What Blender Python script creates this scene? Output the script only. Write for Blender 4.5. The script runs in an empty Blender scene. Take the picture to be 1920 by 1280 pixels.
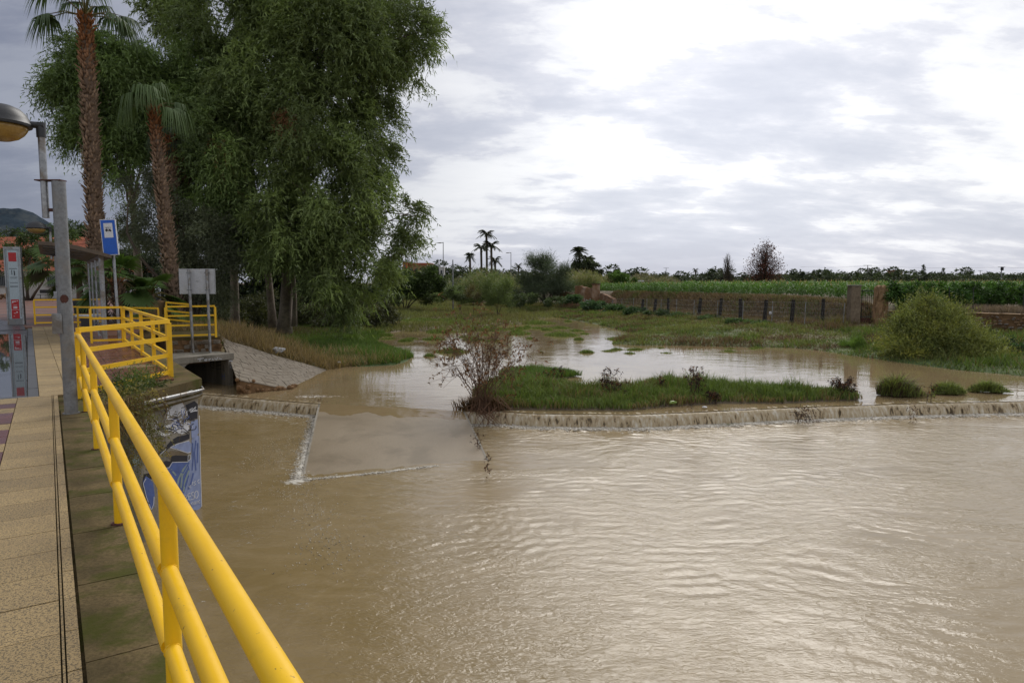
import bpy, bmesh, math, random
import numpy as np
from mathutils import Vector, noise as mnoise
random.seed(7); rng = np.random.default_rng(7)
sc = bpy.context.scene
C = sc.collection
R = math.radians
# ------------------------------------------------------------------ camera
TILT = math.atan(110 / 1280)
CAM = np.array([0.0, 0.0, 1.7])
cd = bpy.data.cameras.new('camera'); cam = bpy.data.objects.new('camera', cd); C.objects.link(cam)
cd.lens = 24; cd.sensor_width = 36; cd.clip_start = 0.05; cd.clip_end = 9000
cam.location = CAM; cam.rotation_euler = (math.pi / 2 - TILT, 0, 0)
sc.camera = cam
# ------------------------------------------------------------------ sky
world = bpy.data.worlds.new('World'); sc.world = world; world.use_nodes = True
SUN_AZ, SUN_EL = 18, 42       # degrees right of the view, above the horizon

def build_world():
    nt = world.node_tree; N = nt.nodes; L = nt.links
    N.clear()
    out = N.new('ShaderNodeOutputWorld'); bg = N.new('ShaderNodeBackground')
    L.new(bg.outputs[0], out.inputs[0]); bg.inputs['Strength'].default_value = 0.1
    sky = N.new('ShaderNodeTexSky'); sky.sky_type = 'NISHITA'; sky.sun_disc = False
    sky.sun_elevation = R(SUN_EL); sky.sun_rotation = R(SUN_AZ)
    tc = N.new('ShaderNodeTexCoord')
    def math_(op, a, b=None, clamp=False):
        n = N.new('ShaderNodeMath'); n.operation = op; n.use_clamp = clamp
        for i, v in enumerate((a, b)):
            if v is None: continue
            if isinstance(v, (int, float)): n.inputs[i].default_value = v
            else: L.new(v, n.inputs[i])
        return n.outputs[0]
    def dot(az, el):
        n = N.new('ShaderNodeVectorMath'); n.operation = 'DOT_PRODUCT'
        L.new(tc.outputs['Generated'], n.inputs[0])
        n.inputs[1].default_value = (math.sin(R(az)) * math.cos(R(el)), math.cos(R(az)) * math.cos(R(el)), math.sin(R(el)))
        return n.outputs['Value']
    def ramp(fac, stops):
        r = N.new('ShaderNodeValToRGB'); L.new(fac, r.inputs[0])
        e = r.color_ramp.elements
        e[0].position, e[0].color = stops[0][0], (*stops[0][1], 1)
        e[1].position, e[1].color = stops[-1][0], (*stops[-1][1], 1)
        for p, c in stops[1:-1]:
            k = e.new(p); k.color = (*c, 1)
        return r.outputs[0]
    def g(v): return (v, v, v)
    sep = N.new('ShaderNodeSeparateXYZ'); L.new(tc.outputs['Generated'], sep.inputs[0])
    zc = math_('ADD', math_('MAXIMUM', sep.outputs[2], 0.0), 0.24)
    comb = N.new('ShaderNodeCombineXYZ')
    L.new(math_('DIVIDE', sep.outputs[0], zc), comb.inputs[0])
    L.new(math_('DIVIDE', sep.outputs[1], zc), comb.inputs[1])
    def noise(scale, detail, rough, dist, off, stretch=(1, 1, 1)):
        m = N.new('ShaderNodeMapping'); L.new(comb.outputs[0], m.inputs[0])
        m.inputs['Location'].default_value = off; m.inputs['Scale'].default_value = stretch
        n = N.new('ShaderNodeTexNoise'); L.new(m.outputs[0], n.inputs['Vector'])
        n.inputs['Scale'].default_value = scale; n.inputs['Detail'].default_value = detail
        n.inputs['Roughness'].default_value = rough; n.inputs['Distortion'].default_value = dist
        return n.outputs['Fac']
    big = noise(0.62, 9, 0.56, 0.2, (3.1, 1.7, 0), (0.9, 1.1, 1))
    fine = noise(2.3, 10, 0.60, 0.1, (7.3, 2.2, 1), (0.7, 1.15, 1))
    wisp = noise(5.5, 8, 0.6, 0.3, (1.3, 8.2, 2), (0.6, 1.3, 1))
    both = math_('ADD', math_('ADD', math_('MULTIPLY', big, 0.50), math_('MULTIPLY', fine, 0.38)), math_('MULTIPLY', wisp, 0.12))
    cl = ramp(both, [(0.40, (0.60, 0.625, 0.71)), (0.462, (0.69, 0.71, 0.785)), (0.492, (0.79, 0.80, 0.86)), (0.508, (0.92, 0.925, 0.955)), (0.535, (1.03, 1.03, 1.04)), (0.62, (1.12, 1.115, 1.10))])
    # broad brightening around the veiled sun
    d1 = N.new('ShaderNodeMath'); d1.operation = 'MULTIPLY_ADD'; L.new(dot(15, 20), d1.inputs[0]); d1.inputs[1].default_value = .5; d1.inputs[2].default_value = .5
    bright = ramp(d1.outputs[0], [(0.0, g(.62)), (0.6, g(.66)), (0.85, g(.62)), (0.93, g(.66)), (0.97, g(.73)), (0.99, g(.79)), (1.0, g(.84))])
    # storm cloud to the left
    d2 = N.new('ShaderNodeMath'); d2.operation = 'MULTIPLY_ADD'; L.new(dot(-58, 12), d2.inputs[0]); d2.inputs[1].default_value = .5; d2.inputs[2].default_value = .5
    storm = ramp(d2.outputs[0], [(0.0, g(1)), (0.72, g(1)), (0.86, (.66, .67, .71)), (0.94, (.38, .40, .47)), (1.0, (.34, .36, .43))])
    def mul(a, b, s=None):
        n = N.new('ShaderNodeMix'); n.data_type = 'RGBA'; n.blend_type = 'MULTIPLY'; n.inputs[0].default_value = 1
        L.new(a, n.inputs[6])
        if s is None: L.new(b, n.inputs[7])
        else: n.inputs[7].default_value = (s, s, s, 1)
        return n.outputs[2]
    low = ramp(math_('MAXIMUM', sep.outputs[2], 0.0), [(0.0, (0.80, 0.83, .90)), (0.05, (.93, .94, .98)), (0.12, g(1)), (1, g(1))])
    clouds = mul(mul(mul(cl, bright), storm), low)
    sc10 = N.new('ShaderNodeVectorMath'); sc10.operation = 'SCALE'; L.new(clouds, sc10.inputs[0]); sc10.inputs['Scale'].default_value = 10.0
    mx = N.new('ShaderNodeMix'); mx.data_type = 'RGBA'; mx.inputs[0].default_value = 0.94
    L.new(sky.outputs[0], mx.inputs[6]); L.new(sc10.outputs[0], mx.inputs[7])
    L.new(mx.outputs[2], bg.inputs['Color'])
build_world()
sd = bpy.data.lights.new('sun', 'SUN'); sd.energy = 1.5; sd.angle = R(35); sd.color = (1, .96, .9)
sun = bpy.data.objects.new('sun', sd); C.objects.link(sun)
sdir = Vector((math.sin(R(SUN_AZ)) * math.cos(R(SUN_EL)), math.cos(R(SUN_AZ)) * math.cos(R(SUN_EL)), math.sin(R(SUN_EL))))
sun.rotation_euler = sdir.to_track_quat('Z', 'Y').to_euler()
sc.view_settings.view_transform = 'Standard'; sc.view_settings.look = 'None'
sc.view_settings.exposure = 0.48; sc.view_settings.gamma = 1; sc.view_settings.use_curve_mapping = False
sc.cycles.max_bounces = 6; sc.cycles.transparent_max_bounces = 12

# ------------------------------------------------------------------ measuring helpers
CT_, ST_ = math.cos(TILT), math.sin(TILT)
def ray(px, py):
    u = (px - 960) / 1280; v = (640 - py) / 1280
    return np.array([u, CT_ + v * ST_, -ST_ + v * CT_])
def at(px, py, z=0.0):                 # where the sight line meets height z
    d = ray(px, py); return CAM + d * ((z - CAM[2]) / d[2])
def P(px, py, Y):                      # where the sight line meets depth Y
    d = ray(px, py); return CAM + d * (Y / d[1])
D = np.array([-.561, .828]); NN = np.array([.828, .561])      # along the bridge, across it
def SU(s, u, z=0.0):
    q = D * s + NN * u; return np.array([q[0], q[1], z])
BR = math.atan2(D[1], D[0])

# ------------------------------------------------------------------ mesh helpers
def link(o, parent=None):
    C.objects.link(o)
    if parent is not None: o.parent = parent
    return o
def np_mesh(name, V, faces, mat=None, parent=None, col=None, smooth=False, attrs=None, fm=None):
    """faces: array (m,k) or list of such arrays"""
    V = np.asarray(V, dtype=np.float32).reshape(-1, 3)
    if not isinstance(faces, (list, tuple)): faces = [faces]
    faces = [np.asarray(f, dtype=np.int32) for f in faces if len(f)]
    me = bpy.data.meshes.new(name)
    me.vertices.add(len(V)); me.vertices.foreach_set('co', V.ravel())
    loops = np.concatenate([f.ravel() for f in faces]); me.loops.add(len(loops)); me.loops.foreach_set('vertex_index', loops)
    starts = []; o = 0
    for f in faces:
        k = f.shape[1]; starts.append(o + np.arange(len(f)) * k); o += f.size
    starts = np.concatenate(starts).astype(np.int32)
    me.polygons.add(len(starts)); me.polygons.foreach_set('loop_start', starts)
    if smooth: me.polygons.foreach_set('use_smooth', np.ones(len(starts), dtype=bool))
    me.update(calc_edges=True)
    if col is not None:
        a = me.attributes.new('col', 'FLOAT_COLOR', 'POINT'); c = np.ones((len(V), 4), dtype=np.float32); c[:, :3] = col
        a.data.foreach_set('color', c.ravel())
    for k, v in (attrs or {}).items():
        a = me.attributes.new(k, 'FLOAT', 'POINT'); a.data.foreach_set('value', np.asarray(v, dtype=np.float32).ravel())
    if mat: me.materials.append(mat)
    return link(bpy.data.objects.new(name, me), parent)
class MB:
    def __init__(s): s.v = []; s.f = []
    def add(s, verts, faces):
        b = len(s.v); s.v += [tuple(map(float, p)) for p in verts]; s.f += [tuple(b + i for i in f) for f in faces]; return s
    def box(s, c, size, rz=0.0, bev=0.0):
        cx, cy, cz = c; hx, hy, hz = size[0] / 2, size[1] / 2, size[2] / 2
        co, si = math.cos(rz), math.sin(rz)
        def T(x, y, z): return (cx + x * co - y * si, cy + x * si + y * co, cz + z)
        if bev <= 0:
            vs = [T(x, y, z) for z in (-hz, hz) for x, y in ((-hx, -hy), (hx, -hy), (hx, hy), (-hx, hy))]
            return s.add(vs, [(3, 2, 1, 0), (4, 5, 6, 7), (0, 1, 5, 4), (1, 2, 6, 5), (2, 3, 7, 6), (3, 0, 4, 7)])
        b = bev; vs = []
        for z, e in ((-hz, 0), (hz - b, 0), (hz, b)):
            vs += [T(x, y, z) for x, y in ((-hx + e, -hy + e), (hx - e, -hy + e), (hx - e, hy - e), (-hx + e, hy - e))]
        fs = [(3, 2, 1, 0), (8, 9, 10, 11)]
        for k in (0, 4):
            for i in range(4): fs.append((k + i, k + (i + 1) % 4, k + 4 + (i + 1) % 4, k + 4 + i))
        return s.add(vs, fs)
    def prism(s, poly, z0, z1):
        n = len(poly); z0s = z0 if hasattr(z0, '__len__') else [z0] * n; z1s = z1 if hasattr(z1, '__len__') else [z1] * n
        a = sum(poly[i][0] * poly[(i + 1) % n][1] - poly[(i + 1) % n][0] * poly[i][1] for i in range(n))
        if a < 0: poly = poly[::-1]; z0s = z0s[::-1]; z1s = z1s[::-1]
        vs = [(p[0], p[1], z) for p, z in zip(poly, z0s)] + [(p[0], p[1], z) for p, z in zip(poly, z1s)]
        fs = [tuple(range(n - 1, -1, -1)), tuple(range(n, 2 * n))] + [(i, (i + 1) % n, n + (i + 1) % n, n + i) for i in range(n)]
        return s.add(vs, fs)
    def tube(s, pts, rad, n=8, cap=True):
        pts = [Vector(p) for p in pts]; m = len(pts)
        if not hasattr(rad, '__len__'): rad = [rad] * m
        vs = []; u = None
        for i, p in enumerate(pts):
            t = (pts[min(i + 1, m - 1)] - pts[max(i - 1, 0)])
            if t.length < 1e-9: t = Vector((0, 0, 1))
            t.normalize()
            if u is None:
                u = t.orthogonal().normalized()
            u = (u - t * u.dot(t))
            if u.length < 1e-6: u = t.orthogonal()
            u.normalize(); w = t.cross(u)
            for k in range(n):
                a = 2 * math.pi * k / n
                vs.append(p + (u * math.cos(a) + w * math.sin(a)) * rad[i])
        fs = []
        for i in range(m - 1):
            for k in range(n): fs.append((i * n + k, i * n + (k + 1) % n, (i + 1) * n + (k + 1) % n, (i + 1) * n + k))
        if cap: fs += [tuple(range(n - 1, -1, -1)), tuple((m - 1) * n + k for k in range(n))]
        return s.add(vs, fs)
    def bar(s, a, b, w, h):                 # rectangular bar from a to b, w across, h high
        a = Vector(a); b = Vector(b); t = (b - a).normalized()
        up = Vector((0, 0, 1)) if abs(t.z) < .9 else Vector((D[0], D[1], 0))
        sd_ = t.cross(up).normalized() * (w / 2); u = sd_.cross(t).normalized() * (h / 2)
        vs = [p + x for p in (a, b) for x in (-sd_ - u, sd_ - u, sd_ + u, -sd_ + u)]
        return s.add(vs, [(3, 2, 1, 0), (4, 5, 6, 7), (0, 1, 5, 4), (1, 2, 6, 5), (2, 3, 7, 6), (3, 0, 4, 7)])
    def lathe(s, prof, c=(0, 0, 0), n=20):
        vs = []; m = len(prof)
        for r, z in prof:
            for k in range(n):
                a = 2 * math.pi * k / n; vs.append((c[0] + r * math.cos(a), c[1] + r * math.sin(a), c[2] + z))
        fs = [(i * n + k, i * n + (k + 1) % n, (i + 1) * n + (k + 1) % n, (i + 1) * n + k) for i in range(m - 1) for k in range(n)]
        fs += [tuple(range(n - 1, -1, -1)), tuple((m - 1) * n + k for k in range(n))]
        return s.add(vs, fs)
    def build(s, name, mat, parent=None, smooth=False, rel=None):
        me = bpy.data.meshes.new(name)
        v = s.v
        if rel is None and parent is not None and parent.get('_w'):
            rel = parent.location
        if rel is not None: v = [(x - rel[0], y - rel[1], z - rel[2]) for x, y, z in v]
        me.from_pydata(v, [], s.f); me.update()
        if smooth:
            me.polygons.foreach_set('use_smooth', np.ones(len(me.polygons), dtype=bool))
            if smooth == 'auto':
                try: me.set_sharp_from_angle(angle=R(40))
                except Exception: pass
        if mat: me.materials.append(mat)
        return link(bpy.data.objects.new(name, me), parent)
def tag(o, label=None, cat=None, group=None, kind=None):
    if label: o['label'] = label
    if cat: o['category'] = cat
    if group: o['group'] = group
    if kind: o['kind'] = kind
    return o
def thing(name, label, cat, loc=(0, 0, 0), group=None, rz=0.0, world_coords=True):
    o = bpy.data.objects.new(name, None); C.objects.link(o); o.location = tuple(float(x) for x in loc); o.rotation_euler.z = rz
    o.empty_display_size = .2
    if world_coords: o['_w'] = 1
    return tag(o, label, cat, group)
def copy_tree(o, parent=None):
    c = o.copy(); C.objects.link(c)
    if parent is not None: c.parent = parent
    for ch in list(o.children): copy_tree(ch, c)
    return c

# ------------------------------------------------------------------ materials
def new_mat(name):
    m = bpy.data.materials.new(name); m.use_nodes = True
    nt = m.node_tree; b = nt.nodes['Principled BSDF']; return m, nt, b
class G:      # tiny node-graph helper
    def __init__(s, nt): s.nt = nt; s.N = nt.nodes; s.L = nt.links
    def pos(s, mode='Object'):
        if mode == 'Position':
            return s.N.new('ShaderNodeNewGeometry').outputs['Position']
        return s.N.new('ShaderNodeTexCoord').outputs[mode]
    def mapping(s, v, scale=(1, 1, 1), loc=(0, 0, 0), rot=(0, 0, 0)):
        m = s.N.new('ShaderNodeMapping'); s.L.new(v, m.inputs[0]); m.inputs['Scale'].default_value = scale
        m.inputs['Location'].default_value = loc; m.inputs['Rotation'].default_value = rot; return m.outputs[0]
    def noise(s, v, scale=5, detail=4, rough=.55, dist=0.0):
        n = s.N.new('ShaderNodeTexNoise'); s.L.new(v, n.inputs['Vector']); n.inputs['Scale'].default_value = scale
        n.inputs['Detail'].default_value = detail; n.inputs['Roughness'].default_value = rough; n.inputs['Distortion'].default_value = dist
        return n.outputs['Fac']
    def voro(s, v, scale=5, feature='F1', out='Distance'):
        n = s.N.new('ShaderNodeTexVoronoi'); s.L.new(v, n.inputs['Vector']); n.inputs['Scale'].default_value = scale; n.feature = feature
        return n.outputs[out]
    def ramp(s, f, stops, interp='LINEAR'):
        r = s.N.new('ShaderNodeValToRGB'); s.L.new(f, r.inputs[0]); r.color_ramp.interpolation = interp
        e = r.color_ramp.elements
        def c4(c): return (c, c, c, 1) if isinstance(c, (int, float)) else (*c, 1)
        e[0].position, e[0].color = stops[0][0], c4(stops[0][1]); e[1].position, e[1].color = stops[-1][0], c4(stops[-1][1])
        for p, c in stops[1:-1]: e.new(p).color = c4(c)
        return r.outputs[0]
    def mix(s, f, a, b, blend='MIX'):
        n = s.N.new('ShaderNodeMix'); n.data_type = 'RGBA'; n.blend_type = blend
        for i, v in ((0, f), (6, a), (7, b)):
            if isinstance(v, (int, float)): n.inputs[i].default_value = v if i == 0 else (v, v, v, 1)
            elif isinstance(v, tuple): n.inputs[i].default_value = (*v[:3], 1)
            else: s.L.new(v, n.inputs[i])
        return n.outputs[2]
    def m(s, op, a, b=None, c=None, clamp=False):
        n = s.N.new('ShaderNodeMath'); n.operation = op; n.use_clamp = clamp
        for i, v in enumerate((a, b, c)):
            if v is None: continue
            if isinstance(v, (int, float)): n.inputs[i].default_value = v
            else: s.L.new(v, n.inputs[i])
        return n.outputs[0]
    def bump(s, h, strength=.3, dist=.02, normal=None):
        b = s.N.new('ShaderNodeBump'); s.L.new(h, b.inputs['Height']); b.inputs['Strength'].default_value = strength
        b.inputs['Distance'].default_value = dist
        if normal is not None: s.L.new(normal, b.inputs['Normal'])
        return b.outputs[0]
    def attr(s, name, out='Color'):
        a = s.N.new('ShaderNodeAttribute'); a.attribute_name = name; return a.outputs[out]
def surf(name, c1, c2=None, scale=4, rough=.75, bump=.25, bdist=.01, spec=.4, metal=0, fine=40, dirt=None, dirtscale=1.5, streak=False, rrange=0.12, coords='Position'):
    m, nt, b = new_mat(name); g = G(nt); v = g.pos(coords)
    c2 = c2 or tuple(x * .7 for x in c1)
    n1 = g.noise(v, scale, 6, .6); n2 = g.noise(v, fine, 3, .6)
    col = g.mix(g.ramp(n1, [(.3, 0.0), (.7, 1.0)]), c2, c1)
    col = g.mix(g.ramp(n2, [(.3, .55), (.6, 0.0)]), col, tuple(x * .55 for x in c2))
    if dirt:
        vv = g.mapping(v, (1, 1, .15)) if streak else v
        nd = g.noise(vv, dirtscale, 7, .65, .4)
        col = g.mix(g.ramp(nd, [(.48, 0.0), (.62, .85)]), col, dirt)
    nt.links.new(col, b.inputs['Base Color'])
    nt.links.new(g.m('MULTIPLY_ADD', n1, rrange, rough - rrange / 2), b.inputs['Roughness'])
    b.inputs['Specular IOR Level'].default_value = spec; b.inputs['Metallic'].default_value = metal
    if bump:
        nt.links.new(g.bump(g.m('ADD', n1, g.m('MULTIPLY', n2, .4)), bump, bdist), b.inputs['Normal'])
    return m
def leafmat(name, rough=.55, trans=.3, spec=.35):
    m, nt, b = new_mat(name); g = G(nt); a = g.attr('col')
    nt.links.new(a, b.inputs['Base Color']); b.inputs['Roughness'].default_value = rough; b.inputs['Specular IOR Level'].default_value = spec
    t = nt.nodes.new('ShaderNodeBsdfTranslucent'); nt.links.new(g.mix(1.0, a, (1.25, 1.3, .7), 'MULTIPLY'), t.inputs[0])
    mx = nt.nodes.new('ShaderNodeMixShader'); mx.inputs[0].default_value = trans
    nt.links.new(b.outputs[0], mx.inputs[1]); nt.links.new(t.outputs[0], mx.inputs[2])
    nt.links.new(mx.outputs[0], nt.nodes['Material Output'].inputs[0]); return m
M = {}
M['leaf'] = leafmat('foliage_leaf'); M['grass'] = leafmat('grass_blade', .6, .25)
M['dryleaf'] = leafmat('dry_leaf', .8, .1, .1)
M['bark'] = surf('pale_bark', (.30, .25, .19), (.14, .11, .085), 1.2, .85, .6, .03, fine=9)
M['barkdark'] = surf('dark_bark', (.10, .075, .05), (.05, .04, .03), 2, .9, .5, .03, fine=12)
M['palmbark'] = surf('palm_trunk', (.20, .13, .085), (.09, .06, .04), 3, .9, .5, .03, fine=14)
M['boot'] = leafmat('palm_leaf_base', .85, 0.0, .1)
M['concrete'] = surf('weathered_concrete', (.30, .27, .22), (.19, .17, .135), 1.3, .8, .35, .012, dirt=(.075, .07, .05), dirtscale=1.1, streak=True)
M['mossy'] = surf('mossy_concrete', (.17, .125, .06), (.075, .058, .028), 2.6, .9, .6, .014, spec=.1, fine=45, dirt=(.055, .06, .010), dirtscale=2.9)
M['rampc'] = surf('wet_concrete_ramp', (.27, .215, .145), (.225, .175, .115), .5, .45, .3, .004, spec=.3, fine=38, dirt=(.16, .125, .08), dirtscale=.75, rrange=.2)
def yellowmat():
    m, nt, b = new_mat('yellow_paint'); g = G(nt); v = g.pos('Position')
    n = g.noise(v, 1.3, 4, .6); col = g.mix(g.ramp(n, [(.35, 0.0), (.65, 1.0)]), (.75, .43, .003), (.82, .49, .004))
    gr = g.noise(v, 7, 7, .7, .3); col = g.mix(g.ramp(gr, [(.60, 0.0), (.78, .45)]), col, (.38, .24, .03))
    ch = g.noise(v, 38, 4, .6); col = g.mix(g.ramp(ch, [(.695, 0.0), (.72, .9)]), col, (.16, .07, .03))
    nt.links.new(col, b.inputs['Base Color']); nt.links.new(g.ramp(gr, [(.3, .34), (.8, .55)]), b.inputs['Roughness'])
    nt.links.new(g.bump(g.m('ADD', g.m('MULTIPLY', g.noise(v, 22, 3, .5), 1), g.m('MULTIPLY', ch, .3)), .18, .004), b.inputs['Normal']); return m
M['yellow'] = yellowmat()
M['galv'] = surf('galvanised_steel', (.38, .39, .40), (.26, .27, .28), 6, .42, .05, .002, metal=.75, fine=30, dirt=(.16, .13, .10), dirtscale=3.2)
M['greysteel'] = surf('grey_painted_steel', (.24, .25, .26), (.17, .175, .18), 5, .5, .05, .002, metal=.3, fine=30, dirt=(.20, .185, .165), dirtscale=2.6)
M['black'] = surf('black_plastic', (.022, .022, .024), (.015, .015, .016), 8, .45, .05, .002)
M['white'] = surf('white_panel', (.62, .63, .65), (.52, .53, .55), 2, .5, .05, .001, dirt=(.38, .38, .38), dirtscale=2)
M['signback'] = surf('grey_sign_back', (.50, .51, .53), (.43, .44, .46), 2, .5, .05, .001, dirt=(.35, .35, .34), dirtscale=2)
M['red'] = surf('red_print', (.48, .02, .02), (.38, .015, .02), 4, .4, 0)
M['blue'] = surf('blue_print', (.01, .11, .52), (.01, .09, .44), 3, .4, 0)
M['paleblue'] = surf('pale_panel', (.42, .49, .52), (.36, .43, .46), 3, .35, 0)
M['ink'] = surf('dark_print', (.03, .03, .035), None, 4, .5, 0)
M['whiteprint'] = surf('white_print', (.75, .76, .78), None, 4, .5, 0)
M['whitewall'] = surf('whitewashed_wall', (.52, .50, .47), (.40, .385, .36), .6, .85, .3, .01, dirt=(.25, .22, .19), dirtscale=.5, streak=True)
M['redtile'] = surf('terracotta_tile', (.40, .125, .06), (.24, .07, .04), 1.5, .85, .5, .03, fine=4)
M['adobe'] = surf('adobe_brick_wall', (.27, .145, .07), (.17, .09, .045), .9, .9, .7, .04, fine=5, dirt=(.34, .25, .18), dirtscale=.6)
M['adobepale'] = surf('yellow_adobe', (.40, .255, .125), (.27, .17, .09), .9, .9, .7, .04, fine=5, dirt=(.20, .12, .07), dirtscale=.9)
M['mortar'] = surf('earth_mortar', (.24, .14, .065), (.15, .085, .04), 1.5, .95, .7, .03, fine=8)
M['wood'] = surf('charred_wood_post', (.032, .026, .022), (.016, .013, .011), 3, .9, .6, .02, fine=14)
M['rust'] = surf('rusty_iron', (.10, .035, .022), (.05, .02, .015), 5, .8, .3, .005)
M['iron'] = surf('dark_iron', (.02, .02, .022), None, 5, .6, 0)
M['amber'] = surf('amber_lamp_bowl', (.42, .27, .085), (.34, .21, .06), 4, .25, 0, spec=.5)
M['lampcap'] = surf('dark_lamp_cap', (.035, .036, .038), (.025, .026, .028), 4, .45, .05, .002)
M['brown'] = surf('brown_roof_sheet', (.13, .095, .06), (.085, .06, .04), 3, .45, .1, .003)
M['plaza'] = surf('red_plaza_paving', (.24, .105, .065), (.16, .075, .05), .45, .5, .2, .004, fine=7, dirt=(.10, .06, .045), dirtscale=.35)
M['asphalt'] = surf('wet_asphalt', (.075, .075, .08), (.05, .05, .055), .8, .28, .3, .004, fine=60)
M['glass'] = surf('dark_glass', (.02, .025, .03), None, 4, .08, 0, spec=.6)
M['carwhite'] = surf('car_paint', (.62, .64, .68), None, 4, .2, 0, spec=.6)
M['orange'] = surf('orange_wall', (.42, .10, .04), (.34, .08, .03), .8, .8, .1, .01)
def slabmat(name, c1, c2, dots, wet=.35):
    m, nt, b = new_mat(name); g = G(nt); v = g.pos('Position')
    n1 = g.noise(v, 1.3, 5, .6); col = g.mix(g.ramp(n1, [(.35, 0.0), (.65, 1.0)]), c2, c1)
    dn = g.noise(v, 95, 1.5, .5, .8); col = g.mix(g.ramp(dn, [(.43, .9), (.49, 0.0)]), col, dots)
    oi = nt.nodes.new('ShaderNodeObjectInfo').outputs['Random']
    col = g.mix(1.0, col, g.ramp(oi, [(0, .86), (1, 1.1)]), 'MULTIPLY')
    st_ = g.noise(v, 3.5, 6, .7, .5); col = g.mix(g.ramp(st_, [(.58, 0.0), (.75, .6)]), col, (.09, .07, .045))
    nt.links.new(col, b.inputs['Base Color']); nt.links.new(g.ramp(n1, [(.3, wet), (.7, wet + .25)]), b.inputs['Roughness'])
    nt.links.new(g.bump(g.m('ADD', g.m('MULTIPLY', g.ramp(dn, [(.42, 0.0), (.52, 1.0)]), 1), n1), .4, .003), b.inputs['Normal']); return m
M['slab'] = slabmat('tan_paving_slab', (.40, .285, .13), (.31, .22, .10), (.12, .09, .045), .5)
M['slabred'] = slabmat('purple_red_tile', (.17, .065, .06), (.115, .045, .045), (.06, .03, .03), .3)
M['tilewet'] = slabmat('wet_red_tile', (.20, .07, .045), (.13, .045, .035), (.07, .03, .02), .12)
M['kerb'] = surf('dark_kerb_stone', (.10, .10, .10), (.07, .07, .07), 2, .4, .2, .005)
def watermat(name, deep, shallow, waves, rough=.04):
    m, nt, b = new_mat(name); g = G(nt); v = g.pos('Position')
    n0 = g.noise(v, .16, 4, .6, .6); n1 = g.noise(g.mapping(v, (1, 1.6, 1)), .9, 5, .65, 1.2)
    col = g.mix(g.m('MULTIPLY_ADD', g.ramp(n0, [(.35, 0.0), (.65, 1.0)]), .5, g.m('MULTIPLY', g.attr('tone_mix', 'Fac'), .5)), deep, shallow)
    col = g.mix(g.ramp(n1, [(.45, 0.0), (.75, .35)]), col, tuple(x * 1.25 for x in shallow))
    foam = g.attr('foam', 'Fac')
    fn = g.noise(g.mapping(v, (1.0, 1.3, 1)), 5.5, 8, .72, 1.5)
    ff = g.m('ADD', foam, g.m('MULTIPLY', g.m('SUBTRACT', fn, .5), 1.9))
    fmask = g.ramp(ff, [(.44, 0.0), (.62, .85), (.8, 1.0)])
    fmask = g.m('MULTIPLY', fmask, g.ramp(foam, [(.02, 0.0), (.15, 1.0)]))
    col = g.mix(fmask, col, (.60, .57, .50))
    nt.links.new(col, b.inputs['Base Color'])
    nt.links.new(g.m('MULTIPLY_ADD', fmask, .5, rough), b.inputs['Roughness'])
    b.inputs['IOR'].default_value = 1.33; b.inputs['Specular IOR Level'].default_value = .5
    nrm = None; calm = g.ramp(g.noise(g.mapping(v, (.5, .9, 1)), .55, 4, .6, 1.0), [(.36, .25), (.60, 1.25)])
    for (sc_, mp, dist, strength) in waves:
        h = g.noise(g.mapping(v, *mp), sc_, 3, .5, .6); h = g.m('SUBTRACT', 1.0, g.m('ABSOLUTE', g.m('MULTIPLY_ADD', h, 2.0, -1.0))) if 5 < sc_ < 9 else h; h = g.m('MULTIPLY', h, calm)
        nrm = g.bump(h, strength, dist, nrm)
    nrm = g.bump(g.m('MULTIPLY', fmask, fn), .6, .05, nrm)
    nt.links.new(nrm, b.inputs['Normal']); return m
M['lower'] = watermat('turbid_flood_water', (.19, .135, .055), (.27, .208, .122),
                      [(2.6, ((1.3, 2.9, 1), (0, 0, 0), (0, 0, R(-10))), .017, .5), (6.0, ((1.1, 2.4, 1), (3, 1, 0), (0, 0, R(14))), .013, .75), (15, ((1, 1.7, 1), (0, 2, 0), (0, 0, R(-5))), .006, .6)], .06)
M['upper'] = watermat('turbid_calm_water', (.19, .135, .065), (.25, .185, .105),
                      [(1.3, ((.8, 2.2, 1), (0, 0, 0), (0, 0, R(4))), .015, .35), (5, ((1, 2.5, 1), (0, 2, 0), (0, 0, 0)), .004, .3)], .03)
M['puddle'] = watermat('puddle_water', (.03, .032, .035), (.04, .042, .045), [(2, ((1, 1, 1), (0, 0, 0), (0, 0, 0)), .002, .2)], .02)
# ------------------------------------------------------------------ noise in numpy
def _hash(ix, iy, seed):
    h = (ix.astype(np.int64) * 374761393 + iy.astype(np.int64) * 668265263 + seed * 1442695041) & 0x7fffffff
    h = ((h ^ (h >> 13)) * 1274126177) & 0x7fffffff
    return ((h ^ (h >> 16)) & 0xffff) / 65535.0
def vnoise(x, y, seed=0):
    x = np.asarray(x, float); y = np.asarray(y, float)
    ix = np.floor(x); iy = np.floor(y); fx = x - ix; fy = y - iy
    fx = fx * fx * (3 - 2 * fx); fy = fy * fy * (3 - 2 * fy)
    a = _hash(ix, iy, seed); b = _hash(ix + 1, iy, seed); c = _hash(ix, iy + 1, seed); d = _hash(ix + 1, iy + 1, seed)
    return (a * (1 - fx) + b * fx) * (1 - fy) + (c * (1 - fx) + d * fx) * fy
def fbm(x, y, seed=0, o=4):
    s = 0; a = .5; t = 0
    for i in range(o):
        s = s + a * vnoise(x * 2 ** i + 17 * i, y * 2 ** i + 31 * i, seed + i); t += a; a *= .5
    return s / t
def sstep(a, b, x):
    t = np.clip((x - a) / (b - a), 0, 1); return t * t * (3 - 2 * t)
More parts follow.
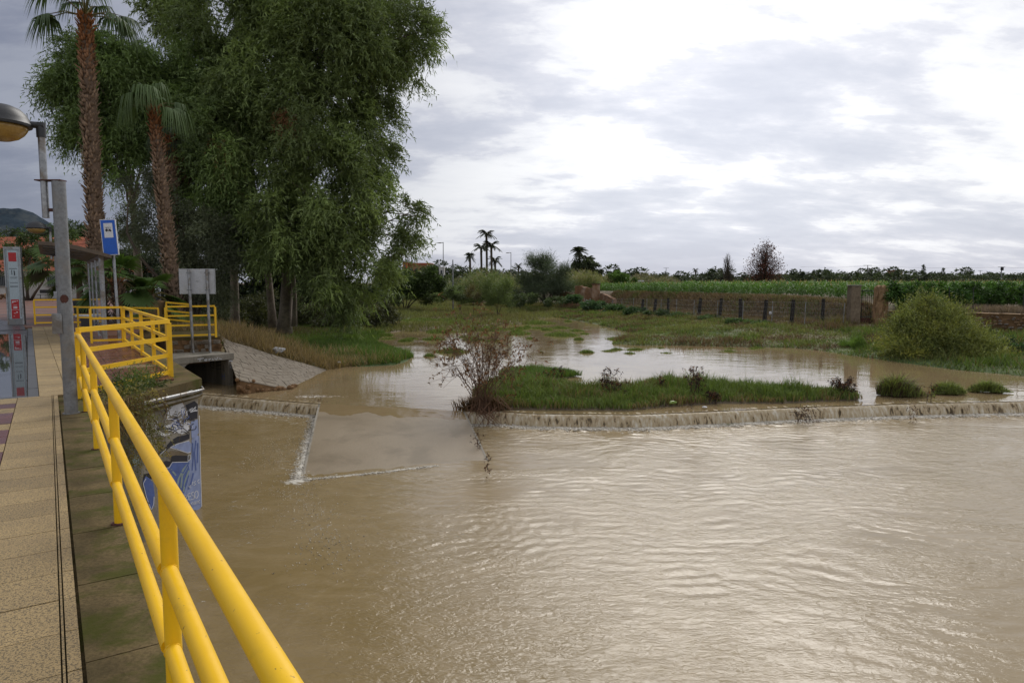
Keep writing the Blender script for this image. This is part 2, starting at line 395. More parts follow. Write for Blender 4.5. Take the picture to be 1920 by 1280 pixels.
def seg_dist(x, y, poly, closed=True):
    best = np.full(np.shape(x), 1e9); n = len(poly)
    for i in range(n if closed else n - 1):
        ax, ay = poly[i]; bx, by = poly[(i + 1) % n]; dx, dy = bx - ax, by - ay
        t = np.clip(((x - ax) * dx + (y - ay) * dy) / (dx * dx + dy * dy + 1e-12), 0, 1)
        best = np.minimum(best, np.hypot(x - ax - t * dx, y - ay - t * dy))
    return best
def inside(x, y, poly):
    r = np.zeros(np.shape(x), bool); n = len(poly)
    for i in range(n):
        ax, ay = poly[i]; bx, by = poly[(i + 1) % n]
        if ay == by: continue
        c = ((ay > y) != (by > y)) & (x < (bx - ax) * (y - ay) / (by - ay) + ax); r ^= c
    return r
def sdist(x, y, poly):           # positive inside
    return seg_dist(x, y, poly) * np.where(inside(x, y, poly), 1, -1)

ZU, ZL = -2.04, -2.40
def A2(px, py, z=ZU): q = at(px, py, z); return (q[0], q[1])
crestL = [A2(377, 739), A2(600, 757)]
crestR = [A2(870, 771), A2(926, 770), A2(1000, 775), A2(1192, 777), A2(1335, 771), A2(1479, 764), A2(1719, 756), A2(1910, 752)]
e_ = np.array(crestR[-1]) - np.array(crestR[-3]); e_ /= np.linalg.norm(e_)
crestR.append(tuple(np.array(crestR[-1]) + e_ * 14))
front = [(-16, 25.4)] + crestL + crestR
fx_, fy_ = np.array([p[0] for p in front]), np.array([p[1] for p in front])
def frontY(x): return np.interp(x, fx_, fy_)
CN = at(378, 706, 0)[:2]                               # corner of the deck slab
leftland = [A2(450, 722), A2(543, 728), A2(612, 695), A2(650, 689), A2(700, 687), A2(745, 684), A2(770, 677), A2(778, 667), A2(735, 652), A2(705, 640), A2(722, 626),
            A2(712, 612), A2(745, 603), A2(790, 592), A2(800, 582), A2(860, 573), A2(885, 566), (-8, 175), (-60, 400), (-900, 700), (-900, 5), (-30, 5), (-16.5, 16), (-12.6, 22.3), (-11.8, 23.6)]
rightland = [A2(905, 566), A2(945, 575), A2(1000, 585), A2(1060, 598), A2(1112, 607), A2(1183, 624), A2(1143, 645), A2(1202, 648), A2(1288, 648), A2(1404, 651), A2(1480, 652),
             A2(1539, 658), A2(1679, 679), A2(1785, 693), A2(1920, 706), (24, 24), (32, 17), (45, 0), (60, -40), (900, -40), (900, 700), (60, 400), (6, 175)]
fence = [(-400, 420), (-60, 190), (-22, 150), (-4, 128), (6, 108), (11.9, 91), (15.4, 76), (17.6, 64), (20.4, 54), (22.6, 50), (24.3, 48.9), (26.4, 48), (27.9, 42), (28.9, 38.2), (31, 31), (34, 20), (40, 5), (52, -40)]
fieldpoly = fence + [(900, -40), (900, 900), (-400, 900)]
plaza = [tuple(SU(14.5, 1.3)[:2]), tuple(SU(24.5, 1.6)[:2]), tuple(SU(27.4, 4.6)[:2]), tuple(SU(40, 5.0)[:2]), tuple(SU(60, 5.5)[:2]), tuple(SU(90, 9)[:2]), tuple(SU(160, 14)[:2]), tuple(SU(160, -90)[:2]), tuple(SU(14.5, -90)[:2])]
cA = at(438, 722, ZU); cA = np.array([cA[0], cA[1]])
ax_ = np.array([-.80, .60]); fc = np.array([-.60, -.80])
def cp(f, a): return tuple(cA + fc * f + ax_ * a)
_p0, _p1, _p2 = at(545, 729, -2.05), at(614, 694, -2.05), at(404, 625, -.40); _pn = np.cross(_p1 - _p0, _p2 - _p0)
def onapron(px, py): d = ray(px, py); return CAM + d * (((_p0 - CAM) @ _pn) / (d @ _pn))
base_ap = [onapron(*q) for q in ((443, 707), (452, 712), (500, 721), (545, 730), (582, 712), (616, 695))]
top_ap = [onapron(*q) for q in ((412, 627), (432, 640), (470, 650), (505, 663), (560, 678), (614, 693))]
base_w, top_w = np.array(base_ap), np.array(top_ap); o_ = np.argsort(top_w[:, 0]); apronpoly = [tuple(p[:2]) for p in base_ap] + [tuple(p[:2]) for p in top_ap[::-1]]
pit = [cp(-.05, -.1), (-9.6, 23.2), (-12.5, 20.5), tuple(SU(23.5, 2.1)[:2]), tuple(SU(27.0, 2.6)[:2]), cp(2.9, 5.3), cp(-.1, 4.6)]
padpit = [tuple(at(318, 634, -.32)[:2]), tuple(at(414, 631, -.32)[:2]), tuple(at(414, 631, -.32)[:2] + np.array([-1.7, 3.3])), tuple(at(318, 634, -.32)[:2] + np.array([-2.2, 2.9]))]
def height(x, y):
    x = np.asarray(x, float); y = np.asarray(y, float)
    n = fbm(x * .35, y * .35, 5) - .5; n2 = fbm(x * 1.6, y * 1.6, 9, 3) - .5
    bed = np.where(y < frontY(x) + .1, -3.2, -2.33)
    # marsh: far upstream bed comes up to the water here and there
    marsh = sstep(38, 62, y) * (fbm(x * .22, y * .09, 21) - .43) * 2.3
    bed = np.where(y > 30, bed + np.clip(marsh, 0, .5), bed)
    h = bed
    dl = sdist(x, y, leftland); dr = sdist(x, y, rightland)
    hl = -2.04 + .34 * (1 - np.exp(-np.clip(dl, 0, None) / 1.5)) + .75 * sstep(7, 24, dl) + n * .35 * sstep(.5, 5, dl) + n2 * .06
    hr = -2.06 + .28 * (1 - np.exp(-np.clip(dr, 0, None) / 1.0)) + .55 * sstep(2, 12, dr) + n * .3 * sstep(.5, 5, dr) + n2 * .08
    wl = sstep(-.35, .15, dl); wr = sstep(-.45, .2, dr)
    h = h * (1 - wl) + hl * wl; h = h * (1 - wr) + hr * wr
    # the cultivated field behind the fence and the stone wall
    df = sdist(x, y, fieldpoly)
    hf = .45 - .55 * sstep(22, 27, x) * sstep(60, 45, y) + n * .1 - .5 * sstep(90, 130, y)
    wf = sstep(.3, 2.6, df) * (1 - sstep(26, 27.5, x)) + sstep(.05, .9, df) * sstep(26, 27.5, x)
    h = h * (1 - wf) + hf * wf
    # the plaza terrace
    dp = sdist(x, y, plaza)
    side = (dl > 0)
    hp = -.06 - np.where(side, 1.75 * sstep(0, 7.5, -dp), np.clip(-dp, 0, 1) * 8)
    h = np.where(dp > -7.5, np.maximum(h, np.where(dp > 0, -.06, hp)), h)
    if base_w is not None:
        ia = inside(x, y, apronpoly); db0 = seg_dist(x, y, base_w[:, :2], False); dt0 = seg_dist(x, y, top_w[:, :2], False); tt_ = db0 / (db0 + dt0 + 1e-6)
        zt_ = np.interp(x, top_w[:, 0], top_w[:, 2]); h = np.where(ia, -2.6 + 0 * tt_, h)
        h = np.where(~ia & (db0 < 1.1) & (db0 < dt0), np.minimum(h, -2.5), h); h = np.where(~ia & (dt0 < 3), np.minimum(h, zt_ - .06 + .04 * dt0), h)
        h = np.where(inside(x, y, pit), -2.7, h); h = np.where(inside(x, y, padpit), np.minimum(h, -1.0), h)
    # far away everything settles gently
    far = sstep(250, 700, np.hypot(x, y)); h = h * (1 - far) + (-.6) * far
    return h
# revetment corner heights (a sloping concrete apron from the pad down into the pool)
# ------------------------------------------------------------------ ground sheet
def axis(lo, hi, step, mn, mx, grow=1.09):
    a = list(np.arange(lo, hi, step)); s = step
    while a[-1] < mx: s *= grow; a.append(a[-1] + s)
    s = step; b = []
    c = lo
    while c > mn: s *= grow; c -= s; b.append(c)
    return np.array(b[::-1] + a)
xs = axis(-22, 40, .26, -4200, 4200); ys = axis(8, 62, .28, -80, 5200)
GX, GY = np.meshgrid(xs, ys)
GZ = height(GX, GY)
def grid_faces(nr, nc):
    i = np.arange(nr - 1)[:, None] * nc + np.arange(nc - 1)[None, :]; i = i.ravel()
    return np.stack([i, i + 1, i + nc + 1, i + nc], 1)
# ground colour by zone, darker around the big tree
def zone_col(x, y):
    n = fbm(x * .5, y * .5, 33); n2 = fbm(x * .12, y * .12, 41)
    dl = sdist(x, y, leftland); dr = sdist(x, y, rightland); df = sdist(x, y, fieldpoly); dp = sdist(x, y, plaza)
    c = np.zeros(np.shape(x) + (3,)); mud = np.array([.12, .085, .045]); grn = np.array([.045, .075, .018]); dry = np.array([.19, .135, .06]); soil = np.array([.11, .075, .045]); dark = np.array([.05, .038, .022])
    c[:] = mud
    gl = (dl > 0)[..., None]; c = np.where(gl, grn * (.7 + .6 * n[..., None]), c)
    gr = (dr > 0)[..., None]; mixr = np.clip((n2 * 2.2 - .6), 0, 1)[..., None]
    c = np.where(gr, (grn * 1.2 * mixr + np.array([.13, .10, .045]) * (1 - mixr)) * (.7 + .6 * n[..., None]), c)
    c = np.where((df > -1.5)[..., None] & gr, np.array([.115, .085, .05]) * (.7 + .7 * n[..., None]), c)
    nearp = np.clip(1 + dp / 7.5, 0, 1)[..., None] * gl
    c = c * (1 - nearp) + dry * (.6 + .6 * n[..., None]) * nearp
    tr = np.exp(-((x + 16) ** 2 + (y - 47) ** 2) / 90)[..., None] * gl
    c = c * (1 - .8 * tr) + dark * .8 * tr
    return c
gm, nt, b = new_mat('soil_and_mud'); g = G(nt); v = g.pos('Position')
nn = g.noise(v, 2.2, 8, .65); n3 = g.noise(v, 18, 4, .6)
nt.links.new(g.mix(1.0, g.attr('col'), g.ramp(g.m('ADD', g.m('MULTIPLY', nn, .6), g.m('MULTIPLY', n3, .4)), [(.3, .45), (.7, 1.4)]), 'MULTIPLY'), b.inputs['Base Color'])
b.inputs['Roughness'].default_value = .85; b.inputs['Specular IOR Level'].default_value = .25
nt.links.new(g.bump(g.m('ADD', nn, g.m('MULTIPLY', n3, .3)), .8, .06), b.inputs['Normal'])
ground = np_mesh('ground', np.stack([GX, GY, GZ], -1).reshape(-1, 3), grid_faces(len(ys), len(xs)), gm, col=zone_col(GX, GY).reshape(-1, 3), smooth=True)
tag(ground, kind='structure')

# ------------------------------------------------------------------ upper water
ux = axis(-15, 30, .25, -17, 60, 1.1); ur = np.concatenate([[-.02, 0.12, .3, .6], np.geomspace(1, 165, 90)])
ux = np.unique(np.concatenate([ux, np.arange(-6.2, -1.0, .06)])); UX, UR = np.meshgrid(ux, ur); rmask = sstep(-5.95, -5.85, UX) * (1 - sstep(-1.62, -1.52, UX)); UY = frontY(UX) + np.where(UR < 0, UR * rmask, UR)
UZ = np.full_like(UX, ZU) + (fbm(UX * 2, UY * 1.2, 3) - .5) * .006
ramp_mid = sstep(-6.0, -5.6, UX) * (1 - sstep(-1.8, -1.4, UX))
dd_ = np.clip(-UR, 0, 9) * rmask; UZ -= dd_ * .085 + np.where(UR < 0, .010 * (fbm(UX * 1.6, UY * .5, 23) - .4) * np.clip(dd_ * 3, 0, 1), 0)
fo = np.exp(-np.abs(UY - frontY(UX)) / .5) * .0 + .0 * UX
# ruffled bright patches where the water quickens towards the crest on the right
rx = sstep(8, 13, UX) * np.exp(-UR / 2.0); fo = np.clip(fo + rx * .34, 0, 1)
rr = np.exp(-((UX + 6.6) ** 2 / 1.5 + (UY - 22.3) ** 2 / .15)) * .55; fo = np.maximum(fo, rr)
tag(np_mesh('upper_water', np.stack([UX, UY, UZ], -1).reshape(-1, 3), grid_faces(len(ur), len(ux)), M['upper'], smooth=True, attrs={'foam': fo, 'tone_mix': .5 + 0 * fo}), kind='structure')

# ------------------------------------------------------------------ concrete ramp (ford)
rTL, rTR = at(600, 757, -2.04), at(869, 771, -2.04)
rBL, rBR = at(569, 899, ZL), at(913, 864, ZL)
def lerp(a, b, t): return a + (b - a) * t
nr_, nc_ = 60, 40
tt = np.concatenate([np.linspace(-.35, 0, 8)[:-1], np.linspace(0, 1.25, nr_)]); ss = np.linspace(0, 1, nc_)
RV = []
for t in tt:
    for s_ in ss:
        a = lerp(rTL, rTR, s_); b_ = lerp(rBL, rBR, s_)
        p = a + (b_ - a) * t
        z = -2.05 - (.36 * t if t > 0 else -t * .25)
        crown = 0
        RV.append((p[0], p[1], z + crown))
ramp = thing('concrete_ramp', 'sloping wet concrete ramp running down into the flood water between the two small weirs', 'ramp', tuple((rTL + rTR + rBL + rBR) / 4))
rl = np.array(ramp.location)
np_mesh('ramp_surface', np.array(RV) - rl, grid_faces(len(tt), nc_)[:, ::-1], M['rampc'], ramp, smooth=True)
def ramp_film():
    T_f = np.concatenate([np.linspace(-.10, 0, 6)[:-1], np.linspace(0, .34, 46)]); S_f = np.linspace(.004, .996, 90); TT, SS = np.meshgrid(T_f, S_f, indexing='ij')
    A = rTL[None, None] * (1 - SS[..., None]) + rTR[None, None] * SS[..., None]; B_ = rBL[None, None] * (1 - SS[..., None]) + rBR[None, None] * SS[..., None]; Pq = A + (B_ - A) * TT[..., None]
    rz = -2.05 - .36 * TT; dep = .0135 - .085 * TT + .016 * (fbm(SS * 9, TT * 6, 23) - .5) * np.clip(TT * 14, 0, 1)
    z = np.where(TT <= 0, ZU + .0035, rz + dep); Pq[..., 2] = z
    tag(np_mesh('upper_water', Pq.reshape(-1, 3), grid_faces(len(T_f), len(S_f))[:, ::-1], M['upper'], smooth=True, attrs={'foam': 0 * TT, 'tone_mix': .5 + 0 * TT}), kind='structure')
ramp_film()
side = MB()
for (a, b_) in ((rTL, rBL), (rTR, rBR)):
    e = a + (b_ - a) * 1.25; nrm = np.array([(b_ - a)[1], -(b_ - a)[0], 0]); nrm /= np.linalg.norm(nrm)
    s0 = -1 if a is rTL else 1
    st_ = a + (b_ - a) * -.04
    o1 = nrm * .05 * (1 if s0 < 0 else -1) * 1
    vs = [st_, e, e + o1, st_ + o1]
    side.prism([(p[0], p[1]) for p in vs], -3.2, [-2.035, -2.49, -2.49, -2.035])
side.build('ramp_side_wall', M['concrete'], ramp)

# ------------------------------------------------------------------ weirs
def resample(pts, step):
    pts = np.array(pts, float); d = np.r_[0, np.cumsum(np.hypot(*np.diff(pts, axis=0).T))]
    n = max(2, int(d[-1] / step)); q = np.linspace(0, d[-1], n)
    return np.stack([np.interp(q, d, pts[:, 0]), np.interp(q, d, pts[:, 1])], 1), q
fm_, nt, b = new_mat('falling_water'); g = G(nt); v = g.pos('Position')
sn = g.noise(g.mapping(v, (9, 9, .4)), 1.0, 5, .6, .1); sb = g.noise(g.mapping(v, (2.2, 2.2, .2)), 1.0, 3, .5)
sz = g.N.new('ShaderNodeSeparateXYZ'); g.L.new(v, sz.inputs[0])
w_ = g.m('ADD', g.m('MULTIPLY', sn, .75), g.m('MULTIPLY', sb, .25))
colr = g.ramp(w_, [(.36, (.30, .22, .12)), (.50, (.40, .32, .20)), (.60, (.52, .46, .35)), (.72, (.66, .62, .53))])
nt.links.new(colr, b.inputs['Base Color']); b.inputs['Roughness'].default_value = .22; b.inputs['IOR'].default_value = 1.33
drop = g.m('MULTIPLY', g.m('SUBTRACT', -2.06, sz.outputs[2]), 9, clamp=True)
al = g.m('SUBTRACT', 1.0, g.m('MULTIPLY', drop, g.ramp(w_, [(.36, .8), (.46, .0)])), clamp=True)
nt.links.new(al, b.inputs['Alpha']); nt.links.new(g.bump(w_, .3, .008), b.inputs['Normal'])
M['fall'] = fm_
M['weirwall'] = surf('wet_weir_concrete', (.15, .115, .07), (.10, .075, .045), 3, .35, .4, .01, streak=True, dirt=(.07, .055, .035), dirtscale=2)
def weir(pts, label, seed, drop_z=ZL):
    q, dist = resample(pts, .022); n = len(q)
    tang = np.gradient(q, axis=0); tang /= np.linalg.norm(tang, axis=1)[:, None]
    out = np.stack([tang[:, 1], -tang[:, 0]], 1)
    root = thing('weir', label, 'weir', (q[n // 2][0], q[n // 2][1], ZL)); loc = np.array(root.location)
    k = vnoise(dist * 16, dist * 0, seed) * .6 + vnoise(dist * 5, dist * 0 + 3, seed) * .4
    prof = [(-.30, -2.043), (-.16, -2.040), (-.05, -2.046), (.02, -2.062), (.07, -2.10), (.11, -2.17), (.14, -2.26), (.165, -2.35), (.18, -2.44)]
    rows = []
    for j, (o, z) in enumerate(prof):
        f = max(0, (j - 2) / 6); oo = o + k * .04 * f + .02 * f * (vnoise(dist * 40, dist * 0 + j * .4, seed + 2) - .5)
        rows.append(np.stack([q[:, 0] + out[:, 0] * oo, q[:, 1] + out[:, 1] * oo, np.full(n, z) - (k - .5) * .012 * (j < 5)], 1))
    V = np.concatenate(rows) - loc
    np_mesh('falling_water', V, grid_faces(len(prof), n)[:, ::-1], M['fall'], root, smooth=True)
    w = MB(); qs = q[:: max(1, n // 60)]
    os_ = out[:: max(1, n // 60)]
    a = [tuple(p + o * -.02) for p, o in zip(qs, os_)]; c = [tuple(p - o * .42) for p, o in zip(qs, os_)]
    for i in range(len(a) - 1):
        w.prism([a[i], a[i + 1], c[i + 1], c[i]], -3.2, -2.085)
    w.build('weir_wall', M['weirwall'], root)
    return q, out
qL, oL = weir([(crestL[0][0] - 1.4, crestL[0][1] + .55)] + crestL, 'short weir with a thin curtain of muddy water left of the concrete ramp', 3)
qR, oR = weir(crestR, 'long low weir spilling muddy water from the ramp to the right edge of the picture', 8)

# ------------------------------------------------------------------ lower water
lx = axis(-12.5, 18, .052, -30, 60, 1.12); ly = np.concatenate([np.arange(-16, 6.5, .35), np.arange(6.5, 25.5, .052)])
LX, LY = np.meshgrid(lx, ly)
wx = LX + 1.1 * (fbm(LX * .35, LY * .35, 51) - .5) * 2; wy = LY + 1.1 * (fbm(LX * .35, LY * .35, 52) - .5) * 2
LZ = np.full_like(LX, ZL)
mod = .25 + .75 * sstep(-4.5, 1.0, LX + .25 * (LY - 10)); gust = .45 + .9 * fbm(LX * .5, LY * .5, 77)
rw = np.random.default_rng(5)
for i in range(26):
    lam = rw.uniform(.17, .42); ang = R(-100 + rw.normal(0, 15) + 6); k = 2 * math.pi / lam
    ph = k * (wx * math.cos(ang) + wy * math.sin(ang)) + rw.uniform(0, 6.28)
    en = sstep(.35, .7, fbm(LX * .8 + i * 7, LY * .8 - i * 3, 90 + i, 2))
    s = np.sin(ph); LZ += lam * .0046 * (s + .35 * (1 - np.abs(s)) ) * en * mod * gust
cx, cy = -1.6, 11.6      # curved ripples where the ramp's flow meets the pool
rd = np.hypot((LX - cx) * 1.0, (LY - cy)) + .5 * (fbm(LX * .9, LY * .9, 61) - .5)
LZ += .0026 * np.sin(rd * 2 * math.pi / .24) * np.exp(-((rd - 1.9) / 1.3) ** 2) * sstep(13.5, 11, LY) * sstep(-3.4, -1.8, LX)
def dseg(poly): return seg_dist(LX, LY, poly, closed=False)
footR = [tuple(p + o * .3) for p, o in zip(qR[::12], oR[::12])]; footL = [tuple(p + o * .3) for p, o in zip(qL[::12], oL[::12])]
dR = dseg(footR); dL_ = dseg(footL)
foam = np.zeros_like(LX)
foam = np.maximum(foam, np.exp(-(dR / .35)) * .80); foam = np.maximum(foam, .44 * np.exp(-dR / 1.3))
foam = np.maximum(foam, np.exp(-(dL_ / .4)) * .75); foam = np.maximum(foam, .52 * np.exp(-dL_ / .8))
lt = [tuple(lerp(rTL, rBL, t)[:2] + np.array([-.12, 0])) for t in (.05, .35, .7, 1.0)]
dl2 = dseg(lt); foam = np.maximum(foam, np.exp(-dl2 / .16) * .80); foam = np.maximum(foam, .42 * np.exp(-dl2 / .42))
bt = [tuple(lerp(rBL, rBR, t)[:2] + np.array([0, -.03 - .05 * math.sin(t * 5)])) for t in (0, .15, .3, .45, .6, .7)]
db = dseg(bt); foam = np.maximum(foam, np.exp(-db / .07) * .85); foam = np.maximum(foam, .36 * np.exp(-db / .45))
dc = np.hypot(LX - rBL[0] + .1, LY - rBL[1] + .1); foam = np.maximum(foam, .8 * np.exp(-(dc / .32) ** 2))
pl = dseg([(-9.3, 21.6), (-7.4, 20.6), (-6.2, 19.6)]); foam = np.maximum(foam, .44 * np.exp(-pl / .12)); foam = np.maximum(foam, .32 * np.exp(-pl / .5))
pl = dseg([(-5.4, 17), (-5.2, 15), (-4.6, 13.2), (-3.6, 12.2)]); foam = np.maximum(foam, .31 * np.exp(-pl / .45))
lines_ = 1 - np.abs(fbm(wx * .55, wy * .8, 73) - .5) * 26; foam = np.maximum(foam, np.clip(lines_, 0, 1) * .34 * sstep(3.5, -1, LX) * sstep(.45, .6, fbm(LX * .4, LY * .4, 74))); foam = np.maximum(foam, .27 * sstep(.5, .75, fbm(LX * .7, LY * .7, 71)) * sstep(0, -3, LX) * (LY > 8))
choppy = np.exp(-dR / .8) + np.exp(-dL_ / .6) + np.exp(-dl2 / .35) + .7 * np.exp(-db / .3)
LZ += choppy * .055 * (fbm(LX * 4.5, LY * 6, 81) - .5) + foam * .02
sw = vnoise(wx * 1.2 + wy * .5, wy * 1.9, 15); LZ += (1 - mod) * .012 * (fbm(wx * 1.4, wy * 1.4, 17) - .5)
edge_t = np.clip((LX - rBL[0]) / (rBR[0] - rBL[0]), 0, 1)
vis = LY < frontY(LX) - .02
sheet = np.stack([LX, LY, LZ], -1)
nr2, nc2 = LX.shape; F = grid_faces(nr2, nc2)
keep = vis.ravel()[F].all(1)
tag(np_mesh('lower_water', sheet.reshape(-1, 3), F[keep], M['lower'], smooth=True, attrs={'foam': foam, 'tone_mix': np.clip((LX + 3.5 + .35 * (LY - 8)) / 5, 0, 1) + .25 * (fbm(LX * .6, LY * .6, 19) - .5)}), kind='structure')  # water takes the darker brown at the left, the paler one at the right
# ragged froth and droplets at the feet of the falls
def froth(pts, n, spread, label, seed, size=.03):
    r = np.random.default_rng(seed); q, _ = resample(pts, .05); i = r.integers(0, len(q), n)
    c = q[i] + r.normal(0, spread, (n, 2)); s = size * r.uniform(.3, 1.2, n); h = ZL + np.abs(r.normal(0, .5, n)) * size * .9 + .004
    oc = np.array([(1, 0, 0), (0, 1, 0), (-1, 0, 0), (0, -1, 0), (0, 0, 1), (0, 0, -1)], float)
    V = np.stack([c[:, 0], c[:, 1], h], 1)[:, None, :] + oc[None] * (s[:, None, None] * np.array([1.6, 1.1, .55]))
    V += r.normal(0, .006, V.shape)
    f = np.array([(0, 1, 4), (1, 2, 4), (2, 3, 4), (3, 0, 4), (1, 0, 5), (2, 1, 5), (3, 2, 5), (0, 3, 5)])
    Fq = (np.arange(n)[:, None, None] * 6 + f[None]).reshape(-1, 3)
    o = np_mesh('water_froth', V.reshape(-1, 3), Fq, M['froth'], smooth=True)
    tag(o, label, 'foam', kind='stuff')
M['froth'] = surf('froth', (.60, .56, .48), (.50, .45, .37), 6, .45, .2, .01, spec=.5)
froth(footR, 11000, .13, 'white froth along the foot of the long weir', 1, .028)
froth(footL, 2600, .11, 'white froth along the foot of the short weir beside the graffiti wall', 2, .03)
froth(lt, 2200, .10, 'white froth running down the left side of the concrete ramp', 3, .017)
froth([tuple(rBL[:2]), (rBL[0] - .1, 13.2), (-3.6, 12.0), (-3.0, 10.8), (-2.7, 9.6)], 700, .30, 'drifting specks of foam floating down from the lower left corner of the ramp', 5, .006)
froth([(-5.6, 18.5), (-5.9, 16.5), (-5.3, 14.8)], 350, .35, 'loose foam specks on the brown pool left of the ramp', 6, .006)
froth(bt, 1300, .03, 'thin white froth line at the lower end of the concrete ramp', 4, .014)

# ------------------------------------------------------------------ deck, walls, paving
deckpoly = [SU(-9, -9)[:2], SU(-9, .395)[:2], SU(11.0, .395)[:2], CN, SU(24.2, 2.2)[:2], SU(24.2, -9)[:2]]
deck = thing('bridge_deck', None, None, (0, 0, 0)); deck['kind'] = 'structure'
MB().prism([tuple(p) for p in deckpoly], -.36, -.032).build('deck_slab', M['mossy'], deck)
ins = .05
W1 = CN + np.array([-ins, -ins * 1.5]); W0 = SU(11.1, .35)[:2]
MB().prism([tuple(W0), tuple(W1), tuple(SU(24.2, 2.13)[:2]), tuple(SU(24.2, -9)[:2]), tuple(SU(11.15, -9)[:2])], -3.3, -.364).build('abutment_wall', M['concrete'], None)
ab = C.objects['abutment_wall']; tag(ab, 'concrete abutment wall covered in blue and white graffiti below the deck corner', 'wall')
MB().prism([tuple(SU(-9, .33)[:2]), tuple(SU(3.2, .33)[:2]), tuple(SU(3.2, -9)[:2]), tuple(SU(-9, -9)[:2])], -3.3, -.364).build('pier_wall', M['concrete'], None)
tag(C.objects['pier_wall'], 'plain concrete wall under the near end of the bridge', 'wall')
def quadslab(s0, s1, u0, u1, mat, parent, name, sk0=0.0, sk1=0.0, z0=-.03, z1=0.0, gap=.004, bev=.003):
    j = lambda: random.uniform(-.0015, .0015)
    zt = z1 + random.uniform(-.0018, .0018)
    pts = [SU(s0 + gap, u0 + gap + sk0), SU(s1 - gap, u0 + gap + sk1), SU(s1 - gap, u1 - gap + sk1), SU(s0 + gap, u1 - gap + sk0)]
    c = sum(pts) / 4
    m = MB(); m.prism([tuple(p[:2] - c[:2]) for p in pts], z0, zt)
    o = m.build(name, mat, parent); o.location = (c[0], c[1], 0); return o
pav = bpy.data.objects.new('pavement', None); C.objects.link(pav); pav['kind'] = 'structure'
s = -2.0
k = 0
while s < 12.3:
    s1 = min(s + .42, 12.4)
    quadslab(s, s1, -.452, -.03, M['slab'], pav, 'paving_slab'); quadslab(s, s1, -.014, .047, M['slab'], pav, 'paving_slab')
    red = (k % 3 != 1) and s > 3
    quadslab(s, s1, -1.31, -.882, M['slabred' if red else 'slab'], pav, 'paving_slab'); quadslab(s, s1, -.882, -.452, M['slabred' if red and s < 11.8 else 'slab'], pav, 'paving_slab')
    s = s1; k += 1
MB().prism([tuple(SU(-2, -.027)[:2]), tuple(SU(12.4, -.027)[:2]), tuple(SU(12.4, -.017)[:2]), tuple(SU(-2, -.017)[:2])], -.03, -.003).build('drain_strip', M['slab'], pav)
s = -2.2
while s < 11.0:
    s1 = min(s + .95, 11.4); quadslab(s, s1, .053, .385, M['mossy'], pav, 'edge_block', z1=.002, gap=.006); s = s1
sk = lambda s: -.02 * (s - 12.4)
s = 12.4
while s < 32:
    s1 = s + .45
    quadslab(s, s1, -.19, .17, M['slab'], pav, 'paving_slab', sk(s), sk(s1)); quadslab(s, s1, .17, .50, M['slab'], pav, 'paving_slab', sk(s), sk(s1)); s = s1
s = 12.4
while s < 31:
    quadslab(s, s + 1.0, -.33, -.19, M['kerb'], pav, 'kerb_stone', sk(s), sk(s + 1)); s += 1.0
quadslab(12.4, 12.55, -3.5, -.33, M['kerb'], pav, 'kerb_stone')
# platform tiles behind the first yellow barrier
pk = 0
for i in range(30):
    for j in range(5):
        s0 = 12.0 + i * .45; u0 = .52 + j * .42
        c_ = SU(s0 + .22, u0 + .21)[:2]
        lim = (c_[0] - (-6.5)) * 0
        # keep tiles behind the slanted barrier
        a = at(150, 745, 0)[:2]; b_ = at(322, 706, 0)[:2]
        cr = (b_[0] - a[0]) * (c_[1] - a[1]) - (b_[1] - a[1]) * (c_[0] - a[0])
        if u0 > 1.5 or cr < .10 * np.linalg.norm(b_ - a): continue
        quadslab(s0, s0 + .45, u0, u0 + .42, M['slab' if i in (8,) else 'tilewet'], pav, 'floor_tile')
mk = MB().prism([tuple(SU(12.56, -9)[:2]), tuple(SU(12.56, -.34)[:2]), tuple(SU(31, -.34 + sk(31))[:2]), tuple(SU(31, -9)[:2])], -.055, -.026)
tag(mk.build('road', M['asphalt']), kind='structure')
pd = [SU(12.58, -6)[:2], SU(12.58, -.345)[:2]] + [SU(s_, -.345 + sk(s_))[:2] for s_ in (16, 20, 24)] + [SU(27.5, -.68)[:2], SU(28.4, -.9)[:2], SU(28.6, -1.6)[:2], SU(28, -6)[:2]]
o = np_mesh('puddle', [(p[0], p[1], -.018) for p in pd], np.array([list(range(len(pd)))]), M['puddle'], attrs={'foam': [0] * len(pd)}); tag(o, kind='structure')
pz = [tuple(SU(24.2, .34 - .25)[:2]), tuple(SU(24.2, 1.9)[:2]), tuple(SU(27.4, 2.6)[:2]), tuple(SU(34, 4.0)[:2]), tuple(SU(40, 4.7)[:2]), tuple(SU(60, 5.2)[:2]), tuple(SU(130, 8)[:2]), tuple(SU(130, -60)[:2]), tuple(SU(32.2, -60)[:2]), tuple(SU(32.2, -.2)[:2]), tuple(SU(28, .0)[:2])]
tag(MB().prism(pz, -.08, -.008).build('plaza', M['plaza']), kind='structure')
rdp = [tuple(SU(30.6, -40)[:2]), tuple(SU(30.6, -.75)[:2]), tuple(SU(36, -1.0)[:2]), tuple(SU(44, -3.2)[:2]), tuple(SU(44, -40)[:2])]
tag(MB().prism(rdp, -.03, -.003).build('asphalt_road', M['asphalt']), kind='structure')
# plaza joints: pale bands running across
bd = MB()
for s_ in np.arange(34, 90, 5.5):
    bd.prism([tuple(SU(s_, -12)[:2]), tuple(SU(s_, 4.4)[:2]), tuple(SU(s_ + .35, 4.4)[:2]), tuple(SU(s_ + .35, -12)[:2])], -.03, .001)
tag(bd.build('paving_band', M['kerb'], C.objects['plaza']))

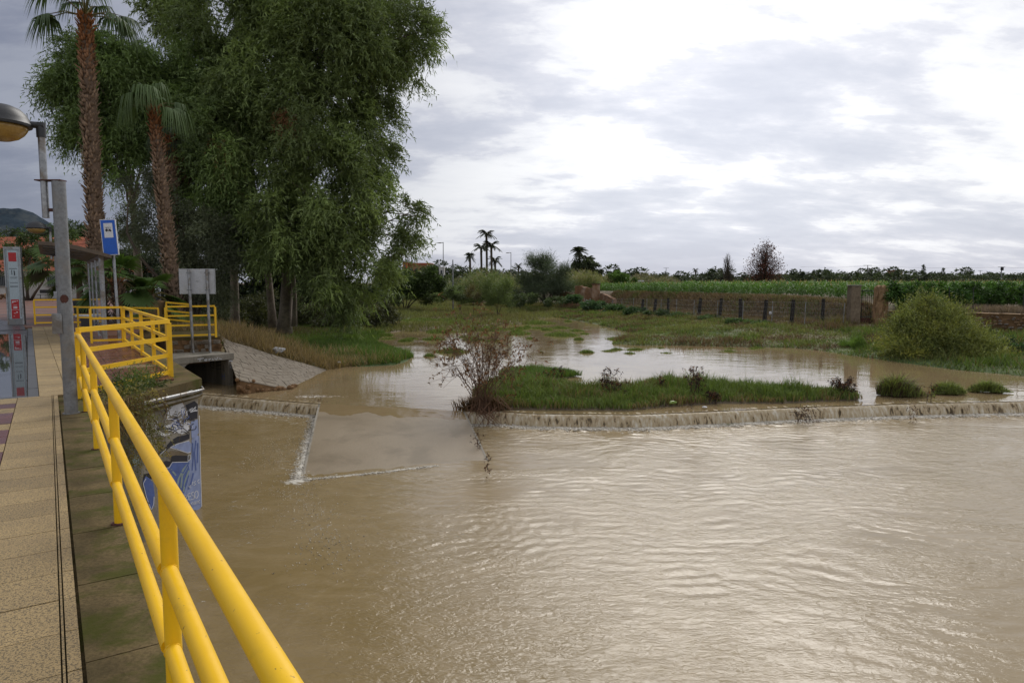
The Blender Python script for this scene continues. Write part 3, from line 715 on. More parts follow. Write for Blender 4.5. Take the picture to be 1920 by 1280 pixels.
# ------------------------------------------------------------------ apron slope of set stones (left of the ramp)
base, top = base_ap, top_ap
def poly_at(P_, t):
    P_ = np.array(P_); d = np.r_[0, np.cumsum(np.linalg.norm(np.diff(P_, axis=0), axis=1))]; d /= d[-1]
    return np.array([np.interp(t, d, P_[:, k]) for k in range(3)])
apron = bpy.data.objects.new('embankment_slope', None); C.objects.link(apron); apron['kind'] = 'structure'
na, nb = 46, 26
AV = []
for j in range(nb):
    for i in range(na):
        p = lerp(poly_at(base, i / (na - 1)), poly_at(top, i / (na - 1)), j / (nb - 1)); AV.append(p + np.array([0, 0, -.022]))
np_mesh('slope_bed', AV, grid_faces(nb, na), surf('dark_joint_mortar', (.17, .14, .105), (.11, .09, .065), 3, .9, .4, .01), apron, smooth=True)
M['apron'] = surf('pale_slope_stone', (.245, .205, .155), (.19, .16, .12), 1.4, .85, .6, .02, fine=22, dirt=(.15, .12, .085), dirtscale=2.4)
cnt = 0; rows = 14
for j in range(rows):
    t0, t1 = j / rows, (j + 1) / rows; w = 0.0
    offs = random.uniform(0, .05); cols = []
    x_ = -offs
    while x_ < 1:
        x2 = x_ + random.uniform(.045, .085); cols.append((max(0, x_), min(1, x2))); x_ = x2
    for a0, a1 in cols:
        if a1 - a0 < .015 or cnt > 285: continue
        g_ = .0013; q = []
        for (aa, bb) in ((a0 + g_, t0 + g_ * 2), (a1 - g_, t0 + g_ * 2), (a1 - g_, t1 - g_ * 2), (a0 + g_, t1 - g_ * 2)):
            aa = min(max(aa + random.uniform(-.003, .003), 0), 1); bb = bb + random.uniform(-.006, .006)
            q.append(lerp(poly_at(base, aa), poly_at(top, aa), bb))
        c = sum(q) / 4; up = random.uniform(-.012, .004)
        vs = [p - c + np.array([0, 0, -.05]) for p in q] + [p - c + np.array([0, 0, up - .006]) for p in q] + [(p - c) * .93 + np.array([0, 0, up + .001]) for p in q]
        fs = [(0, 1, 5, 4), (1, 2, 6, 5), (2, 3, 7, 6), (3, 0, 4, 7), (4, 5, 9, 8), (5, 6, 10, 9), (6, 7, 11, 10), (7, 4, 8, 11), (8, 9, 10, 11)]
        o = MB().add(vs, fs).build('stone', M['apron'], apron); o.location = tuple(c); cnt += 1
# rubble edge at the apron's foot
edge = MB()
for k in range(14):
    p0, p1 = poly_at(base, .0 + k / 14 * .34), poly_at(base, .0 + (k + 1) / 14 * .34); edge.add([p0 + np.array([0, .02, -.03]), p1 + np.array([0, .02, -.03]), [p1[0], p1[1] - .08, -2.5], [p0[0], p0[1] - .08, -2.5]], [(0, 3, 2, 1)])
edge.build('broken_edge', M['mortar'], apron)
for i in range(34):
    t = random.uniform(.0, .36); p = poly_at(base, t); p[2] = lerp(p[2], -2.1, random.random()); m = MB(); r_ = random.uniform(.06, .13)
    m.lathe([(r_ * .7, -r_ * .8), (r_, -.1 * r_), (r_ * .8, r_ * .5), (r_ * .2, r_ * .7)], n=6)
    m.v = [(x * random.uniform(.8, 1.2), y * random.uniform(.8, 1.2), z * random.uniform(.8, 1.2)) for x, y, z in m.v]
    o = m.build('rubble_stone', M['mortar'], apron); o.location = (p[0], p[1] - .04, p[2] + random.uniform(-.02, .12))

# ------------------------------------------------------------------ culvert
T_ = -.86
cul = thing('culvert', 'low square concrete culvert mouth tagged with graffiti beside the stone apron', 'culvert', (cA[0], cA[1], ZU))
MB().prism([cp(0, 0), cp(.17, 0), cp(.17, 5), cp(0, 5)], -3.2, T_ - .22).build('side_wall', M['concrete'], cul)
MB().prism([cp(1.85, 0), cp(2.7, 0), cp(2.7, 5), cp(1.85, 5)], -3.2, T_ - .22).build('side_wall', M['concrete'], cul)
m = MB(); m.prism([cp(-.03, -.04), cp(2.75, -.04), cp(2.75, 5), cp(-.03, 5)], T_ - .21, T_).build('top_slab', M['concrete'], cul)
MB().prism([cp(.17, 4.8), cp(1.85, 4.8), cp(1.85, 5), cp(.17, 5)], -3.2, T_ - .22).build('dark_end_sheet', M['ink'], cul)  # near-black sheet, paints in the darkness deep inside the barrel
m = MB()
for k in range(5):   # rounded haunch
    a0 = k / 5 * math.pi / 2; a1 = (k + 1) / 5 * math.pi / 2; r_ = .3
    f0, z0 = 1.85 - r_ * (1 - math.sin(a0)) , T_ - .215 - r_ * (1 - math.cos(a0)); f1, z1 = 1.85 - r_ * (1 - math.sin(a1)), T_ - .215 - r_ * (1 - math.cos(a1))
    f0 = 1.85 - r_ + r_ * math.sin(a0); f1 = 1.85 - r_ + r_ * math.sin(a1)
    q = [(*cp(f0, .002), T_ - .214), (*cp(f1, .002), T_ - .214), (*cp(f1, .002), z1), (*cp(f0, .002), z0)]
    q2 = [(*cp(f0, 3), T_ - .214), (*cp(f1, 3), T_ - .214), (*cp(f1, 3), z1), (*cp(f0, 3), z0)]
    m.add(q + q2, [(0, 1, 2, 3), (7, 6, 5, 4), (3, 2, 6, 7)])
m.build('haunch', M['concrete'], cul)
# pad behind the culvert, with its rubble face
pd1 = at(318, 634, -.32)[:2]; pd2 = at(414, 631, -.32)[:2]
padp = [tuple(pd1), tuple(pd2), tuple(pd2 + np.array([-1.7, 3.6])), tuple(pd1 + np.array([-2.2, 3.2]))]
pad = bpy.data.objects.new('terrace', None); C.objects.link(pad); pad['kind'] = 'structure'
MB().prism(padp, -1.3, -.42).build('rubble_core', M['mortar'], pad)
MB().prism(padp, -.418, -.30).build('terrace_paving', M['mossy'], pad)
for i in range(26):
    t = random.random(); z = random.choice([-.5, -.66, -.82]); p = lerp(pd1, pd2, t); m = MB(); w = random.uniform(.1, .2)
    m.box((0, 0, 0), (w * 1.5, .12, .14), 0, .02); m.v = [(x + random.uniform(-.015, .015), y, zz + random.uniform(-.015, .015)) for x, y, zz in m.v]
    o = m.build('stone', M['apron' if random.random() < .6 else 'mortar'], pad); o.location = (p[0], p[1] - .01, z); o.rotation_euler.z = math.atan2(pd2[1] - pd1[1], pd2[0] - pd1[0])
# ------------------------------------------------------------------ yellow bridge railing (round tubes)
U = .338
rail = thing('bridge_railing', 'long yellow round tube railing along the bridge edge in the foreground', 'railing', SU(5.5, U))
ps = [.31 + 2.61 * i for i in range(-1, 5)]; ps[-1] = 10.75
ps = [-2.4, .24, 2.85, 5.46, 8.08, 10.53]
send = 12.05
e0 = at(143, 745, 0); eU = .30
Y = M['yellow']
MB().tube([SU(-4, U, .93), SU(10.7, U, .93), SU(11.7, U, .93), SU(12.0, U - .03, .915), SU(12.08, U - .05, .87)], .032, 16).build('top_rail', Y, rail, 'auto')
for s in ps: MB().tube([SU(s, U, .0), SU(s, U, .92)], .031, 16).build('post', Y, rail, 'auto')
MB().tube([SU(12.08, U - .05, .87), SU(12.08, U - .05, 0)], .031, 14).build('post', Y, rail, 'auto')
for s in ps:
    for z in (.60, .285):
        MB().tube([SU(s + .035, U - .006, z), SU(s + .026, U - .006, z)], .0335, 12).build('weld', Y, rail, 'auto')
        MB().tube([SU(s - .035, U - .006, z), SU(s - .026, U - .006, z)], .0335, 12).build('weld', Y, rail, 'auto')
for z in (.60, .285):
    for a, b_ in zip([-4] + ps, ps + [12.08]):
        MB().tube([SU(a + .02, U - .012, z), SU(b_ - .02, U - .006, z)], .031, 14).build('middle_rail', Y, rail, 'auto')
for s in ps + [12.08]:
    MB().tube([SU(s, U if s < 12 else U - .05, .002), SU(s, U if s < 12 else U - .05, .012)], .052, 12).build('foot_plate', M['rust'], rail)
# ------------------------------------------------------------------ flat-bar yellow barriers
def barrier(pts, label, npost=None, hs=(1.0, .69, .38, .07), spacing=1.6, w=.055, z0=None, hb=.06):
    pts = [np.array(p, float) for p in pts]
    c = sum(pts) / len(pts)
    t = thing('yellow_barrier', label, 'barrier', c, 'square bar yellow barriers around the tram platform')
    pos = []
    for a, b_ in zip(pts[:-1], pts[1:]):
        L_ = np.linalg.norm(b_ - a); n = max(1, round(L_ / spacing))
        pos += [lerp(a, b_, k / n) for k in range(n)]
        for h in hs:
            MB().bar(a + np.array([0, 0, h]), b_ + np.array([0, 0, h]), .04 if h < hs[0] else .06, hb).build('rail', Y, t)
    pos.append(pts[-1])
    for p in pos: MB().bar(p + np.array([0, 0, -.02]), p + np.array([0, 0, hs[0] - .031]), w, w + .012).build('post', Y, t)
    return t
j0 = at(152, 744, 0); j1 = at(320, 704, 0)
barrier([j0, j1], 'slanted yellow barrier closing the end of the bridge above the graffiti wall', spacing=5, w=.085, hb=.07)
b2a = j1 + np.array([D[0], D[1], 0]) * .12; b2b = SU(22.3, 1.74)
barrier([b2a, b2b], 'yellow barrier running away along the edge of the red platform behind the corner post', spacing=1.9, w=.07)
barrier([SU(22.5, 1.72), SU(22.6, .95)], 'short yellow barrier closing the far end of the red platform', w=.06)
q1 = at(312, 634, -.30); q2 = at(405, 631, -.30)
barrier([q1, q2], 'yellow barrier on the rubble terrace behind the two sign poles', hs=(1.14, .80, .45, .08), spacing=4, w=.07)
barrier([P(313, 600, 27.3) * np.array([1, 1, 0]) + np.array([0, 0, -.13]), P(358, 600, 26.7) * np.array([1, 1, 0]) + np.array([0, 0, -.2])], 'yellow barrier receding behind the terrace barrier', hs=(1.05, .72, .38), spacing=2.8, w=.06)
barrier([q1 + np.array([-3.1, -.1, .10]), q1 + np.array([-.28, .05, .05])], 'yellow barrier panel left of the terrace corner, behind the platform', hs=(1.03, .66, .3), spacing=2.6, w=.06)
barrier([at(66, 608, 0), at(174, 606, 0)], 'yellow barrier panel at the plaza beside the red and white totem', hs=(1.0, .70, .38, .06), spacing=2.4, w=.065)

# ------------------------------------------------------------------ street lamps
def lamp(base, label, sc_=1.0):
    t = thing('street_lamp', label, 'lamp', base, 'globe lamps with grey twin tubes'); t['_w'] = 0; t.pop('_w')
    MB().tube([(0, 0, 0), (0, 0, 2.98)], .078, 20).build('lower_tube', M['greysteel'], t, 'auto')
    off = Vector((-.17, -.02, 0))
    MB().tube([off + Vector((0, 0, 2.52)), off + Vector((0, 0, 3.58))], .042, 14).build('upper_tube', M['galv'], t, 'auto')
    MB().box((off.x / 2 - .01, -.01, 2.988), (.33, .13, .014)).build('bracket', M['rust'], t); MB().box((off.x / 2, -.01, 2.62), (.17, .03, .04)).build('bracket', M['rust'], t)
    m = MB(); m.tube([off + Vector((0, 0, 3.52)), off + Vector((0, 0, 3.70))], .055, 12); m.tube([off + Vector((.04, 0, 3.665)), off + Vector((-.10, -.06, 3.665))], .042, 10); m.tube([off + Vector((-.08, -.05, 3.665)), off + Vector((-.20, -.12, 3.67))], [.036, .026], 8)
    m.build('arm', M['lampcap'], t, 'auto')
    hc = off + Vector((-.37, -.20, 3.65))
    prof = [(.335, -.03), (.34, 0), (.325, .02), (.31, .06), (.28, .12), (.22, .18), (.14, .215), (.05, .23), (.01, .231)]
    MB().lathe([(.02, -.025)] + prof, hc, 28).build('lamp_cap', M['lampcap'], t, 'auto')
    MB().lathe([(.29, -.031), (.285, -.07), (.25, -.125), (.19, -.175), (.11, -.205), (.02, -.215)], hc, 28).build('lamp_bowl', M['amber'], t, True)
    m = MB(); m.box((-.062, -.06, 1.18), (.13, .06, .26), 0, .008); m.build('junction_box', M['galv'], t)
    m = MB(); aa_ = [R(-100 + k * 9) for k in range(9)]; lo_ = [1.49, 1.455, 1.445, 1.44, 1.45, 1.44, 1.45, 1.46, 1.49]; hi_ = [1.50, 1.53, 1.54, 1.55, 1.545, 1.55, 1.54, 1.53, 1.50]
    m.add([(.0805 * math.cos(a), .0805 * math.sin(a), z) for a, l, h_ in zip(aa_, lo_, hi_) for z in (l, h_)], [(2 * k, 2 * k + 2, 2 * k + 3, 2 * k + 1) for k in range(8)]); m.build('rust_stain', M['rust'], t)
    m = MB(); m.tube([(0, 0, -.02), (0, 0, .015)], .10, 16); m.build('foot', M['greysteel'], t)
    t.scale = (sc_,) * 3
    return t
lamp(at(134, 775, 0), 'near street lamp beside the yellow railing, its globe cut by the left edge')
lamp(at(113, 606, 0) * np.array([.93, .93, 0]), 'distant street lamp behind the yellow plaza barrier', 1.04)

# ------------------------------------------------------------------ tram stop sign on a leaning pole
sb = at(224, 637, 0); stp = P(206, 412, sb[1])
t = thing('tram_stop_sign', 'blue tram stop sign with a white pictogram panel on a leaning grey pole', 'sign', sb)
MB().tube([sb, stp + np.array([0, .06, -.05])], .042, 12).build('pole', M['galv'], t, 'auto')
cx_ = P(205.5, 445, sb[1] - .06); lean = R(-3.2)
def signface(name, w, h, d, mat, dx=0, dz=0, dy=0, yaw=R(14)):
    m = MB(); m.box((dx, dy, dz), (w, d, h), 0, 0)
    o = m.build(name, mat, t, rel=(0, 0, 0)); o.location = Vector(cx_) - Vector(sb); o.rotation_euler = (0, lean, yaw); return o
signface('box_frame', .41, 1.04, .07, M['whiteprint']); signface('blue_panel', .375, 1.0, .004, M['blue'], dy=-.038)
signface('white_panel', .235, .42, .004, M['whiteprint'], dy=-.0415, dz=.20)
for (x, z, w, h) in ((0, .285, .20, .012), (-.055, .215, .07, .05), (.045, .215, .06, .05), (0, .19, .19, .022), (-.05, .235, .012, .10), (0, .255, .006, .05), (-.06, .172, .03, .022), (.06, .172, .03, .022)):
    signface('tram_icon', w * .85, h, .003, M['ink'], dx=x * .85, dz=z, dy=-.0446)

# ------------------------------------------------------------------ totem
tb = at(32, 608, 0)
t = thing('information_totem', 'tall pale blue information totem with red squares standing beside the puddle', 'totem', tb)
def tbx(name, x, z, w, h, d, mat, y=0):
    o = MB().box((x, y, z), (w, d, h)).build(name, mat, t, rel=(0, 0, 0)); o.rotation_euler.z = R(20); return o
H_ = 3.15
tbx('post_frame', -.265, H_ / 2, .05, H_, .22, M['galv']); tbx('post_frame', .265, H_ / 2, .05, H_, .22, M['galv'])
tbx('top_cap', 0, H_ - .05, .478, .098, .22, M['galv']); tbx('base_plinth', 0, .11, .478, .22, .22, M['greysteel'])
tbx('glass_panel', 0, 1.66, .476, 2.86, .14, M['paleblue'])
tbx('edge_strip', -.19, 1.66, .03, 2.7, .004, M['galv'], -.073); tbx('edge_strip', .19, 1.66, .03, 2.7, .004, M['galv'], -.073)
tbx('red_square', 0, 2.74, .27, .36, .004, M['red'], -.0735); tbx('red_poster', .0, .63, .27, .78, .004, M['red'], -.0735)
for z, w, h in ((2.27, .27, .02), (1.92, .27, .014), (1.88, .2, .01), (1.70, .27, .014), (1.55, .27, .03)):
    tbx('print_line', 0, z, w, h, .003, M['ink'], -.0745)
for x, z, w, h in ((-.05, 2.12, .02, .2), (.03, 2.1, .02, .2), (.05, 2.08, .012, .16)): tbx('print_mark', x, z, w, h, .003, M['ink'], -.0745)
for x, z, w, h in ((-.03, .94, .14, .03), (-.08, .9, .05, .03), (0, .78, .13, .015), (0, .70, .13, .05), (0, .655, .15, .012), (0, .60, .27, .008), (.05, .5, .06, .03), (-.02, .46, .08, .015), (-.06, .34, .04, .02), (.08, .96, .05, .02)):
    tbx('white_print', x, z, w, h, .003, M['whiteprint'], -.0775)

# ------------------------------------------------------------------ tram shelter
M['pane'], _nt, _b = new_mat('shelter_glass'); _b.inputs['Base Color'].default_value = (.75, .8, .8, 1); _b.inputs['Transmission Weight'].default_value = .9; _b.inputs['Roughness'].default_value = .05
sh = thing('tram_shelter', 'tram shelter with a curved brown roof on four grey posts at the red platform', 'shelter', SU(22.0, .9))
f0 = at(197, 638, 0); fs, fu = D @ f0[:2], NN @ f0[:2]
for k in range(4):
    s = fs + k * 2.2
    MB().tube([SU(s, fu, 0), SU(s, fu, 2.42)], .07, 12).build('post', M['galv'], sh, 'auto')
    MB().box(SU(s + 1.1, fu - .02, 1.15), (1.9, .05, 2.1), BR).build('back_panel', M['pane'], sh) if k < 3 else None
m = MB(); m.tube([SU(fs - .25, fu, 2.47), SU(fs + 7.0, fu, 2.47)], .075, 12); m.build('beam', M['brown'], sh, 'auto')
m = MB(); n_ = 12; top_ = []; 
for i in range(n_ + 1):
    a = i / n_; du = .25 - 1.75 * a; z = 2.50 + .34 * math.sin(min(1, a * 1.05) * math.pi * .52)
    for s in (fs - .35, fs + 7.2): top_ += [SU(s, fu + du, z), SU(s, fu + du, z - .09 - .03 * math.sin(a * 3.14))]
fcs = []
for i in range(n_):
    b0 = i * 4; b1 = b0 + 4
    fcs += [(b0, b0 + 2, b1 + 2, b1), (b0 + 1, b1 + 1, b1 + 3, b0 + 3), (b0, b1, b1 + 1, b0 + 1), (b0 + 2, b0 + 3, b1 + 3, b1 + 2)]
fcs += [(0, 1, 3, 2), (n_ * 4, n_ * 4 + 2, n_ * 4 + 3, n_ * 4 + 1)]
m.add(top_, fcs); m.build('roof', M['brown'], sh)
for k in range(5): MB().bar(SU(fs + k * 1.7, fu + .1, 2.52), SU(fs + k * 1.7, fu - 1.4, 2.74), .05, .05).build('roof_rib', M['greysteel'], sh)
be = thing('platform_seat', 'low grey concrete seat under the tram shelter roof', 'seat', at(166, 612, 0))
p_ = at(166, 612, 0)
MB().box((p_[0], p_[1], .42), (.75, .42, .09), R(8), .02).build('seat_slab', M['white'], be); MB().box((p_[0] - .05, p_[1], .19), (.3, .3, .37), R(8)).build('pedestal', M['black'], be)
bp = at(153, 604, 0); bn = thing('litter_bin', 'black round litter bin on a post beside the tram shelter', 'bin', bp)
MB().tube([bp, bp + np.array([0, 0, .35])], .05, 10).build('post', M['black'], bn)
MB().lathe([(.22, .30), (.25, .34), (.29, .88), (.295, .93), (.27, .93), (.25, .86)], (bp[0], bp[1], 0), 18).build('drum', M['black'], bn, 'auto')

# ------------------------------------------------------------------ the grey sign seen from behind
sg = thing('road_sign', 'blank grey back of a rectangular sign on two steel poles above the culvert', 'sign', at(376, 658, -.86))
pz0 = [P(362, 657, 24.9), P(394, 655, 25.0)]; ptop = [P(353.5, 505, 24.9), P(387.5, 505, 25.0)]
for a, b_ in zip(pz0, ptop): MB().tube([np.array([a[0], a[1], -.88]), b_], .05, 12).build('pole', M['galv'], sg, 'auto')
c_ = (P(370, 527.5, 25.07)); w_ = (403 - 337) / 1280 * 25.1; h_ = (550 - 503.5) / 1280 * 25.1
m = MB(); m.box(c_, (w_, .03, h_), R(1)); m.build('panel', M['signback'], sg)
m = MB(); m.box(c_ + np.array([0, -.017, 0]), (.10, .004, .025), R(1)); m.build('maker_mark', M['greysteel'], sg)
for sx in (-1, 1):
    MB().box(c_ + np.array([sx * w_ / 2, -.0, 0]), (.02, .05, h_ + .02), R(1)).build('panel_edge', M['galv'], sg)
for a in ptop:
    for dz in (-.12, -.75): MB().box(a + np.array([0, .0, dz]), (.15, .1, .035), 0).build('clamp', M['greysteel'], sg)

# ------------------------------------------------------------------ graffiti on the abutment wall
def paint(name, rgb, rough=.6):
    m, nt, b = new_mat(name); g = G(nt); v = g.pos('Position')
    n = g.noise(v, 9, 5, .6); nt.links.new(g.mix(g.ramp(n, [(.3, .0), (.75, .7)]), rgb, tuple(c * .6 for c in rgb)), b.inputs['Base Color'])
    b.inputs['Roughness'].default_value = rough; b.inputs['Specular IOR Level'].default_value = .3; return m
PW, PB, PBl, PLb, PGr = paint('white_spray', (.62, .63, .66)), paint('black_spray', (.02, .02, .028)), paint('blue_spray', (.085, .13, .33)), paint('pale_blue_spray', (.25, .30, .48)), paint('green_grey_spray', (.24, .30, .30))
wd = (W1 - W0); wn = np.array([wd[1], -wd[0]]); wn /= np.linalg.norm(wn)
if wn[0] < 0: wn = -wn
def wallpt(cx, cy, off):       # a point of the wall seen at this place of the close-up
    d = ray(180 + cx / 4.268, 680 + cy / 4.268); q0 = W1 + wn * off
    t_ = ((q0 - CAM[:2]) @ wn) / (d[:2] @ wn); return CAM + d * t_
graf = []
def gpoly(pts, mat, off, name='painted_shape'):
    V = [wallpt(x, y, off) for x, y in pts]; o = MB().add(V, [tuple(range(len(V)))]).build(name, mat, ab); graf.append(o); return o
def ribbon(pts, width, conv, off):
    V = []; pts = np.array(pts, float)
    for i, p in enumerate(pts):
        tn = pts[min(i + 1, len(pts) - 1)] - pts[max(i - 1, 0)]; tn = tn / (np.linalg.norm(tn) + 1e-9); nr = np.array([-tn[1], tn[0]]) * width / 2
        V += [conv(*(p - nr), off), conv(*(p + nr), off)]
    return V, [(2 * i, 2 * i + 1, 2 * i + 3, 2 * i + 2) for i in range(len(pts) - 1)]
def gline(lines, mat, off, width, name='painted_line', conv=wallpt, par=None):
    m = MB()
    for l in lines:
        V, F_ = ribbon(l, width, conv, off); m.add(V, F_)
    return m.build(name, mat, par or ab)
gpoly([(765, 620), (785, 560), (830, 590), (838, 870), (845, 1130), (830, 1180), (770, 1175), (690, 1080), (640, 980), (590, 880), (548, 850), (605, 792), (735, 790), (760, 770), (765, 710)], PLb, .004)
gpoly([(560, 850), (605, 800), (735, 795), (748, 850), (735, 950), (700, 1060), (640, 970), (590, 880)], PBl, .007)
gpoly([(760, 900), (800, 870), (838, 900), (842, 1120), (770, 1150), (720, 1060)], PLb, .0075)
gpoly([(600, 675), (650, 650), (745, 625), (765, 650), (760, 710), (735, 718), (660, 690)], PLb, .007)
gpoly([(500, 745), (560, 670), (600, 620), (650, 590), (748, 568), (750, 605), (690, 630), (625, 650), (575, 690), (520, 735)], PB, .006)
gpoly([(488, 740), (520, 660), (542, 652), (530, 695), (502, 750)], PB, .0065)
gpoly([(525, 800), (560, 783), (598, 788), (607, 745), (640, 740), (747, 742), (745, 785), (610, 792), (585, 832), (560, 838)], PB, .009)
gpoly([(375, 950), (400, 905), (430, 925), (458, 960), (470, 1060), (465, 1150), (440, 1175), (400, 1080)], PBl, .006)
gpoly([(375, 950), (385, 890), (430, 880), (450, 930), (400, 920)], PB, .005)
gpoly([(575, 395), (620, 340), (690, 318), (720, 350), (700, 400), (640, 380), (600, 420), (560, 450)], PW, .005)
gpoly([(720, 335), (790, 305), (815, 330), (812, 445), (760, 450), (735, 420)], PB, .005)
gpoly([(540, 510), (620, 480), (740, 500), (748, 540), (690, 570), (600, 545), (545, 540)], PW, .0055)
gpoly([(760, 470), (815, 450), (822, 560), (790, 600), (765, 600)], PLb, .0055)
gpoly([(440, 520), (480, 515), (530, 560), (600, 565), (560, 590), (500, 575)], PW, .005)
gpoly([(300, 745), (340, 740), (350, 800), (310, 830), (285, 790)], PGr, .005)
gpoly([(550, 730), (600, 700), (680, 710), (735, 728), (735, 742), (610, 745), (595, 775)], surf('bare_wall_patch', (.17, .13, .08), None, 3), .0045)
rw = random.Random(4)
def wav(x0, y0, n, step, amp): 
    pts = [(x0, y0)]; a = rw.uniform(-.6, .6)
    for i in range(n): a += rw.uniform(-amp, amp); pts.append((pts[-1][0] + step * math.cos(a), pts[-1][1] + step * math.sin(a)))
    return pts
gline([wav(rw.uniform(560, 720), rw.uniform(330, 560), 7, 13, .9) for _ in range(26)], PW, .008, 7)
gline([wav(rw.uniform(480, 740), rw.uniform(330, 560), 6, 14, .8) for _ in range(22)], PB, .0085, 6)
gline([wav(rw.uniform(600, 740), rw.uniform(400, 520), 6, 10, 1.2) for _ in range(12)], PBl, .0088, 5)
gline([wav(rw.uniform(390, 520), rw.uniform(470, 600), 4, 9, 1.3) for _ in range(12)], PW, .0082, 6)
gline([[(750, 375), (775, 360), (765, 385), (800, 350), (790, 380), (812, 378)], [(755, 395), (780, 385), (812, 382)]], PW, .0095, 8)
gline([[(560, 840), (585, 838), (612, 795), (735, 792), (738, 742), (757, 735), (757, 770), (735, 785)], [(595, 678), (660, 695), (735, 720), (758, 712)], [(597, 675), (650, 648), (745, 622)], [(500, 748), (560, 690)], [(548, 820), (558, 842)], [(400, 925), (378, 965), (405, 1075), (440, 1170)], [(465, 1070), (462, 1130), (445, 1172)], [(826, 420), (832, 640), (838, 900), (846, 1150)]], PW, .0105, 5)
gline([[(745, 800), (700, 850), (660, 930), (650, 990)], [(730, 830), (690, 900), (680, 1000)], [(745, 860), (715, 940), (700, 1030)], [(640, 900), (600, 850)]], PGr, .0095, 14)
gline([[(800, 620), (790, 720), (800, 860)], [(815, 640), (812, 800)], [(775, 640), (778, 760), (770, 860)]], PBl, .0085, 9)
gline([[(745, 795), (700, 880), (640, 860), (600, 860)], [(742, 900), (712, 990)], [(780, 880), (760, 960), (740, 1010)]], PBl, .010, 12)
# words: small tag, ZE50, CONG
gline([[(740, 990), (760, 975), (745, 1000), (762, 996)], [(772, 950), (770, 975)], [(798, 945), (780, 958), (800, 968), (782, 980)], [(828, 930), (812, 945), (822, 962), (832, 955)]], PW, .0115, 5)
gline([[(705, 1062), (735, 1055), (708, 1100), (738, 1092)], [(755, 1040), (735, 1048), (745, 1098), (768, 1090)], [(741, 1070), (760, 1066)], [(782, 1030), (764, 1040), (768, 1060), (785, 1062), (786, 1084), (768, 1092)],
       [(803, 1022), (790, 1040), (792, 1075), (806, 1084), (818, 1060), (815, 1030), (803, 1022)]], PW, .0115, 6)
gline([[(775, 1112), (762, 1125), (772, 1135)], [(785, 1112), (780, 1130), (793, 1128), (795, 1108), (785, 1112)], [(800, 1128), (803, 1104), (812, 1124), (815, 1100)], [(832, 1095), (820, 1105), (824, 1122), (834, 1115)]], PW, .0115, 5)
# culvert tags
def culp(x, y, off):    # x,y in metres on the front face: x from the right corner, y height
    f = cA + fc * x + np.array([-ax_[0], -ax_[1]]) * (.045 + off); return np.array([f[0], f[1], y])
def cul_in(x, y, off):
    f = cA + fc * (.17 + off) + ax_ * x; return np.array([f[0], f[1], y])
gline([[(1.35, -.96), (1.12, -.94)], [(1.25, -.93), (1.27, -1.04)], [(1.1, -1.0), (1.0, -.98), (1.02, -1.04), (1.1, -1.03)], [(.94, -.98), (.92, -1.05)], [(.94, -1.0), (.85, -.98)], [(.8, -.98), (.78, -1.05)], [(.72, -.97), (.66, -1.05), (.6, -.95)], [(.55, -1.0), (.45, -1.04)]], PW, .004, .022, 'painted_tag', culp, cul)
def culc(x, y, off):
    f = cA + fc * x - ax_ * (.004 + off); return np.array([f[0], f[1], y])
gline([[(.14, -1.13), (.02, -1.13)], [(.08, -1.13), (.08, -1.38)], [(.13, -1.24), (.02, -1.22)], [(.03, -1.13), (.03, -1.3)], [(.12, -1.34), (.05, -1.42)]], PW, .003, .025, 'painted_tag', culc, cul)
gline([[(2.3, -1.42), (2.2, -1.38), (2.15, -1.46), (2.3, -1.58), (2.12, -1.6)]], PW, .003, .02, 'painted_tag', culc, cul)
gline([[(.5, -1.2), (.8, -1.22), (.82, -1.5), (.5, -1.45)], [(.5, -1.32), (.75, -1.35)], [(1.0, -1.2), (1.0, -1.5), (1.25, -1.4), (1.2, -1.25), (1.0, -1.2)], [(.35, -1.3), (.3, -1.55), (.4, -1.45)], [(1.5, -1.3), (1.7, -1.3), (1.6, -1.5)]], PB, .003, .03, 'painted_tag', cul_in, cul)
gline([[(.3, -1.62), (.3, -1.85)], [(.45, -1.62), (.45, -1.85)], [(.3, -1.72), (.45, -1.72)]], PBl, .003, .03, 'painted_tag', cul_in, cul)
# pipes under the slab
pp = thing('drain_pipes', 'two grey pipes bent around the deck corner above the graffiti', 'pipe', wallpt(800, 240, .1))
a_, b_, c2 = wallpt(380, 325, .14), wallpt(760, 238, .14), wallpt(825, 222, .14)
MB().tube([a_, lerp(a_, b_, .5), b_], .034, 10).build('thick_pipe', M['galv'], pp, 'auto')
MB().tube([b_, c2, c2 + np.array([.03, .1, .0]), c2 + np.array([-.1, .3, .02])], .026, 10).build('pipe_elbow', M['galv'], pp, 'auto')
a2, b2, c3 = wallpt(330, 385, .10), wallpt(760, 280, .10), wallpt(820, 262, .10)
MB().tube([a2, b2, c3, wallpt(848, 240, .12), wallpt(835, 225, .12)], .02, 8).build('thin_pipe', M['concrete'], pp, 'auto')
for q in (wallpt(455, 310, .10), wallpt(757, 240, .10)): MB().tube([q - np.array([0, .04, 0]), q + np.array([0, .04, 0])], .045, 10).build('collar', M['greysteel'], pp)
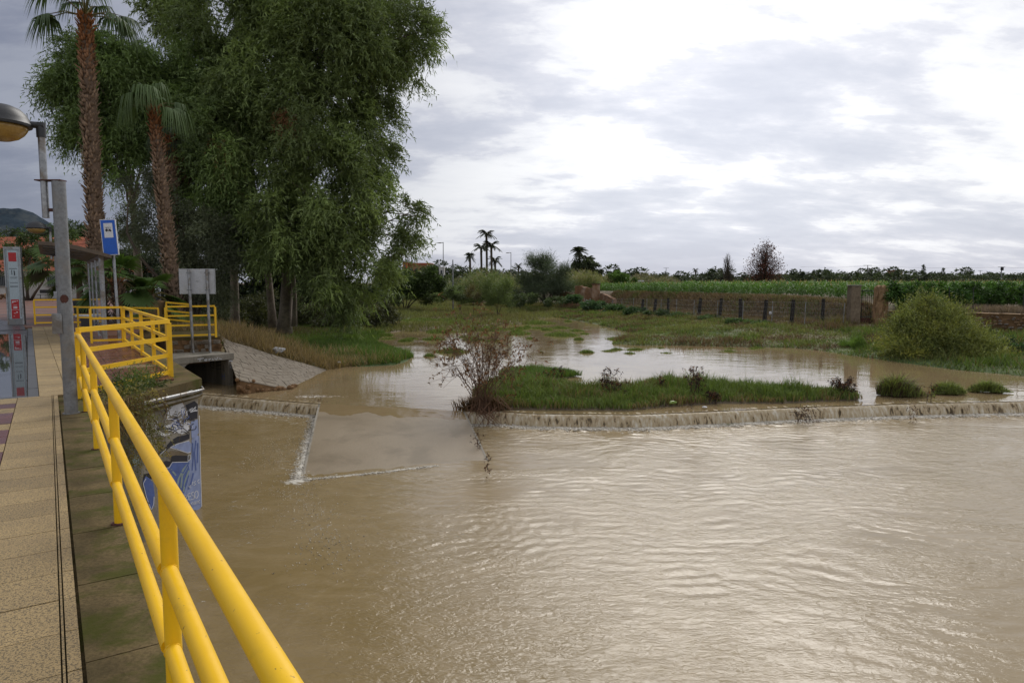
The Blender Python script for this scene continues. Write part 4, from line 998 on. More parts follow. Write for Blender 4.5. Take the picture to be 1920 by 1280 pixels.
# ------------------------------------------------------------------ foliage generators
def leaves_mesh(c, a, b, col, tri=False):
    """diamond leaves (or plain triangles): base c, length vector a, width vector b"""
    if tri:
        n = len(c); V = np.empty((n, 3, 3), np.float32); V[:, 0] = c - b * .5; V[:, 1] = c + b * .5; V[:, 2] = c + a; return V.reshape(-1, 3), np.arange(n * 3).reshape(n, 3), np.repeat(col, 3, axis=0)
    n = len(c); V = np.empty((n, 4, 3), np.float32)
    V[:, 0] = c; V[:, 1] = c + a * .45 + b * .5; V[:, 2] = c + a; V[:, 3] = c + a * .45 - b * .5
    F = np.arange(n * 4).reshape(n, 4); return V.reshape(-1, 3), F, np.repeat(col, 4, axis=0)
def unit(v): return v / (np.linalg.norm(v, axis=-1, keepdims=True) + 1e-9)
def strands(start, d0, length, k, L, w, droop, rg, cols, spread=.5, hang=.8):
    """strings of k leaves leaving start along d0 and bending down"""
    n = len(start); t = (np.arange(k)[None, :, None] + rg.random((n, k, 1))) / k
    ln = length[:, None, None]; dn = np.array([0, 0, -1.0])
    pos = start[:, None] + d0[:, None] * ln * t + dn * ln * droop * t ** 2
    dirv = unit(d0[:, None] * (1 - t * .6) + dn * hang * (.4 + t) + rg.normal(0, spread, (n, k, 3)))
    side = unit(np.cross(dirv, rg.normal(0, 1, (n, k, 3))))
    Ls = L * rg.uniform(.6, 1.3, (n, k, 1)); Ws = w * rg.uniform(.7, 1.3, (n, k, 1))
    cc = np.repeat(cols[:, None], k, 1) * rg.uniform(.75, 1.3, (n, k, 1))
    return pos.reshape(-1, 3), (dirv * Ls).reshape(-1, 3), (side * Ws).reshape(-1, 3), cc.reshape(-1, 3)
def crown(clumps, nstr, k, L, w, length, droop, base, rg, sub=14, subr=.32, spread=.5, hang=.8, light=(1.5, 1.5, 1.3), shell=.55):
    """clumps: list of (x,y,z,rx,ry,rz)"""
    cl = np.array(clumps, float); vol = (cl[:, 3] * cl[:, 5]); pr = vol / vol.sum()
    subc = []; 
    for i, c in enumerate(cl):
        m = max(4, int(sub * (c[3] * c[5] / vol.mean()) ** .8)); d = unit(rg.normal(0, 1, (m, 3))); r = (shell + (1 - shell) * rg.random((m, 1))) 
        p = c[:3] + d * r * c[3:6]; tone = rg.uniform(.6, 1.35, m)
        yel = rg.random(m)
        for j in range(m): subc.append((*p[j], c[3] * subr * rg.uniform(.6, 1.3), c[5] * subr * rg.uniform(.6, 1.3), tone[j], yel[j], *d[j]))
    s = np.array(subc); pq = (s[:, 3] * s[:, 4]) ** .35; q = rg.choice(len(s), nstr, p=pq / pq.sum()); s = s[q]
    off = unit(rg.normal(0, 1, (nstr, 3))) * rg.random((nstr, 1)) ** .4
    start = s[:, :3] + off * np.stack([s[:, 3], s[:, 3], s[:, 4]], 1)
    d0 = unit(s[:, 7:10] * .7 + off * .7 + rg.normal(0, .4, (nstr, 3)))
    b = np.array(base); lt = b * np.array(light); y = s[:, 6][:, None] ** 2
    cols = (b * (1 - y) + lt * y) * s[:, 5][:, None]
    return strands(start, d0, length * rg.uniform(.5, 1.3, nstr), k, L, w, droop, rg, cols, spread, hang)
def leaf_obj(name, parts, mat, parent, loc):
    c, a, b, col = parts; V, F, cc = leaves_mesh(c, a, b, col, tri=True)
    return np_mesh(name, V - np.array(loc, dtype=np.float32), F, mat, parent, col=cc)
def limb(mb, a, b, r0, r1, rg, n=6, sag=.08, seg=7):
    a = np.array(a, float); b = np.array(b, float); L_ = np.linalg.norm(b - a); pts = []; rr = []
    o = rg.normal(0, L_ * sag, 3)
    for i in range(seg + 1):
        t = i / seg; p = lerp(a, b, t) + o * math.sin(t * math.pi) + rg.normal(0, L_ * .012, 3) * (0 < i < seg); p[2] += L_ * .07 * math.sin(t * math.pi); pts.append(p); rr.append(r0 + (r1 - r0) * t ** .8)
    mb.tube(pts, rr, n); return pts
def CL(px, py, Y, r, rz=None, ry=None):     # a clump seen at this place with a radius in photograph pixels
    p = P(px, py, Y); s = Y / 1280; return (p[0], p[1], p[2], r * s, (ry or r) * s, (rz or r) * s)

def gz(x, y): return float(height(np.array([x]), np.array([y]))[0])
# ------------------------------------------------------------------ eucalyptus trees
def euc(label, base, trunk_top, clumps, nstr, colr, seed, r0=.45, k=9, L=.26, w=.045, length=1.2, stems=None, limbs=True, sub=14, subr=.32):
    rg = np.random.default_rng(seed); base = np.array(base, float)
    t = thing('eucalyptus_tree', label, 'tree', base)
    tb_ = MB(); top = np.array(trunk_top, float)
    segs = 12; pts = []
    for i in range(segs + 1):
        f = i / segs; p = lerp(base - np.array([0, 0, .4]), top, f) + np.array([math.sin(f * 5) * .12, 0, 0]); pts.append(p)
    tb_.tube(pts, [r0 * (1.35 if i == 0 else 1 - .72 * i / segs) for i in range(segs + 1)], 12)
    for (b2, t2, r2) in (stems or []):
        m_ = [lerp(np.array(b2, float), np.array(t2, float), f) + np.array([math.sin(f * 4) * .15, 0, 0]) for f in np.linspace(0, 1, 9)]
        tb_.tube(m_, [r2 * (1.25 if i == 0 else 1 - .07 * i) for i in range(9)], 9)
    tb_.build('trunk', M['bark'], t, True)
    if limbs:
        lb = MB()
        for c in clumps:
            f = min(.97, max(.25, (c[2] - base[2]) / (top[2] - base[2] + 1e-6) * .72)); i = int(f * segs)
            e = limb(lb, pts[i], c[:3], r0 * .30, .03, rg, 6)
            for q in range(3):
                d = unit(rg.normal(0, 1, 3)); limb(lb, e[rg.integers(3, 7)], np.array(c[:3]) + d * np.array(c[3:6]) * .8, .05, .012, rg, 4, seg=4)
        lb.build('branches', M['bark'], t, True)
    leaf_obj('crown', crown(clumps, nstr, k, L, w, length, .5, colr, rg, sub=sub, subr=subr, hang=.55, spread=.62), M['leaf'], t, base)
    return t
Yt = 44
tbx_, tby_ = P(531, 612, Yt)[:2]; tz = gz(tbx_, tby_)
big = [CL(330, -40, Yt + 1, 75), CL(430, 20, Yt, 110), CL(560, -30, Yt - 1, 130), CL(690, -40, Yt, 110), CL(620, 80, Yt - 2, 110), CL(720, 70, Yt - 1, 70), CL(775, 55, Yt - 1, 48), CL(800, 70, Yt - 1, 32, 26), CL(765, 115, Yt - 1, 30, 40), CL(690, 150, Yt - 1, 55),
       CL(500, 150, Yt - 1, 110), CL(400, 150, Yt, 70), CL(590, 230, Yt - 3, 110), CL(680, 240, Yt - 1, 55, 60), CL(695, 300, Yt - 1, 42, 50), CL(480, 300, Yt - 2, 100), CL(600, 360, Yt - 4, 95), CL(685, 370, Yt - 2, 50), CL(710, 420, Yt - 2, 45), CL(765, 400, Yt - 1, 28, 24), CL(755, 440, Yt - 1, 30, 34), CL(780, 405, Yt - 1, 14, 12),
       CL(540, 420, Yt - 5, 85), CL(460, 420, Yt - 1, 70), CL(640, 470, Yt - 4, 80), CL(700, 500, Yt - 3, 45, 60), CL(605, 515, Yt - 6, 45, 35), CL(660, 560, Yt - 3, 55, 40), CL(535, 470, Yt - 6, 42, 38), CL(340, 40, Yt + 1, 50, 45)]
t1 = P(560, -60, Yt)
euc('huge drooping eucalyptus with two pale trunks on the grassy bank, filling the left centre', (tbx_, tby_, tz), t1, big, 33000, (.125, .165, .055), 11, r0=.42,
    stems=[(P(552, 612, Yt - .3), P(540, 420, Yt), .16), (P(512, 614, Yt + 1.2), P(470, 300, Yt + 1), .26)], k=9, L=.33, w=.075, length=1.05, sub=22, subr=.25)
mid = [CL(330, 170, 42, 55), CL(400, 200, 42, 60), CL(350, 240, 41, 55), CL(420, 270, 40, 65), CL(400, 340, 40, 60), CL(330, 290, 42, 35, 40), CL(450, 200, 43, 50), CL(430, 400, 40, 50), CL(380, 130, 43, 50)]
mb_ = P(440, 606, 45)
euc('light green eucalyptus behind the second palm, between the palms and the huge tree', (mb_[0], mb_[1], gz(mb_[0], mb_[1])), P(420, 150, 44), mid, 10500, (.12, .17, .055), 12, r0=.3, L=.31, w=.066)
lef = [CL(150, 125, 40, 42), CL(140, 180, 40, 38, 45), CL(165, 230, 40, 40, 45), CL(205, 120, 40, 42), CL(250, 150, 41, 48), CL(215, 190, 41, 50), CL(270, 200, 41, 50), CL(160, 275, 40, 22, 34), CL(210, 265, 40, 30, 40), CL(215, 300, 40, 14, 34), CL(300, 150, 42, 35), CL(120, 110, 40, 20, 20), CL(190, 80, 40, 18), CL(240, 95, 40, 25, 20), CL(255, 255, 41, 34, 34), CL(280, 255, 41, 30, 30)]
lb_ = P(262, 590, 44)
euc('eucalyptus with a rounded crown behind the tallest palm at the left', (lb_[0], lb_[1], 0), P(230, 160, 41), lef, 10500, (.11, .16, .05), 13, r0=.28, L=.30, w=.062)
olv = [CL(262, 345, 38, 26, 20), CL(280, 400, 38, 34), CL(300, 445, 38, 34), CL(345, 430, 38, 44), CL(395, 450, 38, 44), CL(360, 490, 38, 40), CL(420, 510, 38, 38, 50), CL(250, 425, 38, 22, 20), CL(300, 345, 39, 30), CL(400, 545, 38, 30, 24)]
ob = P(372, 600, 38)
def bushtree(name, label, cat, base, clumps, nstr, colr, seed, L=.10, w=.05, k=6, length=.5, droop=.25, mat='leaf', bark='barkdark', r0=.14, hang=.1, spread=.8, group=None, sub=12, subr=.35, stems=5, light=(1.4, 1.4, 1.2)):
    rg = np.random.default_rng(seed); base = np.array(base, float); t = thing(name, label, cat, base, group)
    m = MB()
    for i in range(min(stems, len(clumps)) if stems else 0):
        c = clumps[i % len(clumps)]; limb(m, base + np.array([rg.normal(0, r0), rg.normal(0, r0), -.2]), c[:3], r0, r0 * .15, rg, 5, seg=5)
    if m.v: m.build('stems' if 'tree' not in name else 'trunk', M[bark], t, True)
    leaf_obj('foliage' if 'tree' not in name else 'crown', crown(clumps, nstr, k, L, w, length, droop, colr, rg, sub=sub, subr=subr, hang=hang, spread=spread, light=light), M[mat], t, base)
    return t
bushtree('olive_tree', 'grey green small tree behind the blank sign, below the eucalyptus', 'tree', (ob[0], ob[1], gz(ob[0], ob[1])), olv, 8500, (.105, .12, .075), 14, L=.13, w=.05, k=7, length=.7, droop=.5, r0=.13, hang=.35)
# dead hanging twigs and russet leaves caught in the big crown
rg = np.random.default_rng(40)
for (px, py, r, n_, lab) in ((545, 215, 16, 160, 'hanging bunch of dead russet leaves high in the huge eucalyptus'), (422, 285, 26, 90, 'tangle of dead bare twigs in front of the light green eucalyptus')):
    c = CL(px, py, 39, r, r * 1.8); t = thing('dead_twigs', lab, 'twigs', c[:3])
    leaf_obj('dry_leaves', crown([c], n_, 6, .22, .03, .8, .9, (.20, .10, .05), rg, sub=6), M['dryleaf'], t, c[:3])
# undergrowth: dark thicket below the crown
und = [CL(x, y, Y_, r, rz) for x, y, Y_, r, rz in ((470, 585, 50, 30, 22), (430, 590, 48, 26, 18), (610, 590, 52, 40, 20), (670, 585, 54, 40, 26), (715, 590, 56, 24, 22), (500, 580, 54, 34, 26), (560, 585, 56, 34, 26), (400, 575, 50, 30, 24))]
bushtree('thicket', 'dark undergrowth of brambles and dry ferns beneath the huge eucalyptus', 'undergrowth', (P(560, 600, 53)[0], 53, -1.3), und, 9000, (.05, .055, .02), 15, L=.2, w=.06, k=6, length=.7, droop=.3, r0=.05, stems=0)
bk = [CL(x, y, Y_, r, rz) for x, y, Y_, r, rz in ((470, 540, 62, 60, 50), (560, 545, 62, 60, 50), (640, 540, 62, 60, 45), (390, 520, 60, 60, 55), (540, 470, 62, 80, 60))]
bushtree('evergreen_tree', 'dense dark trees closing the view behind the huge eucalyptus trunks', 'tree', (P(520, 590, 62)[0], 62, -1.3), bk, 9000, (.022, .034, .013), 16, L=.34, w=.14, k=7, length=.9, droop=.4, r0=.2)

# ------------------------------------------------------------------ palms
def fan_palm(label, base, top, r0, r1, seed, nfr=22, petiole=1.3, fan=1.1, droop=.7, green=(.055, .085, .03), name='fan_palm', elmin=-30, elmax=75, skirt=0, boots=True, az=None, group=None):
    rg = np.random.default_rng(seed); base = np.array(base, float); top = np.array(top, float)
    t = thing(name, label, 'palm', base, group); H_ = np.linalg.norm(top - base); seg = max(6, int(H_ / .35))
    pts = [lerp(base, top, i / seg) + np.array([math.sin(i / seg * 3) * .06, 0, 0]) for i in range(seg + 1)]; pts[0] = pts[0] - np.array([0, 0, .3])
    rad = [r0 + (r1 - r0) * (i / seg) + (.10 * r0 if i % 2 else 0) for i in range(seg + 1)]; rad[0] = r0 * 1.25
    MB().tube(pts, rad, 14).build('trunk', M['palmbark'], t, True)
    if boots:                                   # the cut leaf bases standing proud of the trunk
        per = max(10, int(2 * math.pi * r0 / .13)); rows_ = int(H_ / .17); n = per * rows_
        kk = np.arange(n); f = (kk // per + rg.random(n) * .5) / rows_; ang = (kk % per) / per * 2 * math.pi + (kk // per) * .4 + rg.normal(0, .12, n)
        r = r0 + (r1 - r0) * f; c = base + (top - base) * f[:, None]; o = np.stack([np.cos(ang), np.sin(ang), 0 * ang], 1)
        c = c + o * (r * .93)[:, None]; a = unit(o * rg.uniform(.35, .9, (n, 1)) + np.array([0, 0, 1.0]) + rg.normal(0, .15, (n, 3))) * rg.uniform(.18, .38, (n, 1)); b = np.stack([-np.sin(ang), np.cos(ang), 0 * ang], 1) * rg.uniform(.08, .15, (n, 1))
        lo = sstep(.35, .0, f)[:, None]; hi = sstep(.72, 1.0, f)[:, None]; basec = np.array([.23, .155, .10]); tone = rg.uniform(.55, 1.25, (n, 1))
        col_ = (basec * (1 - lo) + np.array([.13, .10, .075]) * lo) * (1 - hi) + np.array([.26, .10, .035]) * hi
        V, F, cc = leaves_mesh(c, a, b, col_ * tone); V = V.reshape(n, 4, 3); thick = np.repeat(o[:, None] * .025, 4, 1)
        V2 = np.concatenate([V + thick, V - thick * .4], 1).reshape(-1, 3); i8 = np.arange(n)[:, None] * 8
        Fs = np.concatenate([i8 + np.array(q)[None] for q in ((0, 1, 2, 3), (7, 6, 5, 4), (0, 4, 5, 1), (1, 5, 6, 2), (2, 6, 7, 3), (3, 7, 4, 0))])
        bo = np_mesh('leaf_base', V2 - base.astype(np.float32), Fs, M['boot'], t, col=np.repeat(col_ * tone, 8, axis=0)); bo['kind'] = 'stuff'
    stem = MB()
    for i in range(nfr):
        el = R(elmin + (elmax - elmin) * ((i * .7548) % 1)); a_ = (az[i % len(az)] if az else i * 2.39996) + rg.normal(0, .15)
        d = np.array([math.cos(a_) * math.cos(el), math.sin(a_) * math.cos(el), math.sin(el)]); pl = petiole * rg.uniform(.8, 1.15)
        p0 = top; p1 = top + d * pl * .55 + np.array([0, 0, .04]); p2 = top + d * pl + np.array([0, 0, -.16 * pl])
        stem.tube([p0, p1, p2], [.035, .025, .016], 4)
        ax = unit(p2 - p1); sd = unit(np.cross(ax, np.array([0, 0, 1.0]) + rg.normal(0, .2, 3))); ns = 30; V = []; F = []; cc = []
        tone = rg.uniform(.7, 1.25); cb = np.array(green) * tone
        for j in range(ns):
            th = R(-108 + 216 * j / (ns - 1)) + rg.normal(0, .03); dr = ax * math.cos(th) + sd * math.sin(th); ln = fan * (1 - .22 * abs(th) / 1.9) * rg.uniform(.88, 1.08)
            wv = unit(np.cross(dr, np.cross(ax, sd))) * (.034 if droop < .5 else .021) * fan
            q = p2.copy(); prev = None
            for k_ in range(5):
                f = k_ / 4; q = p2 + dr * ln * f + np.array([0, 0, -1.0]) * ln * droop * max(0, f - .35) ** 1.6 * 1.35 - dr * ln * droop * .35 * max(0, f - .4)
                ww = wv * (0.45 + f * 2.2 if f < .5 else (1 - f) * 2.6 + .05) * (1 if k_ < 4 else .1)
                V += [q - ww, q + ww]; cc += [cb * (1 + .3 * f)] * 2
            o_ = len(V) - 10; F += [(o_ + 2 * m_, o_ + 2 * m_ + 1, o_ + 2 * m_ + 3, o_ + 2 * m_ + 2) for m_ in range(4)]
        np_mesh('frond', np.array(V) - base, np.array(F), M['leaf'], t, col=np.array(cc))
    stem.build('leaf_stalks', surf('palm_stalk', (.10, .12, .03), None, 4, .6, 0) if 'palmst' not in M else M['palmst'], t)
    if skirt:
        c, a, b, col_ = crown([(top[0], top[1], top[2] - skirt * .5, r1 + .35, r1 + .35, skirt * .5)], int(260 * skirt), 4, .6, .05, .6, .9, (.15, .10, .06), rg, hang=1.2)
        leaf_obj('dead_skirt', (c, a, b, col_), M['dryleaf'], t, base)
    return t
M['palmst'] = surf('palm_stalk', (.12, .13, .03), (.12, .07, .02), 3, .6, 0)
YP = 30.5
pb, pt_ = P(186, 600, YP), P(160, 30, YP)
fan_palm('tallest fan palm whose crown is cut by the top edge, behind the tram shelter', (pb[0], pb[1], 0), pt_, .32, .20, 21, nfr=15, petiole=1.55, fan=1.35, droop=1.15, green=(.065, .10, .045), elmin=2, elmax=80)
YP2 = 31.5
pb, pt_ = P(329, 604, YP2), P(288, 203, YP2)
fan_palm('second fan palm with a leaning shaggy trunk beside the blank sign', (pb[0], pb[1], 0), pt_, .27, .15, 22, nfr=12, petiole=1.0, fan=1.25, droop=1.6, green=(.09, .135, .05), elmin=8, elmax=84)
for (x0, x1, y1, Y_, lab, sd_) in ((342, 320, 255, 39, 'slim dark palm trunk just right of the second palm, lost in the foliage', 23), (365, 343, 280, 40, 'dark palm trunk behind the light green eucalyptus, right of its neighbour', 24)):
    pb, pt_ = P(x0, 590, Y_), P(x1, y1, Y_)
    fan_palm(lab, (pb[0], pb[1], 0), pt_, .30, .22, sd_, nfr=12, petiole=1.0, fan=1.0, droop=1.0, green=(.04, .06, .03))
for (bx, by, tx, ty, Y_, fan_, nf, lab, sd_, r_) in ((226, 600, 218, 525, 29, 1.15, 15, 'young fan palm with a stout shaggy trunk beside the tram stop sign pole', 31, .2), (150, 588, 146, 518, 35.5, 1.0, 12, 'low fan palm behind the litter bin and the shelter', 32, .16), (118, 575, 112, 492, 36, 1.3, 13, 'fan palm between the distant lamp and the white house', 33, .15), (285, 573, 285, 552, 30, .9, 13, 'small fan palm growing from the round stone planter', 34, .1), (178, 590, 172, 500, 34, 1.2, 12, 'fan palm half hidden behind the shelter roof', 35, .2)):
    pb, pt_ = P(bx, by, Y_), P(tx, ty, Y_)
    fan_palm(lab, (pb[0], pb[1], min(pb[2], .5) if sd_ == 34 else 0), pt_, r_, r_ * .9, sd_, nfr=nf, petiole=.9, fan=fan_, droop=.28, green=(.075, .13, .03), elmin=-25, elmax=80, boots=sd_ in (31,))
pc = P(285, 592, 30); t = thing('stone_planter', 'round stone planter with a small palm in front of the black fence', 'planter', (pc[0], pc[1], 0))
MB().lathe([(.42, 0), (.46, .1), (.52, .8), (.55, .84), (.55, .92), (.47, .92), (.45, .85)], (pc[0], pc[1], 0), 16).build('bowl', M['adobepale'], t, 'auto')

# ------------------------------------------------------------------ grass
def blades(x, y, h, wd, lean, col, rg, tip=None, simple=False):
    """one triangle pair per blade, standing on the ground"""
    n = len(x); z = height(x, y) - .02; a = rg.uniform(0, 2 * math.pi, n); la = rg.uniform(0, 2 * math.pi, n)
    s = np.stack([np.cos(a), np.sin(a), 0 * a], 1) * (wd / 2)[:, None]; ld = np.stack([np.cos(la), np.sin(la), 0 * la], 1)
    b0 = np.stack([x, y, z], 1); md = b0 + ld * (h * lean * .3)[:, None]; md[:, 2] += h * .6; tp = b0 + ld * (h * lean)[:, None]; tp[:, 2] += h * (1 - .3 * lean)
    if simple:
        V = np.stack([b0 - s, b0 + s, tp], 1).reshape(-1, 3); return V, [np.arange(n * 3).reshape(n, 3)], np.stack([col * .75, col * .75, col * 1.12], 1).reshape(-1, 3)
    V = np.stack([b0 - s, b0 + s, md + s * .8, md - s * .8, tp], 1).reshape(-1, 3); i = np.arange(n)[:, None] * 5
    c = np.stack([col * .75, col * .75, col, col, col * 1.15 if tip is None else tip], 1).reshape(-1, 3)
    return V, [i + np.array([[0, 1, 2, 3]]), i + np.array([[3, 2, 4]])], c
def grass_obj(name, label, x, y, h, wd, lean, col, rg, cat='grass'):
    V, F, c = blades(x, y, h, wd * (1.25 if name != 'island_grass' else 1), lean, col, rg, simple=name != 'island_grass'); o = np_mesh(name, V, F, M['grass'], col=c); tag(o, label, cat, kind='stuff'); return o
def scatter(n, poly, rg):
    p = np.array(poly); lo, hi = p.min(0), p.max(0); xs_, ys_ = [], []; got = 0
    while got < n:
        x = rg.uniform(lo[0], hi[0], n * 2); y = rg.uniform(lo[1], hi[1], n * 2); k = inside(x, y, poly); xs_.append(x[k]); ys_.append(y[k]); got += k.sum()
    return np.concatenate(xs_)[:n], np.concatenate(ys_)[:n]
GRN = np.array([.095, .155, .026]); GRN2 = np.array([.10, .13, .03]); DRY = np.array([.30, .215, .10]); BRN = np.array([.17, .11, .065]); OLI = np.array([.165, .185, .055])
rg = np.random.default_rng(50)
# island strip above the long weir
isl = [A2(895, 768), A2(1000, 770), A2(1180, 771), A2(1250, 764), A2(1340, 758), A2(1480, 757), A2(1618, 751), A2(1600, 738), A2(1480, 733), A2(1330, 722), A2(1220, 716), A2(1190, 728), A2(1095, 730), A2(1060, 722), A2(990, 718), A2(920, 715), A2(885, 735)]
isl2 = [A2(960, 716), A2(1040, 712), A2(1092, 706), A2(1060, 699), A2(1000, 692), A2(950, 696), A2(935, 706)]
tufts = [(1682, 742, 52, 24, 'dark grass tussock with brown stalks, first after the island towards the right', .62), (1776, 738, 36, 18, 'small green tussock on the weir crest, middle one of the three at the right', .36), (1852, 735, 40, 15, 'low green tussock on the weir crest, the rightmost', .34)]
x, y = scatter(26000, isl, rg); d = seg_dist(x, y, isl); n_ = fbm(x * .9, y * .9, 101); k = rg.random(len(x)) < np.clip(d / .22 + (fbm(x * 2.2, y * 2.2, 103) - .42) * 3.2, .04, 1); x, y, d, n_ = x[k], y[k], d[k], n_[k]; x = x + rg.normal(0, .05, len(x)); y = y + rg.normal(0, .05, len(x)); hh = np.clip(.06 + d * .26, 0, .32) * (.15 + 1.9 * fbm(x * 1.7, y * 1.7, 104) ** 1.3) * rg.uniform(.4, 1.6, len(x))
colg = GRN * (1 - n_[:, None] * .5) + OLI * n_[:, None] * .6; colg *= rg.uniform(.6, 1.3, (len(x), 1)); br = rg.random(len(x)) < np.clip(.08 + 1.6 * (fbm(x * 1.1, y * 1.1, 105) - .52) + .35 * (d < .22), 0, .9); colg[br] = DRY * rg.uniform(.3, .9, (br.sum(), 1))
# the island is ground of its own: raise a low mud mound under the strip
def mound(poly, top, name, label, par=None):
    p = np.array(poly); lo, hi = p.min(0) - .6, p.max(0) + .6; gx = np.arange(lo[0], hi[0], .16); gy = np.arange(lo[1], hi[1], .16); X, Yy = np.meshgrid(gx, gy); dd = sdist(X, Yy, poly)
    Z = np.where(dd > 0, ZU - .02 + top * (1 - np.exp(-dd / .35)), ZU - .02 + dd * .5) + (fbm(X * 2, Yy * 2, 6) - .5) * .05
    F = grid_faces(len(gy), len(gx)); Z = np.maximum(Z, -2.4); k = (Yy > frontY(X) + .03).ravel()[F].all(1) & (dd.ravel()[F] > -.5).all(1)
    cc = np.ones(X.shape + (3,)) * np.array([.10, .075, .045]); o = np_mesh(name, np.stack([X, Yy, Z], -1).reshape(-1, 3), F[k], gm, col=cc.reshape(-1, 3), smooth=True); tag(o, kind='structure'); return o
mound(isl, .10, 'mud_bank', ''); mound(isl2, .07, 'mud_bank', '')
def onwater(V, z): return V
_h0 = height
def height_isl(xx, yy): return np.full(np.shape(xx), ZU + .06)
height = height_isl
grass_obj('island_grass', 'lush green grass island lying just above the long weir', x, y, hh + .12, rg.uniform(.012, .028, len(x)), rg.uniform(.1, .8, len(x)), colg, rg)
x, y = scatter(6500, isl2, rg); grass_obj('island_grass', 'small low patch of grass behind the left end of the grass island', x, y, rg.uniform(.08, .3, len(x)), rg.uniform(.015, .03, len(x)), rg.uniform(.1, .7, len(x)), GRN * rg.uniform(.6, 1.4, (len(x), 1)), rg)
for (px, py, w2, h2, lab, hg) in tufts:
    c = at(px, py, ZU); rx = w2 / 1280 * c[1]; n = 2600; a = rg.uniform(0, 6.28, n); r = np.sqrt(rg.random(n)) * (.45 + .95 * vnoise(a * 1.6 + px, a * 0, 5)); xx = c[0] + np.cos(a) * r * rx; yy = c[1] + np.sin(a) * r * rx * .55
    hh = np.clip(hg * (1.15 - r ** 1.5) * rg.uniform(.35, 1.45, n), .04, 2); dark = rg.random((n, 1)) < (.5 if px == 1682 else .12)
    col_ = np.where(dark, np.array([.085, .055, .035]), OLI * .9 + GRN * .5) * rg.uniform(.5, 1.4, (n, 1)); V, F, cc = blades(xx, yy, hh, rg.uniform(.012, .025, n), rg.uniform(.2, 1.1, n), col_, rg)
    t = thing('grass_tussock', lab, 'grass', (c[0], c[1], ZU)); np_mesh('blades', V - np.array(t.location, dtype=np.float32), F, M['grass'], t, col=cc)
# small tufts standing in the shallow upper water
tf = [(1100, 661, 20, .28), (1065, 629, 22, .22), (1095, 626, 16, .2), (825, 622, 34, .38), (848, 660, 40, .45), (805, 668, 14, .3), (925, 640, 22, .3), (975, 626, 30, .35), (895, 612, 40, .4), (1010, 606, 40, .4), (960, 600, 60, .4), (860, 604, 40, .4), (790, 600, 46, .4), (930, 588, 70, .5), (840, 592, 50, .45), (1050, 615, 26, .3), (870, 632, 14, .25), (1160, 636, 30, .3), (700, 622, 30, .4), (760, 640, 20, .3), (1015, 660, 6, .12), (1600, 665, 6, .1)]
rt_ = random.Random(12)
for _ in range(46): tf.append((rt_.uniform(705, 1090), rt_.uniform(582, 640), rt_.uniform(10, 44), rt_.uniform(.15, .45)))
for _ in range(14): tf.append((rt_.uniform(1090, 1500), rt_.uniform(648, 664), rt_.uniform(6, 26), rt_.uniform(.08, .22)))
xs_, ys2, hs_, cs_ = [], [], [], []
for (px, py, w2, hg) in tf:
    c = at(px, py, ZU); rx = w2 / 1280 * c[1]; n = int(200 + 22 * w2); a = rg.uniform(0, 6.28, n); r = np.sqrt(rg.random(n)) * (.6 + .5 * vnoise(a * 1.5, a * 0 + px, 3)); xs_.append(c[0] + np.cos(a) * r * rx); ys2.append(c[1] + np.sin(a) * r * rx * (1.6 if c[1] > 45 else .9)); hs_.append(hg * (1.1 - r) * rg.uniform(.5, 1.3, n)); cs_.append((GRN * .6 + OLI * .5) * rg.uniform(.6, 1.35, (n, 1)))
x, y, hh, cc_ = map(np.concatenate, (xs_, ys2, hs_, cs_)); ZUb = ZU
def height(xx, yy): return np.full(np.shape(xx), ZU - .03)
grass_obj('water_grass', 'green grass tufts standing in the shallow flood water beyond the weir', x, y, hh, .02 + y * .0008, rg.uniform(.1, .8, len(x)), cc_, rg)
height = _h0
# left bank: lush green by the water, tall straw along the apron
lp = [A2(612, 694), A2(650, 688), A2(745, 683), A2(778, 668), A2(730, 650), A2(705, 640), A2(722, 626), A2(712, 612), (-6, 60), (-24, 58), (-19, 34), (-13, 26)]
x, y = scatter(105000, lp, rg); dl = sdist(x, y, leftland); k = (dl > -.25); x, y, dl = x[k], y[k], dl[k]
n_ = fbm(x * .5, y * .5, 111); dp = -sdist(x, y, plaza); apd = seg_dist(x, y, [(p[0], p[1]) for p in top_ap], closed=False)
dryf = np.clip(1.15 - apd / 3.6 + (n_ - .5) * 1.2, 0, 1) * (y < 37); isdry = rg.random(len(x)) < dryf
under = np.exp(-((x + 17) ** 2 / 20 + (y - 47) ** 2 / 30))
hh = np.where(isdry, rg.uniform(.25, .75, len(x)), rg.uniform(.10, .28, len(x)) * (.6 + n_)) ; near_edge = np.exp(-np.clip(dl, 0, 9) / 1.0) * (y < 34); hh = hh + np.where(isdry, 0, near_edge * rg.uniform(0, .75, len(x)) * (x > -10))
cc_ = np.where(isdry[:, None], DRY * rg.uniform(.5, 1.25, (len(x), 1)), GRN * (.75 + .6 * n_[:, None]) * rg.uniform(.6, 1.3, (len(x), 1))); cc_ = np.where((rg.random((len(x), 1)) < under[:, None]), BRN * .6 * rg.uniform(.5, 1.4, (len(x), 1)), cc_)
inap = inside(x, y, [(p[0], p[1]) for p in base_ap] + [(p[0], p[1]) for p in top_ap[::-1]]) 
k = ~inap; grass_obj('bank_grass', 'green and straw coloured grass on the left bank beside the stone apron', x[k], y[k], hh[k], (.012 + y[k] * .0006), rg.uniform(.1, .9, k.sum()), cc_[k], rg)
